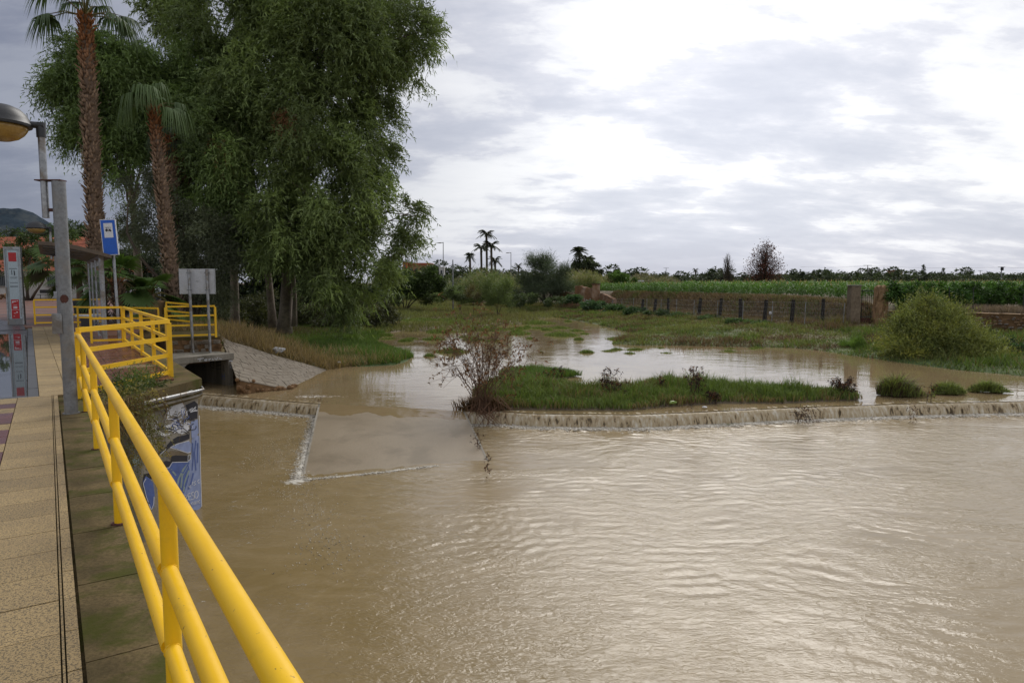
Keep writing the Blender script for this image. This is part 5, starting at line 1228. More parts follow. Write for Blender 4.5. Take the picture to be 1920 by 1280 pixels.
# right bank
rp = [A2(1112, 606), A2(1183, 624), A2(1143, 646), A2(1404, 652), A2(1539, 659), A2(1679, 680), A2(1785, 694), A2(1920, 707), (24, 24), (30, 33), (28.4, 38), (26, 47.5), (22.6, 50), (17.6, 64), (11.9, 91), (3, 112), (1, 90)]
x, y = scatter(120000, rp, rg); dr = sdist(x, y, rightland); k = dr > -.2; x, y, dr = x[k], y[k], dr[k]; n_ = fbm(x * .35, y * .35, 121); n2_ = fbm(x * .9, y * .9, 131); df = -sdist(x, y, fieldpoly)
g_ = np.clip(.35 + (n_ - .5) * 3.2 + .5 * np.exp(-dr / 1.2) + .5 * (x > 21) , 0, 1)[:, None]; brown = np.clip((4 - df) / 3, 0, 1)[:, None] * (x < 26)[:, None] * .8
cc_ = (OLI * (1 - g_) * 1.05 + (GRN * .9 + OLI * .15) * g_); cc_ = cc_ * (1 - brown) + BRN * brown; cc_ = np.where(rg.random((len(x), 1)) < .10, DRY * .8, cc_) * rg.uniform(.55, 1.35, (len(x), 1))
cc_ = cc_ * (.7 + .7 * fbm(x * 1.3, y * 1.3, 133))[:, None]; pt = fbm(x * .28, y * .5, 137); cc_ = np.where((rg.random(len(x)) < np.clip((pt - .5) * 6, 0, .85))[:, None], BRN * rg.uniform(.5, 1.3, (len(x), 1)), cc_)
hh = (.05 + .75 * fbm(x * .9, y * .9, 135) ** 2.2) * rg.uniform(.5, 1.4, len(x)) * (1 + .6 * (x > 21)); grass_obj('bank_grass', 'rough olive and brown grass covering the right bank below the fence', x, y, hh, .014 + y * .0007, rg.uniform(.2, 1, len(x)), cc_, rg)
# brown bank behind the fence and the dry weeds on the stone wall
fb = [(26.4, 48.6), (22.6, 50.4), (20.4, 54.3), (17.6, 64.3), (11.9, 91.3), (16, 95), (21.5, 68), (24, 57), (27, 52.5)]
x, y = scatter(42000, fb, rg); n_ = fbm(x * .4, y * .4, 141)[:, None]; cc_ = np.where(rg.random((len(x), 1)) < np.clip(n_ * 1.7 - .62, 0, 1), OLI * .8, np.array([.20, .14, .085])) * rg.uniform(.5, 1.35, (len(x), 1)); grass_obj('bank_grass', 'dry brown grass slope between the wire fence and the maize', x, y, rg.uniform(.12, .42, len(x)), .02 + y * .0006, rg.uniform(.2, 1, len(x)), cc_, rg)
fw = [(26.9, 48), (28.4, 42), (29.6, 38), (33, 28), (36, 30), (33, 42), (30, 52)]
x, y = scatter(16000, fw, rg); cc_ = np.array([.21, .155, .12]) * rg.uniform(.5, 1.3, (len(x), 1)); grass_obj('dry_weeds', 'greyish dry weeds along the top of the stone wall', x, y, rg.uniform(.2, .6, len(x)), np.full(len(x), .03), rg.uniform(.1, .6, len(x)), cc_, rg)
# far marsh
mp_ = [A2(745, 622), (-12, 46), (-14, 62), (-22, 80), (-30, 130), (-10, 150), (-4, 126), (5, 108), (6, 92), (5, 70), A2(1112, 606), A2(1030, 628)]
x, y = scatter(95000, mp_, rg); hz = height(x, y); n_ = fbm(x * .25, y * .12, 151)[:, None]; k = (hz > -2.10) | ((hz > -2.2) & (rg.random(len(x)) < .3)); x, y, n_ = x[k], y[k], n_[k]
cc_ = (OLI * 1.15 * n_ + np.array([.15, .125, .055]) * (1 - n_)) * rg.uniform(.6, 1.35, (len(x), 1)); grass_obj('marsh_grass', 'pale green marsh grass spreading over the far flooded river bed', x, y, rg.uniform(.15, .5, len(x)), .03 + y * .0005, rg.uniform(.1, .8, len(x)), cc_, rg)
# ------------------------------------------------------------------ dead bush on the weir end and dark weed stalks
def stalk_bush(name, label, cat, base, nst, H_, spread_, seed, head=.10, twig=3, colr=(.16, .095, .06), headcol=(.065, .035, .025), r=.012, lean=(0, 0), arch=.35):
    rg = np.random.default_rng(seed); base = np.array(base, float); t = thing(name, label, cat, base); m = MB(); hp = []; hd = []
    for i in range(nst):
        a = rg.uniform(0, 6.28); sp = spread_ * rg.uniform(.15, 1) ** .8; h = H_ * rg.uniform(.55, 1.05) * (1 - .35 * (sp / spread_) ** 2)
        b0 = base + np.array([rg.normal(0, .07), rg.normal(0, .05), -.08]); e = base + np.array([math.cos(a) * sp + lean[0], math.sin(a) * sp * .8 + lean[1], h])
        pts = []; ns = 7
        for k in range(ns + 1):
            f = k / ns; p = lerp(b0, e, f); p[2] += h * arch * math.sin(f * math.pi) * .5; p += rg.normal(0, .018 * H_, 3) * (k > 0); pts.append(p)
        m.tube(pts, [r * (1 - .7 * k / ns) for k in range(ns + 1)], 4); tips = [pts[-1]]
        for q in range(twig):
            s_ = pts[rg.integers(3, ns)]; d = unit(rg.normal(0, 1, 3) + np.array([math.cos(a), math.sin(a), .7])); L_ = H_ * rg.uniform(.12, .32); mid = s_ + d * L_ * .5 + rg.normal(0, .02, 3); ee = s_ + d * L_ + np.array([0, 0, -.1 * L_]); m.tube([s_, mid, ee], [r * .5, r * .35, r * .2], 3); tips.append(ee)
            if rg.random() < .6:
                d2 = unit(d + rg.normal(0, .7, 3)); e3 = mid + d2 * L_ * .5; m.tube([mid, e3], [r * .3, r * .15], 3); tips.append(e3)
        for tp in tips:
            if rg.random() < .72:
                for z in range(rg.integers(3, 9)): hp.append(tp + rg.normal(0, head * .42, 3)); hd.append(unit(rg.normal(0, 1, 3) + np.array([0, 0, -.5])))
        for z in range(5):
            s_ = pts[rg.integers(2, ns + 1)]; hp.append(s_ + rg.normal(0, .04, 3)); hd.append(unit(rg.normal(0, .5, 3) + np.array([0, 0, -1.3])))
    m.build('stems', surf('dry_stem', colr, None, 6, .9, 0) if name == 'dead_bush' else M['drystem'], t)
    hp = np.array(hp); hd = np.array(hd); n = len(hp); b = unit(np.cross(hd, rg.normal(0, 1, (n, 3)))) * head * rg.uniform(.3, .65, (n, 1)); cc = np.array(headcol) * rg.uniform(.5, 2.2, (n, 1)); red = rg.random((n, 1)) < .22; cc = np.where(red, np.array([.20, .085, .035]), cc)
    leaf_obj('seed_heads', (hp, hd * head * rg.uniform(.7, 1.5, (n, 1)), b, cc), M['dryleaf'], t, base); return t
M['drystem'] = surf('dark_stem', (.07, .05, .035), None, 6, .9, 0)
db_ = at(905, 772, ZU)
stalk_bush('dead_bush', 'big leafless reddish bush with dark seed heads at the left end of the island', 'bush', (db_[0], db_[1] + .12, ZU), 60, 3.15, 1.7, 61, head=.085, headcol=(.12, .07, .036), twig=4, r=.013, lean=(-.05, .1))
t = thing('root_tangle', 'tangle of brown roots and dead stems hanging over the weir under the dead bush', 'roots', (db_[0], db_[1], ZU)); m = MB(); rg = np.random.default_rng(62)
for i in range(46):
    a = np.array([db_[0] + rg.normal(0, .28), db_[1] + rg.uniform(-.1, .3), ZU + rg.uniform(.05, .4)]); e = a + np.array([rg.normal(0, .45), -rg.uniform(.15, .55), -rg.uniform(.2, .75)]); md = lerp(a, e, .5) + rg.normal(0, .12, 3); m.tube([a, md, e], [.012, .009, .004], 4)
m.build('roots', surf('root_bark', (.20, .11, .065), None, 6, .9, 0), t)
x = db_[0] + rg.normal(0, .3, 1500); y = db_[1] + .2 + np.abs(rg.normal(0, .22, 1500))
_h = height
def height(xx, yy): return np.full(np.shape(xx), ZU)
V, F, cc = blades(x, y, rg.uniform(.15, .6, 1500), rg.uniform(.012, .03, 1500), rg.uniform(.3, 1.3, 1500), np.array([.15, .095, .05]) * rg.uniform(.5, 1.4, (1500, 1)), rg)
np_mesh('dead_stems', V - np.array(t.location, dtype=np.float32), F, M['dryleaf'], t, col=cc)
height = _h
for (px, py, hh, sp, n_, sd_, lab) in ((1150, 745, 1.0, .38, 14, 63, 'dark drooping weed standing in the grass island, second from the dead bush'), (1302, 744, 1.15, .26, 12, 64, 'tall dark brown weed in the middle of the grass island beside the green litter'),
                                (1040, 714, .5, .45, 9, 65, 'small black weed on the low grass patch behind the island'), (1580, 742, .6, .45, 24, 66, 'brown bushy weed at the right end of the grass island'), (1672, 735, .42, .5, 22, 67, 'dark stalks growing out of the first tussock right of the island'), (1238, 736, .6, .12, 4, 72, 'thin dry weed stalk in the island grass between two darker weeds'), (1335, 752, .3, .3, 10, 73, 'low brown weed at the front of the island right of the white litter'), (1745, 750, .5, .05, 2, 74, 'single thin stalk standing near the weir crest at the right')):
    c = at(px, py, ZU + .08); stalk_bush('weed_plant', lab, 'weed', c, n_, hh, sp, sd_, head=.075, twig=3, colr=(.05, .035, .025), r=.011, arch=.5, headcol=(.035, .022, .018))
# debris caught on the weirs
def debris(label, px, py, n_, sz, seed):
    rg = np.random.default_rng(seed); c = at(px, py, ZU); t = thing('driftwood', label, 'debris', c); m = MB()
    for i in range(n_):
        a = c + np.array([rg.normal(0, sz * .4), rg.normal(-.12, .08), rg.uniform(-.3, .1)]); d = unit(rg.normal(0, 1, 3)) * sz * rg.uniform(.3, .9); m.tube([a, a + d * .5 + rg.normal(0, .03, 3), a + d], [.009, .006, .003], 4)
    m.build('twigs', M['drystem'], t)
    hp = c + np.stack([rg.normal(0, sz * .35, n_ * 6), rg.normal(-.15, .08, n_ * 6), rg.uniform(-.32, .16, n_ * 6)], 1); hd = unit(rg.normal(0, 1, (n_ * 6, 3))) * .07
    leaf_obj('dead_leaves', (hp, hd, unit(np.cross(hd, rg.normal(0, 1, hd.shape))) * .03, np.array([.10, .055, .035]) * rg.uniform(.5, 1.6, (n_ * 6, 1))), M['dryleaf'], t, c)
debris('brown twigs snagged on the face of the long weir near its middle', 1505, 770, 26, .5, 71); debris('small twig caught in the falling water of the long weir at the right', 1706, 768, 7, .25, 75)
for _i, (_x, _y, _l) in enumerate(((985, 768, 'straw and dead stems washed against the island just right of the dead bush'), (1090, 770, 'brown plant litter lying on the mud at the front of the island'), (1172, 769, 'heap of brown plant litter below the drooping weed'), (1236, 767, 'brown plant litter left of the lime plastic scrap'), (1290, 766, 'dead leaves between the lime scrap and the white scrap'), (1362, 750, 'brown mat of dead stems right of the white scrap on the island'), (1440, 757, 'dark litter strand on the mud near the right part of the island'))): debris(_l, _x, _y - 4, 12, .45, 170 + _i)
debris('dark wet snag at the upper right corner of the short weir beside the ramp', 601, 752, 7, .28, 76); debris('sprig of dark weed washed down beside the right edge of the ramp', 896, 815, 9, .16, 77); debris('scrap of dark weed at the lower right corner of the ramp', 914, 862, 6, .08, 78)
c = at(1357, 796, ZL); t = thing('grass_clump', 'tiny half drowned grass clump in the water just below the long weir', 'grass', c); rg = np.random.default_rng(79)
_h = height
def height(xx, yy): return np.full(np.shape(xx), ZL - .02)
x = c[0] + rg.normal(0, .16, 350); y = c[1] + rg.normal(0, .07, 350); V, F, cc = blades(x, y, rg.uniform(.04, .12, 350), np.full(350, .014), rg.uniform(.4, 1.4, 350), OLI * rg.uniform(.5, 1.2, (350, 1)), rg); np_mesh('blades', V - np.array(t.location, dtype=np.float32), F, M['grass'], t, col=cc); height = _h
# litter
def crumple(name, label, cat, p, size, mat, seed):
    r = random.Random(seed); bm = bmesh.new(); bmesh.ops.create_icosphere(bm, subdivisions=2, radius=1)
    for v in bm.verts: k = r.uniform(.65, 1.1); v.co = Vector((v.co.x * size[0] * k, v.co.y * size[1] * k, v.co.z * size[2] * k))
    me = bpy.data.meshes.new(name); bm.to_mesh(me); bm.free(); me.materials.append(mat); o = link(bpy.data.objects.new(name, me)); o.location = tuple(p); tag(o, label, cat)
M['limeplastic'] = surf('lime_plastic', (.20, .30, .05), None, 4, .35, 0)
crumple('plastic_bag', 'lime green scrap of plastic lying on the island grass', 'litter', at(1261, 754, ZU + .22), (.13, .05, .05), M['limeplastic'], 1)
crumple('paper_scrap', 'small white scrap at the front edge of the grass island', 'litter', at(1321, 763, ZU + .06), (.09, .05, .03), M['whiteprint'], 2)
crumple('plastic_scrap', 'pale crumpled plastic caught in the straw at the apron edge', 'litter', P(527, 660, 29.2) + np.array([0, -.35, .12]), (.32, .2, .15), M['signback'], 3)
crumple('paper_scrap', 'tiny white scrap on the green bank near the water', 'litter', P(636, 679, 30), (.07, .05, .05), M['whiteprint'], 4); crumple('paper_scrap', 'white scrap lying on the second tussock near the weir crest', 'litter', P(1773, 727, 22.9), (.09, .05, .03), M['whiteprint'], 5)
crumple('paper_scrap', 'white scrap stuck behind the wire fence', 'litter', P(1444, 587, 53), (.12, .08, .14), M['whiteprint'], 6)
# creepers hanging over the deck corner
rg = np.random.default_rng(80); cps = [(*wallpt(200, 190, .15)[:2], -.02, .35, .5, .25), (*wallpt(300, 260, .2)[:2], -.15, .3, .5, .35), (*wallpt(330, 420, .2)[:2], -.6, .25, .5, .5), (*wallpt(270, 380, .2)[:2], -.5, .25, .4, .5), (*wallpt(380, 500, .15)[:2], -.85, .15, .4, .35), (*wallpt(430, 420, .12)[:2], -.65, .12, .35, .3), (*wallpt(250, 620, .2)[:2], -1.2, .15, .3, .5)]
t = thing('creeper', 'straggly olive green creeper hanging over the graffiti wall below the deck edge', 'plant', (cps[0][0], cps[0][1], -.02)); m = MB()
for i in range(60):
    c = cps[rg.integers(0, 4)]; a = np.array([c[0] + rg.normal(0, .12), c[1] + rg.normal(0, .3), .0]); pts = [a]
    for k in range(5): pts.append(pts[-1] + np.array([rg.normal(.02, .04), rg.normal(0, .06), -rg.uniform(.05, .22)]))
    m.tube(pts, [.006, .005, .005, .004, .003, .002], 3)
m.build('stems', surf('creeper_stem', (.22, .15, .06), None, 5, .9, 0), t)
leaf_obj('leaves', crown(cps, 950, 4, .045, .018, .2, .9, (.13, .13, .05), rg, sub=10, hang=.5, light=(2, 1.5, .8)), M['leaf'], t, t.location)
cps = [(*wallpt(x, y, -.25)[:2], .06, .16, .22, .10) for x, y in ((250, 150), (330, 125), (400, 110), (200, 160), (430, 95), (150, 150))]
t = thing('weeds', 'low flowering weeds growing along the foot of the slanted yellow barrier', 'plant', (cps[0][0], cps[0][1], 0)); leaf_obj('leaves', crown(cps, 700, 4, .045, .02, .22, -.3, (.07, .10, .03), rg, sub=8, hang=-.3), M['leaf'], t, t.location)

# ------------------------------------------------------------------ shrubs and reeds of the middle distance
def reed(label, clumps, n, colr, seed, hgt=(2, 3.2), name='reed_bed', tipc=None):
    rg = np.random.default_rng(seed); cl = np.array(clumps); w = cl[:, 3]; q = cl[rg.choice(len(cl), n, p=w / w.sum())]; a = rg.uniform(0, 6.28, n); r = np.sqrt(rg.random(n))
    x = q[:, 0] + np.cos(a) * r * q[:, 3]; y = q[:, 1] + np.sin(a) * r * q[:, 4]; z = height(x, y) - .05; h = (q[:, 2] + q[:, 5] - z) * (1 - .45 * r ** 2.2) * rg.uniform(.7, 1.12, n); h = np.clip(h, .3, 9)
    base = np.array([cl[0, 0], cl[0, 1], gz(cl[0, 0], cl[0, 1])]); t = thing(name, label, 'reeds', base)
    b0 = np.stack([x, y, z], 1); ln = rg.normal(0, .16, (n, 3)); ln[:, 2] = 1; d = unit(ln); wd = .016 * np.ones(n) + .05; tone = rg.uniform(.6, 1.3, (n, 1)); c = np.array(colr) * tone
    tip = c if tipc is None else np.where(rg.random((n, 1)) < .35, np.array(tipc), c)
    parts = []
    for k in range(5):
        f = .25 + .17 * k + rg.uniform(-.06, .06, n); p = b0 + d * (h * f)[:, None]; aa = rg.uniform(0, 6.28, n); ld = unit(np.stack([np.cos(aa), np.sin(aa), rg.uniform(.3, 1.3, n)], 1)) * rg.uniform(.5, .9, (n, 1)); sdv = unit(np.cross(ld, rg.normal(0, 1, (n, 3)))) * wd[:, None]; parts.append((p, ld, sdv, (c if k < 4 else tip) * rg.uniform(.75, 1.2, (n, 1))))
    leaf_obj('leaves', tuple(np.concatenate([p[i] for p in parts]) for i in range(4)), M['leaf'], t, base); return t
B = bushtree
def shrub(label, cls, n, colr, seed, **kw):
    cl = [CL(*c) for c in cls]; Y_ = cls[0][2]; bx = cl[0][0]; return B(kw.pop('name', 'shrub'), label, kw.pop('cat', 'shrub'), (bx, Y_, gz(bx, Y_)), cl, n, colr, seed, **kw)
shrub('broad dark green shrub right of the huge eucalyptus', [(760, 528, 88, 34, 28), (800, 530, 88, 30, 26), (730, 520, 88, 26, 26), (825, 535, 88, 18, 18)], 5200, (0.054, 0.084, 0.023), 101, L=.28, w=.14, k=5, length=.6, r0=.1)
shrub('rounded grey green bush in the open marsh grass', [(862, 548, 84, 20, 12), (848, 545, 84, 12, 10)], 1600, (0.095, 0.128, 0.052), 102, L=.22, w=.07, k=5, length=.5, r0=.06, hang=-.3)
shrub('wispy olive bush standing in the shallow marsh', [(932, 545, 74, 24, 26), (926, 560, 74, 16, 10), (950, 562, 74, 14, 10)], 2600, (0.101, 0.135, 0.046), 103, L=.2, w=.035, k=6, length=.7, droop=-.2, r0=.05, hang=-.6)
shrub('thin reddish sapling standing in the marsh beside the wispy bush', [(889, 552, 74, 9, 13)], 500, (.11, .095, .04), 104, L=.2, w=.03, k=5, length=.5, droop=-.2, r0=.04, hang=-.6)
shrub('large grey green tamarisk with a feathery rounded crown', [(1025, 520, 96, 38, 34), (1000, 505, 97, 22, 20), (1055, 525, 96, 24, 26), (975, 540, 96, 30, 22), (1020, 545, 95, 40, 16)], 8500, (0.061, 0.081, 0.047), 105, L=.3, w=.04, k=7, length=1.2, droop=-.1, r0=.16, hang=-.5)
reed('tall feathery reeds between the shrub and the wispy bush', [CL(905, 520, 105, 34, 18), CL(880, 528, 103, 20, 12), CL(940, 525, 104, 22, 14)], 2600, (0.162, 0.209, 0.072), 106, tipc=(.26, .24, .13))
reed('yellow green reeds behind the tamarisk', [CL(1100, 522, 108, 30, 14), CL(1075, 520, 112, 20, 14), CL(960, 528, 106, 16, 14), CL(1130, 526, 112, 18, 10)], 2400, (0.203, 0.223, 0.078), 107, tipc=(.32, .27, .16))
reed('pale plumed reeds at the left edge of the maize field', [CL(1210, 522, 130, 34, 9), CL(1250, 526, 125, 26, 8), CL(1180, 528, 130, 20, 7)], 2000, (0.162, 0.169, 0.078), 108, tipc=(.30, .24, .17))
reed('long low bank of green reeds closing the marsh behind the shrubs', [CL(700 + i * 26, 527 - (i * 7) % 5, 124 + (i * 5) % 9, 22, 9 + (i * 3) % 6) for i in range(15)], 4200, (.10, .14, .05), 117, tipc=(.28, .25, .14))
shrub('low green bushes along the far left edge of the marsh', [(700, 556, 80, 26, 12), (735, 560, 82, 22, 10), (790, 556, 86, 24, 10), (820, 560, 84, 16, 8)], 3000, (.07, .095, .03), 118, L=.22, w=.1, k=4, length=.4, stems=0)
shrub('small dark bushes between the wispy bush and the tamarisk', [(968, 562, 84, 16, 10), (990, 560, 88, 18, 10), (1040, 566, 86, 18, 7)], 2200, (.06, .085, .035), 119, L=.2, w=.08, k=4, length=.4, stems=0)
shrub('bright green leafy bush behind the ruined adobe wall', [(1160, 522, 112, 16, 12), (1178, 528, 112, 12, 8)], 1500, (0.074, 0.135, 0.026), 109, L=.3, w=.14, k=5, length=.5, r0=.08)
shrub('dark rounded evergreen below the date palms', [(1098, 500, 150, 22, 14), (1118, 505, 150, 12, 9), (1080, 505, 150, 12, 10)], 2200, (0.047, 0.061, 0.029), 110, L=.4, w=.2, k=5, length=.7, r0=.15, name='evergreen_tree', cat='tree')
shrub('low bramble mound at the foot of the ruined wall', [(1075, 560, 88, 22, 6), (1110, 574, 82, 30, 7), (1150, 580, 76, 30, 6), (1195, 585, 70, 26, 6)], 3200, (0.054, 0.101, 0.039), 111, L=.22, w=.12, k=4, length=.35, stems=0)
shrub('dark brambles along the lower wire fence', [(1235, 590, 66, 22, 7), (1275, 596, 62, 24, 7), (1330, 598, 58, 26, 6)], 2600, (0.061, 0.095, 0.039), 112, L=.18, w=.09, k=4, length=.3, stems=0)
shrub('green mound of weeds at the right bank below the fence posts', [(1420, 606, 50, 26, 4), (1375, 604, 53, 20, 4)], 1300, (0.068, 0.115, 0.039), 113, L=.13, w=.06, k=4, length=.25, stems=0)
# big tamarisk on the right bank
tam = [(1752.6, 614, 34, 32, 28), (1711.2, 626, 34, 29, 25), (1771.0, 644, 33, 39, 25), (1823.44, 652, 33, 27, 18), (1849.2, 664, 33, 18, 13), (1786.64, 626, 34, 18, 20), (1731.44, 589, 34.5, 13, 21), (1711.2, 659, 33, 29, 16), (1784.8, 676, 32.5, 50, 15), (1849.2, 679, 32, 25, 11), (1679.0, 644, 34, 13, 16), (1740, 572, 34.3, 8, 10), (1722, 590, 34.3, 8, 12), (1690, 600, 34.2, 9, 12), (1800, 600, 34, 9, 12)]
shrub('big feathery tamarisk bush leaning over the water in front of the stone wall', tam, 15500, (.15, .18, .055), 114, L=.15, w=.03, k=9, length=.95, droop=.05, r0=.07, hang=-.5, sub=30, subr=.2, stems=9, bark='barkdark', light=(1.7, 1.4, 1.0))
shrub('dark broadleaf bramble right of the tamarisk under the stone wall', [(1895, 652, 33, 26, 14), (1915, 668, 32, 22, 10), (1940, 655, 32, 26, 16)], 2600, (0.047, 0.088, 0.036), 115, L=.13, w=.08, k=4, length=.3, stems=0)
shrub('green reed clump at the water edge left of the tamarisk', [(1625, 655, 37, 24, 12), (1600, 650, 38, 18, 8), (1655, 662, 36, 20, 10)], 2400, (0.101, 0.162, 0.039), 116, L=.3, w=.03, k=4, length=.3, droop=-.3, hang=-.8, stems=0)

# ------------------------------------------------------------------ fences, gate, walls on the right
def GP(px, Y_): p = P(px, 530, Y_); return np.array([p[0], p[1], gz(p[0], p[1])])
pf = thing('post_fence', 'row of charred black wooden fence posts along the foot of the brown slope', 'fence', GP(1480, 52))
for i, (px, ty, Y_) in enumerate(((1545, 560, 48.5), (1486, 562, 50), (1435, 562, 52.5), (1390, 560, 56), (1351, 559, 59), (1312, 559, 62), (1254, 559, 66), (1228, 560, 70), (1204, 561, 74))):
    q = GP(px, Y_); tp = P(px + (2 if i % 3 else -1), ty, Y_); m = MB(); r_ = .145 * random.uniform(.85, 1.15)
    m.tube([q - np.array([0, 0, .3]), lerp(q, tp, .5) + np.array([random.uniform(-.02, .02), 0, 0]), tp], [r_ * 1.1, r_, r_ * .92], 8); m.build('wooden_post', M['wood'], pf, 'auto')
wf = thing('wire_fence', 'wire mesh fence on thin pale steel posts in front of the wooden posts', 'fence', GP(1400, 52))
tops = []
for px, ty, Y_ in ((1584, 568, 47.6), (1511, 566, 48.6), (1449, 565, 51), (1394, 564, 54.5), (1346, 563, 57.5), (1302, 562, 60), (1269, 561, 63), (1240, 561, 65.5), (1213, 560, 68), (1188, 559, 72), (1166, 559, 76), (1148, 561, 80)):
    q = GP(px, Y_); tp = P(px, ty, Y_); MB().tube([q - np.array([0, 0, .2]), tp], .028, 6).build('steel_post', M['galv'], wf); tops.append((q, tp))
MB().tube([P(1303, 572, 59.8), GP(1314, 60) + np.array([0, 0, .05])], .025, 5).build('brace', M['galv'], wf)
m = MB()
for (q0, t0), (q1_, t1_) in zip(tops[:-1], tops[1:]):
    for f in (.12, .32, .52, .72, .97): m.tube([lerp(q0, t0, f), lerp(q1_, t1_, f)], .004, 3, False)
    n = 16
    for k in range(n):
        m.tube([lerp(q0, q1_, k / n) + np.array([0, 0, .1]), lerp(t0, t1_, min(1, (k + 1.6) / n))], .0022, 3, False); m.tube([lerp(q0, q1_, min(1, (k + 1.6) / n)) + np.array([0, 0, .1]), lerp(t0, t1_, k / n)], .004, 3, False)
o = m.build('wire', M['greysteel'], wf); o['kind'] = 'stuff'
def rough_prism(poly, z0, z1, mat, name, parent, seed, amp=.06, nz=9, ns=5, taper=0.0, topamp=.0):
    """a wall or pillar whose faces are uneven"""
    r = np.random.default_rng(seed); V = []; ring = []
    n = len(poly)
    for i in range(n):
        a = np.array(poly[i], float); b_ = np.array(poly[(i + 1) % n], float)
        for k in range(ns): ring.append(lerp(a, b_, k / ns))
    ring = np.array(ring); c = ring.mean(0); m = len(ring)
    zt = z1 if hasattr(z1, '__len__') else None
    for j in range(nz + 1):
        f = j / nz
        for i in range(m):
            p = c + (ring[i] - c) * (1 - taper * f) + r.normal(0, amp, 2) * (.5 if i % ns == 0 else 1) * .5
            top_ = z1(ring[i]) if callable(z1) else z1
            V.append((p[0], p[1], z0 + (top_ - z0) * f + (r.normal(0, topamp) if j == nz else 0)))
    F = [(j * m + i, j * m + (i + 1) % m, (j + 1) * m + (i + 1) % m, (j + 1) * m + i) for j in range(nz) for i in range(m)]
    cb = len(V); V.append((c[0], c[1], (z1(c) if callable(z1) else z1))); F2 = [(nz * m + i, nz * m + (i + 1) % m, cb) for i in range(m)]
    mb = MB(); mb.add(V, F + F2); return mb.build(name, mat, parent)
def sq(c, w, d, rz=0.0):
    co, si = math.cos(rz), math.sin(rz); return [(c[0] + x * co - y * si, c[1] + x * si + y * co) for x, y in ((-w / 2, -d / 2), (w / 2, -d / 2), (w / 2, d / 2), (-w / 2, d / 2))]
gp1, gp2 = P(1599, 607, 47.6), P(1651, 585, 47.2); w1 = 20 / 1280 * 47
g1 = thing('gate_pillar', 'greyish adobe gate pillar left of the rusty gate', 'pillar', (gp1[0], gp1[1], -1.3)); rough_prism(sq(gp1, .66, .6), -1.7, P(1599, 536, 47.6)[2], surf('grey_adobe', (.23, .18, .12), (.15, .11, .075), 1.2, .9, .6, .03, fine=8), 'shaft', g1, 1, .03)
MB().box((gp1[0], gp1[1], P(1599, 536, 47.6)[2] + .03), (.76, .7, .09), 0, .02).build('cap', M['concrete'], g1)
g2 = thing('gate_pillar', 'yellowish eroded adobe gate pillar right of the rusty gate', 'pillar', (gp2[0], gp2[1], -.3)); rough_prism(sq(gp2, .74, .62, .2), -1.7, P(1651, 536, 47.2)[2], M['adobepale'], 'shaft', g2, 2, .09, taper=.06, topamp=.05)
ga = thing('iron_gate', 'narrow rusty iron bar gate hung between the two gate pillars', 'gate', (lerp(gp1, gp2, .5)[0], 47.5, -1.2)); ga0 = P(1607, 600, 47.5); ga1 = P(1643, 600, 47.5); zt = P(1620, 545, 47.5)[2]; zb = P(1620, 606, 47.5)[2]
MB().bar((ga0[0], 47.5, zt), (ga1[0], 47.5, zt), .05, .05).build('top_bar', M['iron'], ga); MB().bar((ga0[0], 47.5, zb + .45), (ga1[0], 47.5, zb + .45), .05, .05).build('lower_bar', M['iron'], ga)
MB().box(((ga0[0] + ga1[0]) / 2, 47.52, zb + .2), (ga1[0] - ga0[0], .03, .36)).build('kick_plate', M['rust'], ga)
for k in range(11):
    x_ = lerp(ga0[0], ga1[0], k / 10); MB().tube([(x_, 47.5, zb + .3), (x_, 47.5, zt + (.25 if k % 2 else .1))], .012 if k != 2 else .03, 5).build('bar', M['iron' if k % 3 else 'rust'], ga)
MB().box((lerp(ga0[0], ga1[0], .22), 47.46, zb + 1.35), (.12, .08, .14)).build('lock_box', M['rust'], ga)
qa = [P(1594, 622, 43.5), P(1632, 618, 44), P(1640, 608, 47), P(1606, 608, 47)]
o = MB().prism([(p[0], p[1]) for p in qa], [-1.9] * 4, [float(p[2]) for p in qa]).build('threshold_slab', M['concrete']); tag(o, 'small sloping concrete slab in front of the rusty gate', 'slab')
# stone wall with its own stones
wa, wb = np.array([gp2[0] + .35, gp2[1] - .1]), np.array(P(1935, 600, 37.6)[:2]); wa3, wb3 = P(1660, 584, wa[1])[2], P(1935, 591, 37.6)[2]
sw_ = thing('stone_wall', 'earth and rubble stone retaining wall right of the yellowish gate pillar', 'wall', (*lerp(wa, wb, .5), -1.5)); wd2 = unit((wb - wa)[None])[0]; wn2 = np.array([wd2[1], -wd2[0]])
if wn2[1] > 0: wn2 = -wn2
Lw = np.linalg.norm(wb - wa)
o = rough_prism([tuple(wa), tuple(wb), tuple(wb - wn2 * .5), tuple(wa - wn2 * .5)], -2.3, lambda p: wa3 + (wb3 - wa3) * np.clip(np.dot(np.array(p) - wa, wd2) / Lw, 0, 1), M['mortar'], 'earth_core', sw_, 3, .05, 10, 30)
M['stone1'] = surf('ochre_stone', (.34, .22, .12), (.24, .15, .085), 3, .85, .5, .02, fine=18, coords='Object'); M['stone2'] = surf('grey_stone', (.26, .215, .175), (.17, .14, .115), 3, .85, .5, .02, fine=18, coords='Object'); M['stone3'] = surf('brown_stone', (.19, .115, .065), (.13, .08, .05), 3, .85, .5, .02, fine=18, coords='Object')
sm = []
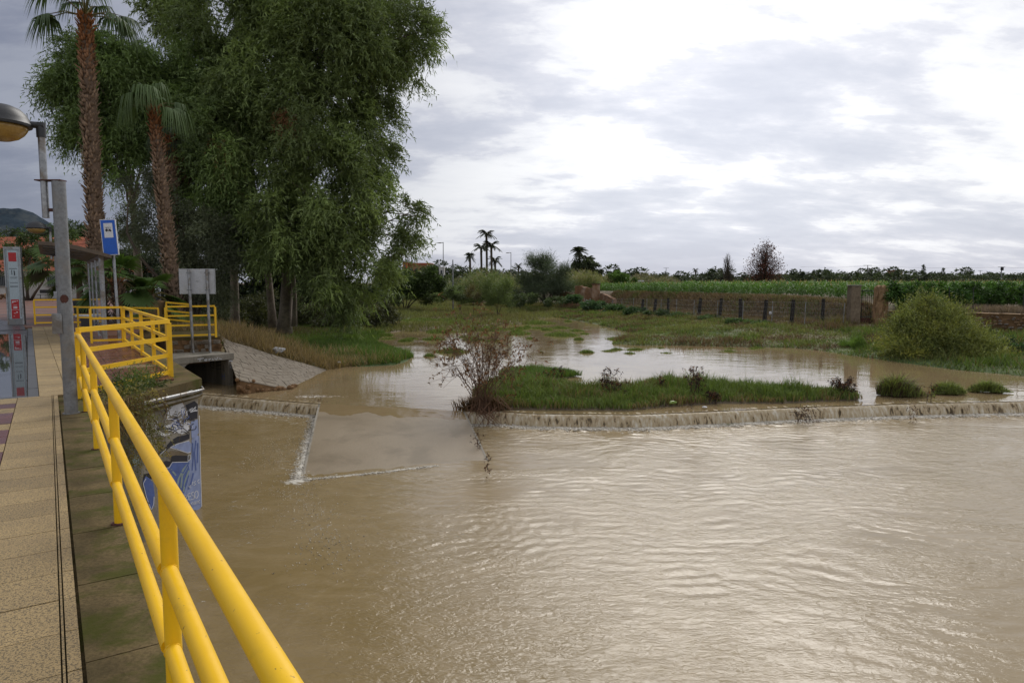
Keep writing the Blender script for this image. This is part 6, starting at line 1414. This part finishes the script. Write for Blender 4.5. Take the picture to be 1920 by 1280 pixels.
for i in range(10):
    r = random.Random(100 + i); bm = bmesh.new(); bmesh.ops.create_icosphere(bm, subdivisions=1, radius=1)
    for v in bm.verts: k = r.uniform(.75, 1.15); v.co = Vector((max(-.85, min(.85, v.co.x * k)), max(-.7, min(.7, v.co.y * k)), max(-.8, min(.8, v.co.z * k))))
    for mi in ('stone1', 'stone2', 'stone3'):
        me = bpy.data.meshes.new('stone'); bm.to_mesh(me); me.materials.append(M[mi]); sm.append(me)
    bm.free()
rs = random.Random(9); cnt = 0; z = -2.05
while z < -.22:
    hgt = rs.uniform(.15, .24) if z < -.9 else rs.uniform(.10, .17); s_ = rs.uniform(0, .2)
    while s_ < Lw and cnt < 290:
        wdt = hgt * rs.uniform(1.3, 2.6); zc = z + hgt / 2
        ztop = wa3 + (wb3 - wa3) * s_ / Lw
        if rs.random() < .62 and zc + hgt / 2 < ztop - .05 and not (.12 * Lw < s_ < .50 * Lw and zc < -1.2):
            o = link(bpy.data.objects.new('stone', rs.choice(sm)), sw_); p = wa + wd2 * (s_ + wdt / 2) + wn2 * rs.uniform(.0, .04); L0 = sw_.location
            o.location = (p[0] - L0.x, p[1] - L0.y, zc - L0.z + rs.uniform(-.02, .02)); o.rotation_euler = (0, rs.uniform(-.2, .2), math.atan2(wd2[1], wd2[0]) + rs.uniform(-.1, .1)); o.scale = (wdt * .52, .10, hgt * .56); cnt += 1
        s_ += wdt + rs.uniform(.0, .08)
    z += hgt * 1.02
m = MB(); 
for k in range(16):
    a, b_ = k / 16, (k + .985) / 16; p0, p1 = lerp(wa, wb, a) + wn2 * .06, lerp(wa, wb, b_) + wn2 * .06; z0 = lerp(wa3, wb3, (a + b_) / 2)
    MB().prism([tuple(p0), tuple(p1), tuple(p1 - wn2 * .62), tuple(p0 - wn2 * .62)], z0 + .005, z0 + .06 + random.uniform(-.01, .015)).build('coping_stone', M['adobepale'], sw_)
for (px, ty, by, Y_) in ((1694, 537, 570, 47), (1780, 538, 572, 45), (1825, 540, 583, 42), (1919, 553, 590, 40)):
    a, b_ = P(px, by, Y_), P(px, ty, Y_); t = thing('thin_fence_post', {1694: 'thin dark field post nearest the gate behind the stone wall', 1780: 'thin dark field post above the tamarisk', 1825: 'thin dark field post right of the tamarisk crown', 1919: 'thin dark field post at the right edge of the picture'}[px], 'post', (a[0], a[1], a[2])); MB().tube([a - np.array([0, 0, .5]), b_], .025, 5).build('shaft', M['iron'], t)
# ruined adobe wall
ra = thing('ruined_wall', 'ruined reddish adobe wall with a tall pillar and a stepped broken right end', 'wall', (*P(1115, 570, 91)[:2], -1.4))
def rseg(x0, x1, Y0, Y1, tops_, seed, mat='adobe', name='wall_section'):
    a, b_ = P(x0, 560, Y0)[:2], P(x1, 560, Y1)[:2]; d = b_ - a; n2 = unit(np.array([[-d[1], d[0]]]))[0]
    xs_t = np.linspace(0, 1, len(tops_)); zs = [P(lerp(x0, x1, t_), ty, lerp(Y0, Y1, t_))[2] for t_, ty in zip(xs_t, tops_)]
    rough_prism([tuple(a), tuple(b_), tuple(b_ + n2 * .4), tuple(a + n2 * .4)], -1.9, lambda p: float(np.interp(np.dot(np.array(p) - a, d) / (d @ d), xs_t, zs)), M[mat], name, ra, seed, .05, 8, 12, topamp=.03)
rseg(1078, 1113, 93, 90, [536, 535, 539, 540, 541], 1); rseg(1122, 1150, 90, 82, [549, 550, 553, 556, 561], 2); rseg(1050, 1076, 96, 94, [548, 547, 549, 551], 3)
c = P(1117.5, 560, 90); rough_prism(sq(c, .95, .5, -.2), -1.9, P(1117, 533, 90)[2], M['adobe'], 'pillar', ra, 4, .04); MB().box((c[0], c[1], P(1117, 533, 90)[2] + .04), (1.15, .65, .12), -.2, .02).build('pillar_cap', M['rust'], ra)
gl_ = []
mt_ = P(1095, 560, 91)
def ruinp(x, y, off): p = P(x, y, lerp(93, 90, (x - 1078) / 35) - .12 - off); return p
gline([[(1084, 566), (1086, 560), (1088, 567)], [(1090, 561), (1090, 567), (1094, 566)], [(1096, 560), (1097, 567), (1100, 561)], [(1102, 562), (1104, 568), (1107, 560)], [(1082, 556), (1084, 562)], [(1106, 566), (1110, 570)]], PW, .05, 1.0, 'painted_tag', ruinp, ra)

# ------------------------------------------------------------------ maize field and orchard row
def maize(name, label, n, poly, hr, colr, seed, nl=8, wd=.10, ll=.75):
    rg = np.random.default_rng(seed); x, y = scatter(n, poly, rg); z = height(x, y); k = rg.random(len(x)) < np.clip(75 / y, .2, 1) ; x, y, z = x[k], y[k], z[k]; n = len(x)
    h = rg.uniform(hr[0], hr[1], n) * (.82 + .36 * fbm(x * .3, y * .3, seed)); tone = (.65 + .7 * fbm(x * .22, y * .22, seed + 3)) * rg.uniform(.8, 1.2, n); C0 = []; A0 = []; B0 = []; K0 = []
    for i in range(nl):
        f = .2 + .78 * i / nl; a = rg.uniform(0, 6.28, n); p = np.stack([x, y, z + h * f], 1); d = unit(np.stack([np.cos(a), np.sin(a), rg.uniform(.5, 1.6, n)], 1)); L_ = ll * rg.uniform(.6, 1.1, (n, 1)); w = unit(np.cross(d, rg.normal(0, 1, (n, 3)))) * wd
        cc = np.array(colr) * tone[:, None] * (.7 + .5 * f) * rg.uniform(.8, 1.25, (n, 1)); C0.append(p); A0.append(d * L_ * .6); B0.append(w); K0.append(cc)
        p2 = p + d * L_ * .5; d2 = unit(d + np.array([0, 0, -1.1])); C0.append(p2); A0.append(d2 * L_ * .6); B0.append(w * .8); K0.append(cc * 1.15)
    tas = rg.random(n) < .25; C0.append(np.stack([x, y, z + h], 1)[tas]); A0.append(np.tile([[0, 0, .3]], (tas.sum(), 1))); B0.append(np.tile([[.05, 0, 0]], (tas.sum(), 1))); K0.append(np.tile([[.28, .22, .10]], (tas.sum(), 1)))
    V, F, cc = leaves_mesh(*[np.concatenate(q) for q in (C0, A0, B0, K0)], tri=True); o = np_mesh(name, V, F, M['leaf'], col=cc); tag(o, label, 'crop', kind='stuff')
mz = [(13.5, 94), (17.5, 76), (20.5, 65), (23.6, 56.5), (26, 53.3), (29, 52), (44, 54), (75, 70), (120, 120), (60, 150), (10, 135)]
maize('maize_field', 'bright green maize filling the field behind the fence and the gate', 21000, mz, (.95, 1.38), (.07, .14, .024), 201)
shr = np.random.default_rng(202); ob_ = thing('orchard_hedge', 'dark green row of broadleaf orchard bushes behind the stone wall', 'hedge', (36, 46, 0))
ocl = []
for i in range(26):
    px = 1672 + i * 12.5; Y_ = 46 + (i % 3) * 1.6; c = CL(px, 548 + (i % 4) * 2, Y_, 15 + (i * 7) % 5, 15 + (i * 5) % 4); ocl.append(c)
leaf_obj('foliage', crown(ocl, 12000, 5, .16, .09, .4, .3, (.045, .10, .02), shr, sub=10, hang=.1, light=(1.6, 1.45, 1)), M['leaf'], ob_, ob_.location)

# ------------------------------------------------------------------ far palms, trees and masts
def date_palm(label, px, top_y, base_y, Y_, r_, seed, n=34, spread=1.0, up=.2, group='date palms on the horizon'):
    rg = np.random.default_rng(seed); top = P(px, top_y, Y_); b = P(px, base_y, Y_); gzz = gz(b[0], b[1]); t = thing('date_palm', label, 'palm', (b[0], b[1], gzz), group); MB().tube([(b[0], b[1], gzz - .2), (b[0] + .1, b[1], (gzz + top[2]) / 2), top], [.32, .25, .27], 7).build('trunk', M['barkdark'], t)
    Rm = r_ / 1280 * Y_ * spread * 1.3; C0 = []; A0 = []; B0 = []; K0 = []
    for i in range(n):
        a = i * 2.4 + rg.normal(0, .2); el = R(-35 + 110 * ((i * .7548) % 1) * (1 - up) + up * 70); d = np.array([math.cos(a) * math.cos(el), math.sin(a) * math.cos(el), math.sin(el)]); m_ = 10; tone = rg.uniform(.6, 1.2)
        for k in range(m_):
            f = (k + .5) / m_; p = top + d * Rm * f + np.array([0, 0, -1]) * Rm * .45 * f * f; dd = unit(d - np.array([0, 0, .9 * f])); sd_ = unit(np.cross(dd, [0, 0, 1.0]))
            for s in (-1, 1): C0.append(p); A0.append(unit(dd * .8 + sd_ * s * .7 + np.array([0, 0, -.35])) * Rm * .30 * (1 - .3 * f)); B0.append(dd * Rm * .13); K0.append(np.array([.05, .065, .035]) * tone)
            C0.append(p); A0.append(dd * Rm * .12); B0.append(sd_ * Rm * .07); K0.append(np.array([.07, .07, .035]) * tone)
    leaf_obj('crown', tuple(np.array(q) for q in (C0, A0, B0, K0)), M['leaf'], t, t.location)
date_palm('tallest date palm in the far group of palms', 912, 438, 505, 155, 15, 301, up=.45); date_palm('second tall date palm leaning right in the far group', 921, 459, 505, 155, 16, 302, up=.35); date_palm('date palm left of the tallest in the far group', 902, 463, 505, 158, 14, 303, up=.45)
date_palm('low date palm right of the far group', 928, 487, 505, 158, 13, 304, up=.2); date_palm('short round date palm standing alone left of the far group', 881, 480, 505, 165, 10, 305, n=44, up=0); date_palm('date palm with a round crown above the dark evergreen', 1086, 472, 505, 150, 15, 306, n=46, up=0); date_palm('second date palm half behind the round crowned one', 1102, 486, 508, 152, 13, 307, up=.05)
date_palm('tiny dark palm above the far end of the maize', 1304, 506, 525, 230, 6, 308, n=26, up=.1); date_palm('small palm top near the thin mast left of the tamarisk', 972, 498, 515, 200, 9, 309, n=26, up=0); date_palm('small tufted palm beside the far power pole at the right', 1632, 505, 522, 240, 6, 310, n=26, up=.3)
# bare tree and russet tree
def twigtree(label, px, ty, by, Y_, rw_, seed, leaf=0, lc=(.12, .05, .035), fine=150):
    rg = np.random.default_rng(seed); b = GP(px, Y_); H_ = P(px, ty, Y_)[2] - b[2]; Rr = rw_ / 1280 * Y_; t = thing('bare_tree', label, 'tree', b); m = MB(); m.tube([b, b + np.array([.1, 0, H_ * .3]), b + np.array([0, 0, H_ * .75])], [.2, .14, .05], 6); tips = []
    for i in range(fine):
        z = H_ * rg.uniform(.22, .98); rr = Rr * math.sin(min(1, (1.05 - z / H_) * 1.6) * math.pi / 2) * rg.uniform(.5, 1); a = rg.uniform(0, 6.28); s = b + np.array([0, 0, z * rg.uniform(.3, .8)]); e = b + np.array([math.cos(a) * rr, math.sin(a) * rr, z]); md = lerp(s, e, .5) + rg.normal(0, .1, 3) + np.array([0, 0, -.1 * H_ * .3]); m.tube([s, md, e], [.045, .03, .012], 3); tips += [e, md]
        for k in range(3): q = lerp(md, e, rg.random()); m.tube([q, q + rg.normal(0, Rr * .16, 3) + np.array([0, 0, .25])], [.016, .008], 3, False)
    m.build('branches', M['barkdark'], t)
    if leaf:
        tips = np.array(tips)[rg.integers(0, len(tips), leaf)] + rg.normal(0, Rr * .13, (leaf, 3)); d = unit(rg.normal(0, 1, (leaf, 3))) * .26; leaf_obj('leaves', (tips, d, unit(np.cross(d, rg.normal(0, 1, d.shape))) * .14, np.array(lc) * rg.uniform(.4, 1.5, (leaf, 1))), M['dryleaf'], t, b)
    return t
twigtree('bare grey leafless tree on the horizon', 1364, 474, 525, 120, 17, 311, fine=170); twigtree('reddish brown half dead tree with a broad crown on the horizon', 1433, 455, 530, 115, 36, 312, leaf=3600, fine=210)
# tree line: individual trees
protos = []
def far_tree(seed, kind):
    rg = np.random.default_rng(seed); t = thing({'pine': 'pine_tree'}.get(kind, 'broadleaf_tree'), None, 'tree', (0, 0, 0)); H_ = 6.0
    MB().tube([(0, 0, -.5), (0.1, 0, H_ * .5)], [.3, .15], 5).build('trunk', M['barkdark'], t)
    if kind == 'round': cl = [(rg.normal(0, 1.5), rg.normal(0, 1), rg.uniform(2.4, 4.8), rg.uniform(1.3, 2.2), 1.6, rg.uniform(1.0, 1.6)) for _ in range(6)]
    elif kind == 'wide': cl = [(rg.normal(0, 2.6), rg.normal(0, 1), rg.uniform(1.6, 3.6), rg.uniform(1.6, 2.4), 1.8, rg.uniform(1.0, 1.5)) for _ in range(8)]
    elif kind == 'pine': cl = [(0, 0, 1.2 + i * 1.15, max(.3, 2.0 - i * .36), max(.3, 2.0 - i * .36), .35) for i in range(6)]
    else: cl = [(rg.normal(0, .5), 0, rg.uniform(2, 5), 1.0, .9, 1.2) for _ in range(5)]
    leaf_obj('crown', crown(cl, 520, 3, .5, .30, .5, .2, (.036, .05, .024), rg, sub=8, hang=0, spread=1), M['leaf'], t, (0, 0, 0)); return t
kinds = {'round': [far_tree(401, 'round'), far_tree(402, 'round')], 'wide': [far_tree(403, 'wide'), far_tree(404, 'wide')], 'pine': [far_tree(405, 'pine')], 'tall': [far_tree(406, 'tall')]}
klab = {'round': 'dark round topped tree in the far tree line', 'wide': 'low spreading dark tree in the far tree line', 'pine': 'dark conical pine in the far tree line', 'tall': 'narrow upright tree in the far tree line'}
used = set(); rf = random.Random(6)
spec = [(1730, 496, 'pine', 200), (1768, 502, 'pine', 210), (1340, 500, 'tall', 190), (1350, 498, 'round', 185), (1330, 503, 'wide', 190), (1546, 502, 'tall', 215), (1560, 503, 'round', 215), (1525, 508, 'pine', 220), (1665, 502, 'round', 200), (1690, 503, 'wide', 200), (1212, 503, 'round', 240), (1285, 510, 'round', 150), (1275, 514, 'wide', 155), (1850, 509, 'wide', 205), (1180, 508, 'tall', 240), (1490, 508, 'round', 170), (1500, 506, 'tall', 172), (840, 490, 'round', 175), (800, 492, 'wide', 150), (780, 494, 'wide', 140), (945, 494, 'round', 220), (860, 490, 'wide', 170), (960, 500, 'wide', 210), (990, 505, 'wide', 180)]
px = 1165
while px < 2000:
    spec.append((px, rf.uniform(505, 514) if px < 1470 else rf.uniform(502, 511), rf.choice(['round', 'wide', 'wide', 'round']), rf.uniform(215, 300))); px += rf.uniform(10, 17)
px = 1480
while px < 1990:
    spec.append((px, rf.uniform(506, 514), rf.choice(['wide', 'wide', 'round']), rf.uniform(180, 212))); px += rf.uniform(14, 24)
px = 720
while px < 1170:
    spec.append((px, rf.uniform(497, 508), rf.choice(['round', 'wide']), rf.uniform(170, 230))); px += rf.uniform(20, 32)
placed = []
for (px, ty, kd, Y_) in spec:
    pr = rf.choice(kinds[kd])
    if pr.name in used: o = copy_tree(pr)
    else: o = pr; used.add(pr.name)
    p = P(px, 525, Y_); z0 = gz(p[0], p[1]); Hh = P(px, ty, Y_)[2] - z0; s_ = Hh / (6.1 if kd != 'pine' else 7.6) ; o.location = (p[0], p[1], z0); o.scale = (s_ * rf.uniform(1.2, 1.8) if kd != 'pine' else s_ * .8, s_, s_); o.rotation_euler.z = rf.uniform(-.5, .5) + rf.choice([0, math.pi])
    o['group'] = 'trees of the far tree line'; placed.append((px, kd, Y_, o))
LM = [(757, 'the orange house'), (831, 'the tall mast beside the shrubs'), (881, 'the lone short date palm'), (921, 'the group of tall palms'), (958, 'the second mast'), (1025, 'the tamarisk crown'), (1094, 'the twin date palms'), (1160, 'the bright bush by the ruined wall'), (1249, 'the lattice power pole'), (1304, 'the tiny palm above the maize'), (1364, 'the leafless tree'), (1433, 'the russet tree'), (1500, 'the gap after the russet tree'), (1548, 'the narrow tree before the gate'), (1599, 'the left gate pillar'), (1627, 'the power pole with crossarm'), (1651, 'the right gate pillar'), (1686, 'the terracotta roofed far house'), (1730, 'the highest pine'), (1768, 'the second pine'), (1838, 'the thin power pole'), (1878, 'the transformer pole'), (1919, 'the post at the right edge')]
kadj = {'round': 'dark round topped', 'wide': 'low spreading dark', 'pine': 'dark conical', 'tall': 'narrow upright'}; ordn = ['', 'second ', 'third ', 'fourth ', 'fifth ', 'sixth ', 'seventh ', 'eighth ', 'ninth ', 'tenth ', 'eleventh ', 'twelfth ']; seen = {}
for (px, kd, Y_, o) in sorted(placed, key=lambda q: min(abs(q[0] - l[0]) for l in LM)):
    l = min(LM, key=lambda l: abs(px - l[0])); sd_ = 'left' if px < l[0] else 'right'; key = (kd, sd_, l[1]); k = seen.get(key, 0); seen[key] = k + 1
    o['label'] = f"{ordn[k]}{kadj[kd]} tree {sd_} of {l[1]}" + (' on the horizon' if len(l[1].split()) < 6 else '')
for kd in kinds:
    for pr in kinds[kd]:
        if pr.name not in used:
            for ch in list(pr.children): bpy.data.objects.remove(ch)
            bpy.data.objects.remove(pr)
# masts and poles
def mast(label, px, ty, by, Y_, r_=.1, arm=None, cat='pole', head=False, name='lamp_mast'):
    b = GP(px, Y_); tp = P(px, ty, Y_); t = thing(name, label, cat, b); MB().tube([b, tp], [r_ * 1.3, r_ * .8], 6).build('pole', M['galv'], t)
    if arm: MB().bar(tp + np.array([-arm, 0, -.1]), tp + np.array([arm * .1 if head else arm, 0, -.1]), .12, .12).build('arm', M['galv'], t)
    if head: MB().box(tp + np.array([-arm, 0, -.14]), (.6, .25, .14)).build('lamp_head', M['galv'], t)
mast('tall thin street light mast behind the shrubs at the left of the open sky', 831, 454, 520, 120, .08, .7, head=True); mast('tall thin street light mast left of the tamarisk', 958, 473, 520, 150, .08, .8, head=True); mast('shorter pale concrete pole standing among the shrubs', 849, 487, 535, 92, .10, None, name='concrete_pole')
mast('grey power pole with a crossarm on the horizon near the conical trees', 1627, 497, 520, 230, .15, 1.4, name='power_pole'); mast('far power pole carrying a dark transformer at the right', 1878, 500, 520, 200, .15, 1.0, name='power_pole'); mast('thin lattice power pole left of the bare tree', 1249, 502, 520, 260, .12, 1.0, name='power_pole'); mast('thin power pole half lost in the tree line at the right', 1838, 507, 520, 250, .12, .8, name='power_pole')
t = [o for o in C.objects if o.name.startswith('power_pole') and 'transformer' in o.get('label', '')][0]; q = P(1879, 504, 199.8); MB().lathe([(.35, 0), (.4, .2), (.4, .9), (.3, 1.1)], (q[0], q[1], q[2] - .5), 8).build('transformer', M['black'], t)
pw = MB(); a, b_, c_ = P(1500, 500, 260), P(1627, 498, 230), P(1878, 501, 200); d_ = P(2100, 500, 190)
for u0, u1 in ((a, b_), (b_, c_), (c_, d_)): pw.tube([lerp(u0, u1, k / 6) - np.array([0, 0, .5 * math.sin(k / 6 * math.pi)]) for k in range(7)], .025, 3, False)
tag(pw.build('power_line', M['iron']), 'thin power line running between the far power poles at the right', 'cable')
# far buildings
def house(label, px0, px1, ty, by, Y_, wall, roofm=None, depth=8, name='house', wins=2, roofh=0):
    a, b_ = P(px0, ty, Y_), P(px1, ty, Y_); z0 = gz((a[0] + b_[0]) / 2, Y_) - .5; t = thing(name, label, 'building', ((a[0] + b_[0]) / 2, Y_, z0)); w = b_[0] - a[0]; z1 = a[2]
    MB().box(((a[0] + b_[0]) / 2, Y_ + depth / 2, (z0 + z1) / 2), (w, depth, z1 - z0)).build('wall', wall, t)
    if roofm:
        MB().prism([(a[0] - .3, Y_ - .3), (b_[0] + .3, Y_ - .3), (b_[0] + .3, Y_ + depth + .3), (a[0] - .3, Y_ + depth + .3)], z1 + .002, z1 + .25 + roofh).build('roof', roofm, t)
    for k in range(wins):
        x_ = lerp(a[0], b_[0], (k + .5) / wins); MB().box((x_, Y_ - .01, z1 - 1.2), (w / wins * .35, .06, .9)).build('window', M['glass'], t)
house('orange walled house far behind the shrub right of the eucalyptus', 755, 763, 491, 510, 170, M['orange'], M['white'], 6, wins=1); house('long low house with a dark terracotta roof next to the orange one', 766, 806, 497, 510, 172, M['adobepale'], M['redtile'], 6, wins=4, roofh=.3)
house('small white shed corner among the far shrubs', 823, 832, 500, 515, 150, M['whitewall'], None, 3, wins=1); house('tiny white hut at the left end of the maize', 1197, 1204, 528, 540, 125, M['whitewall'], M['white'], 2, wins=1); house('small house with a terracotta roof showing in the far tree line', 1680, 1692, 508, 520, 215, M['adobepale'], M['redtile'], 5, wins=1)
# ------------------------------------------------------------------ left background: house, trees, fence, car, hill
YH = 76
hA, hB = P(-60, 512, YH), P(232, 512, YH); hs_ = thing('white_house', 'long white house with a terracotta tile roof and barred windows behind the plaza', 'house', (P(60, 558, YH)[0], YH, 0))
MB().box(((hA[0] + hB[0]) / 2, YH + 3, 1.45), (hB[0] - hA[0], 6, 2.9)).build('wall', M['whitewall'], hs_)
rz0, rz1 = 2.85, 6.6; rm = MB(); nt_ = 70
ridge = MB(); x0r, x1r = hA[0] - .4, P(150, 512, YH)[0]; 
prof = []
for i in range(nt_ * 4 + 1):
    x_ = lerp(x0r, x1r, i / (nt_ * 4)); prof.append((x_, .09 * abs(math.sin(i * math.pi / 4)) ))
V = []; 
for j in range(9):
    f = j / 8
    for x_, dz in prof: V.append((x_, YH - .6 + f * 5.6, rz0 + (rz1 - rz0) * f + dz + (.05 if j % 1 == 0 else 0)))
    for x_, dz in prof: V.append((x_, YH - .6 + (f + .118) * 5.6, rz0 + (rz1 - rz0) * (f + .125) + dz - .03))
n_ = len(prof); F = []
for j in range(18 - 1):
    if j % 2 == 1 and j < 17: pass
    F += [(j * n_ + i, j * n_ + i + 1, (j + 1) * n_ + i + 1, (j + 1) * n_ + i) for i in range(n_ - 1)]
rm.add(V, F); o = rm.build('roof', M['redtile'], hs_)
rm = MB(); rm.prism([(x1r, YH - .5), (hB[0] + .4, YH - .5), (hB[0] + .4, YH + 6.4), (x1r, YH + 6.4)], [2.9] * 4, [3.0, 3.0, 4.6, 4.6]); rm.build('lower_roof', M['redtile'], hs_)
for px in (3, 96, 137, 30, 190):
    c = P(px, 524, YH - .05); w = MB(); w.box((c[0], YH - .02, 1.9), (.9, .06, 1.15)); wo = w.build('window', M['glass'], hs_)
    for k in range(4): MB().bar((c[0] - .3 + k * .2, YH - .08, 1.4), (c[0] - .3 + k * .2, YH - .08, 2.45), .03, .03).build('window_bar', M['iron'], wo, rel=hs_.location)
    MB().box((c[0], YH - .07, 1.28), (1.1, .14, .08)).build('sill', M['concrete'], wo, rel=hs_.location)
bc = P(93, 557, 72); bt_ = thing('park_bench', 'dark bench standing against the white house wall', 'bench', (bc[0], 72, 0))
MB().box((bc[0], 72, .45), (2.3, .42, .05)).build('seat', M['iron'], bt_); MB().box((bc[0], 72.22, .78), (2.3, .05, .38)).build('backrest', M['iron'], bt_)
for sx in (-1, -.1, 1): MB().bar((bc[0] + sx, 72, 0), (bc[0] + sx, 72.1, .44), .06, .4).build('leg', M['iron'], bt_)
rg = np.random.default_rng(90)
tr = P(50, 562, 66); cl_ = [CL(x, y, 66, r, r * .7) for x, y, r in ((10, 500, 20), (20, 470, 22), (60, 455, 22), (95, 460, 16), (0, 450, 16), (50, 480, 18), (90, 490, 10), (120, 440, 16), (130, 470, 14))]
B('courtyard_tree', 'small spreading tree with a forked dark trunk in front of the white house', 'tree', (tr[0], 66, 0), cl_, 1900, (.045, .07, .02), 91, L=.22, w=.12, k=4, length=.6, r0=.16, stems=4, sub=9)
cl_ = [CL(x, y, 92, r, r * .8) for x, y, r in ((100, 440, 18), (140, 430, 18), (165, 450, 22), (60, 440, 14), (225, 430, 18), (130, 460, 20), (20, 432, 12))]
B('garden_tree', 'loose green trees rising behind the terracotta roof', 'tree', (P(130, 530, 92)[0], 92, 0), cl_, 2600, (.045, .07, .022), 92, L=.3, w=.12, k=5, length=1.0, r0=.2, stems=6, sub=9)
cl_ = [CL(x, y, 70, r, rz) for x, y, r, rz in ((250, 505, 40, 20), (330, 500, 50, 26), (220, 480, 26, 20), (290, 480, 44, 24), (200, 520, 20, 26))]
B('evergreen_tree', 'dark evergreens behind the black iron fence and the young palm', 'tree', (P(290, 560, 70)[0], 70, -.1), cl_, 3400, (.03, .045, .02), 93, L=.3, w=.14, k=5, length=.8, r0=.2, stems=4)
fr = thing('iron_fence', 'black iron bar fence behind the palms at the back of the plaza', 'fence', (P(280, 560, 60)[0], 60, 0)); xa, xb = P(225, 560, 60)[0], P(345, 560, 60)[0]
for z in (.25, 1.75): MB().bar((xa, 60, z), (xb, 60, z), .04, .05).build('rail', M['iron'], fr)
for k in range(46): x_ = lerp(xa, xb, k / 45); MB().bar((x_, 60, .05), (x_, 60, 1.95), .035 if k % 6 else .16, .035 if k % 6 else .16).build('bar' if k % 6 else 'post', M['iron'], fr)
# white car behind the fence
cc0 = P(274, 545, 66); car = thing('parked_car', 'white car parked behind the black iron fence', 'car', (cc0[0], 66, 0)); x0 = cc0[0]
pr = [(-2.0, .35), (-2.05, .75), (-1.3, .95), (-.75, 1.42), (.75, 1.45), (1.45, 1.0), (2.0, .9), (2.1, .55), (2.05, .35)]
m = MB(); V = [(x0 + x_, 65.2 + (0.1 if z > 1 else 0), z) for x_, z in pr] + [(x0 + x_, 66.8 - (0.1 if z > 1 else 0), z) for x_, z in pr]; n_ = len(pr); m.add(V, [tuple(range(n_)), tuple(range(2 * n_ - 1, n_ - 1, -1))] + [((i + 1) % n_, i, n_ + i, n_ + (i + 1) % n_) for i in range(n_)]); m.build('body', M['carwhite'], car)
MB().add([(x0 - 1.1, 65.22, 1.0), (x0 - .68, 65.28, 1.36), (x0 + .68, 65.28, 1.38), (x0 + 1.2, 65.22, 1.0)], [(0, 3, 2, 1)]).build('side_window', M['glass'], car)
for dx in (-1.3, 1.3): MB().tube([(x0 + dx, 65.15, .33), (x0 + dx, 65.4, .33)], .33, 14).build('wheel', M['black'], car)
house('low white wall closing the yard behind the parked car', 215, 345, 505, 560, 84, M['whitewall'], None, .5, name='yard_wall', wins=0)
# rubble by the house wall
rb = P(8, 556, 70); pl_ = thing('rubble_pile', 'low pile of reddish rubble against the white wall at the left edge', 'rubble', (rb[0], 70, 0)); rr_ = random.Random(3)
for i in range(34):
    o = link(bpy.data.objects.new('stone', sm[rr_.choice([0, 2, 3, 5])]), pl_); o.location = (rr_.uniform(-2.2, 1.6), rr_.uniform(-.5, .5), rr_.uniform(.1, .65) * (1 - abs(i % 7 - 3) / 9)); o.scale = (.32, .25, .2); o.rotation_euler = (rr_.random(), rr_.random(), rr_.random() * 3)
# hill
hx = np.linspace(-4200, -1400, 120); hy = np.linspace(2600, 4400, 60); HX, HY = np.meshgrid(hx, hy)
def ridge_z(X, Yv):
    pxs = 960 + 1280 * X / 3000 * 1.0
    prof_ = np.interp(pxs, [-600, -250, -60, 0, 40, 75, 110, 170, 260, 330], [150, 152, 142, 137, 122, 100, 84, 50, 16, 0])
    w = np.exp(-((Yv - 3150) / 420) ** 2); return -5 + (prof_ / 1280 * 3100) * w * (1 + .16 * (fbm(X * .006, Yv * .006, 7) - .5)) + 60 * (fbm(X * .012, Yv * .012, 8) - .5) * w
tag(np_mesh('hill', np.stack([HX, HY, ridge_z(HX, HY)], -1).reshape(-1, 3), grid_faces(60, 120), surf('haze_blue_hill', (.032, .048, .062), (.022, .034, .048), .008, .95, .0, .01, spec=.05, fine=.06, dirt=(.06, .07, .075), dirtscale=.012), smooth=True), kind='structure')  # blue haze of the distance is mixed into the forest colour
cb = MB(); a, b_ = P(-60, 420, 60), P(100, 441, 60); cb.tube([lerp(a, b_, k / 6) - np.array([0, 0, .1 * math.sin(k / 6 * math.pi)]) for k in range(7)], .02, 3, False); tag(cb.build('overhead_cable', M['iron']), 'thin overhead cable crossing above the house roof at the left edge', 'cable')
for o in list(C.objects):
    if '_w' in o.keys(): del o['_w']
if False:
    pass
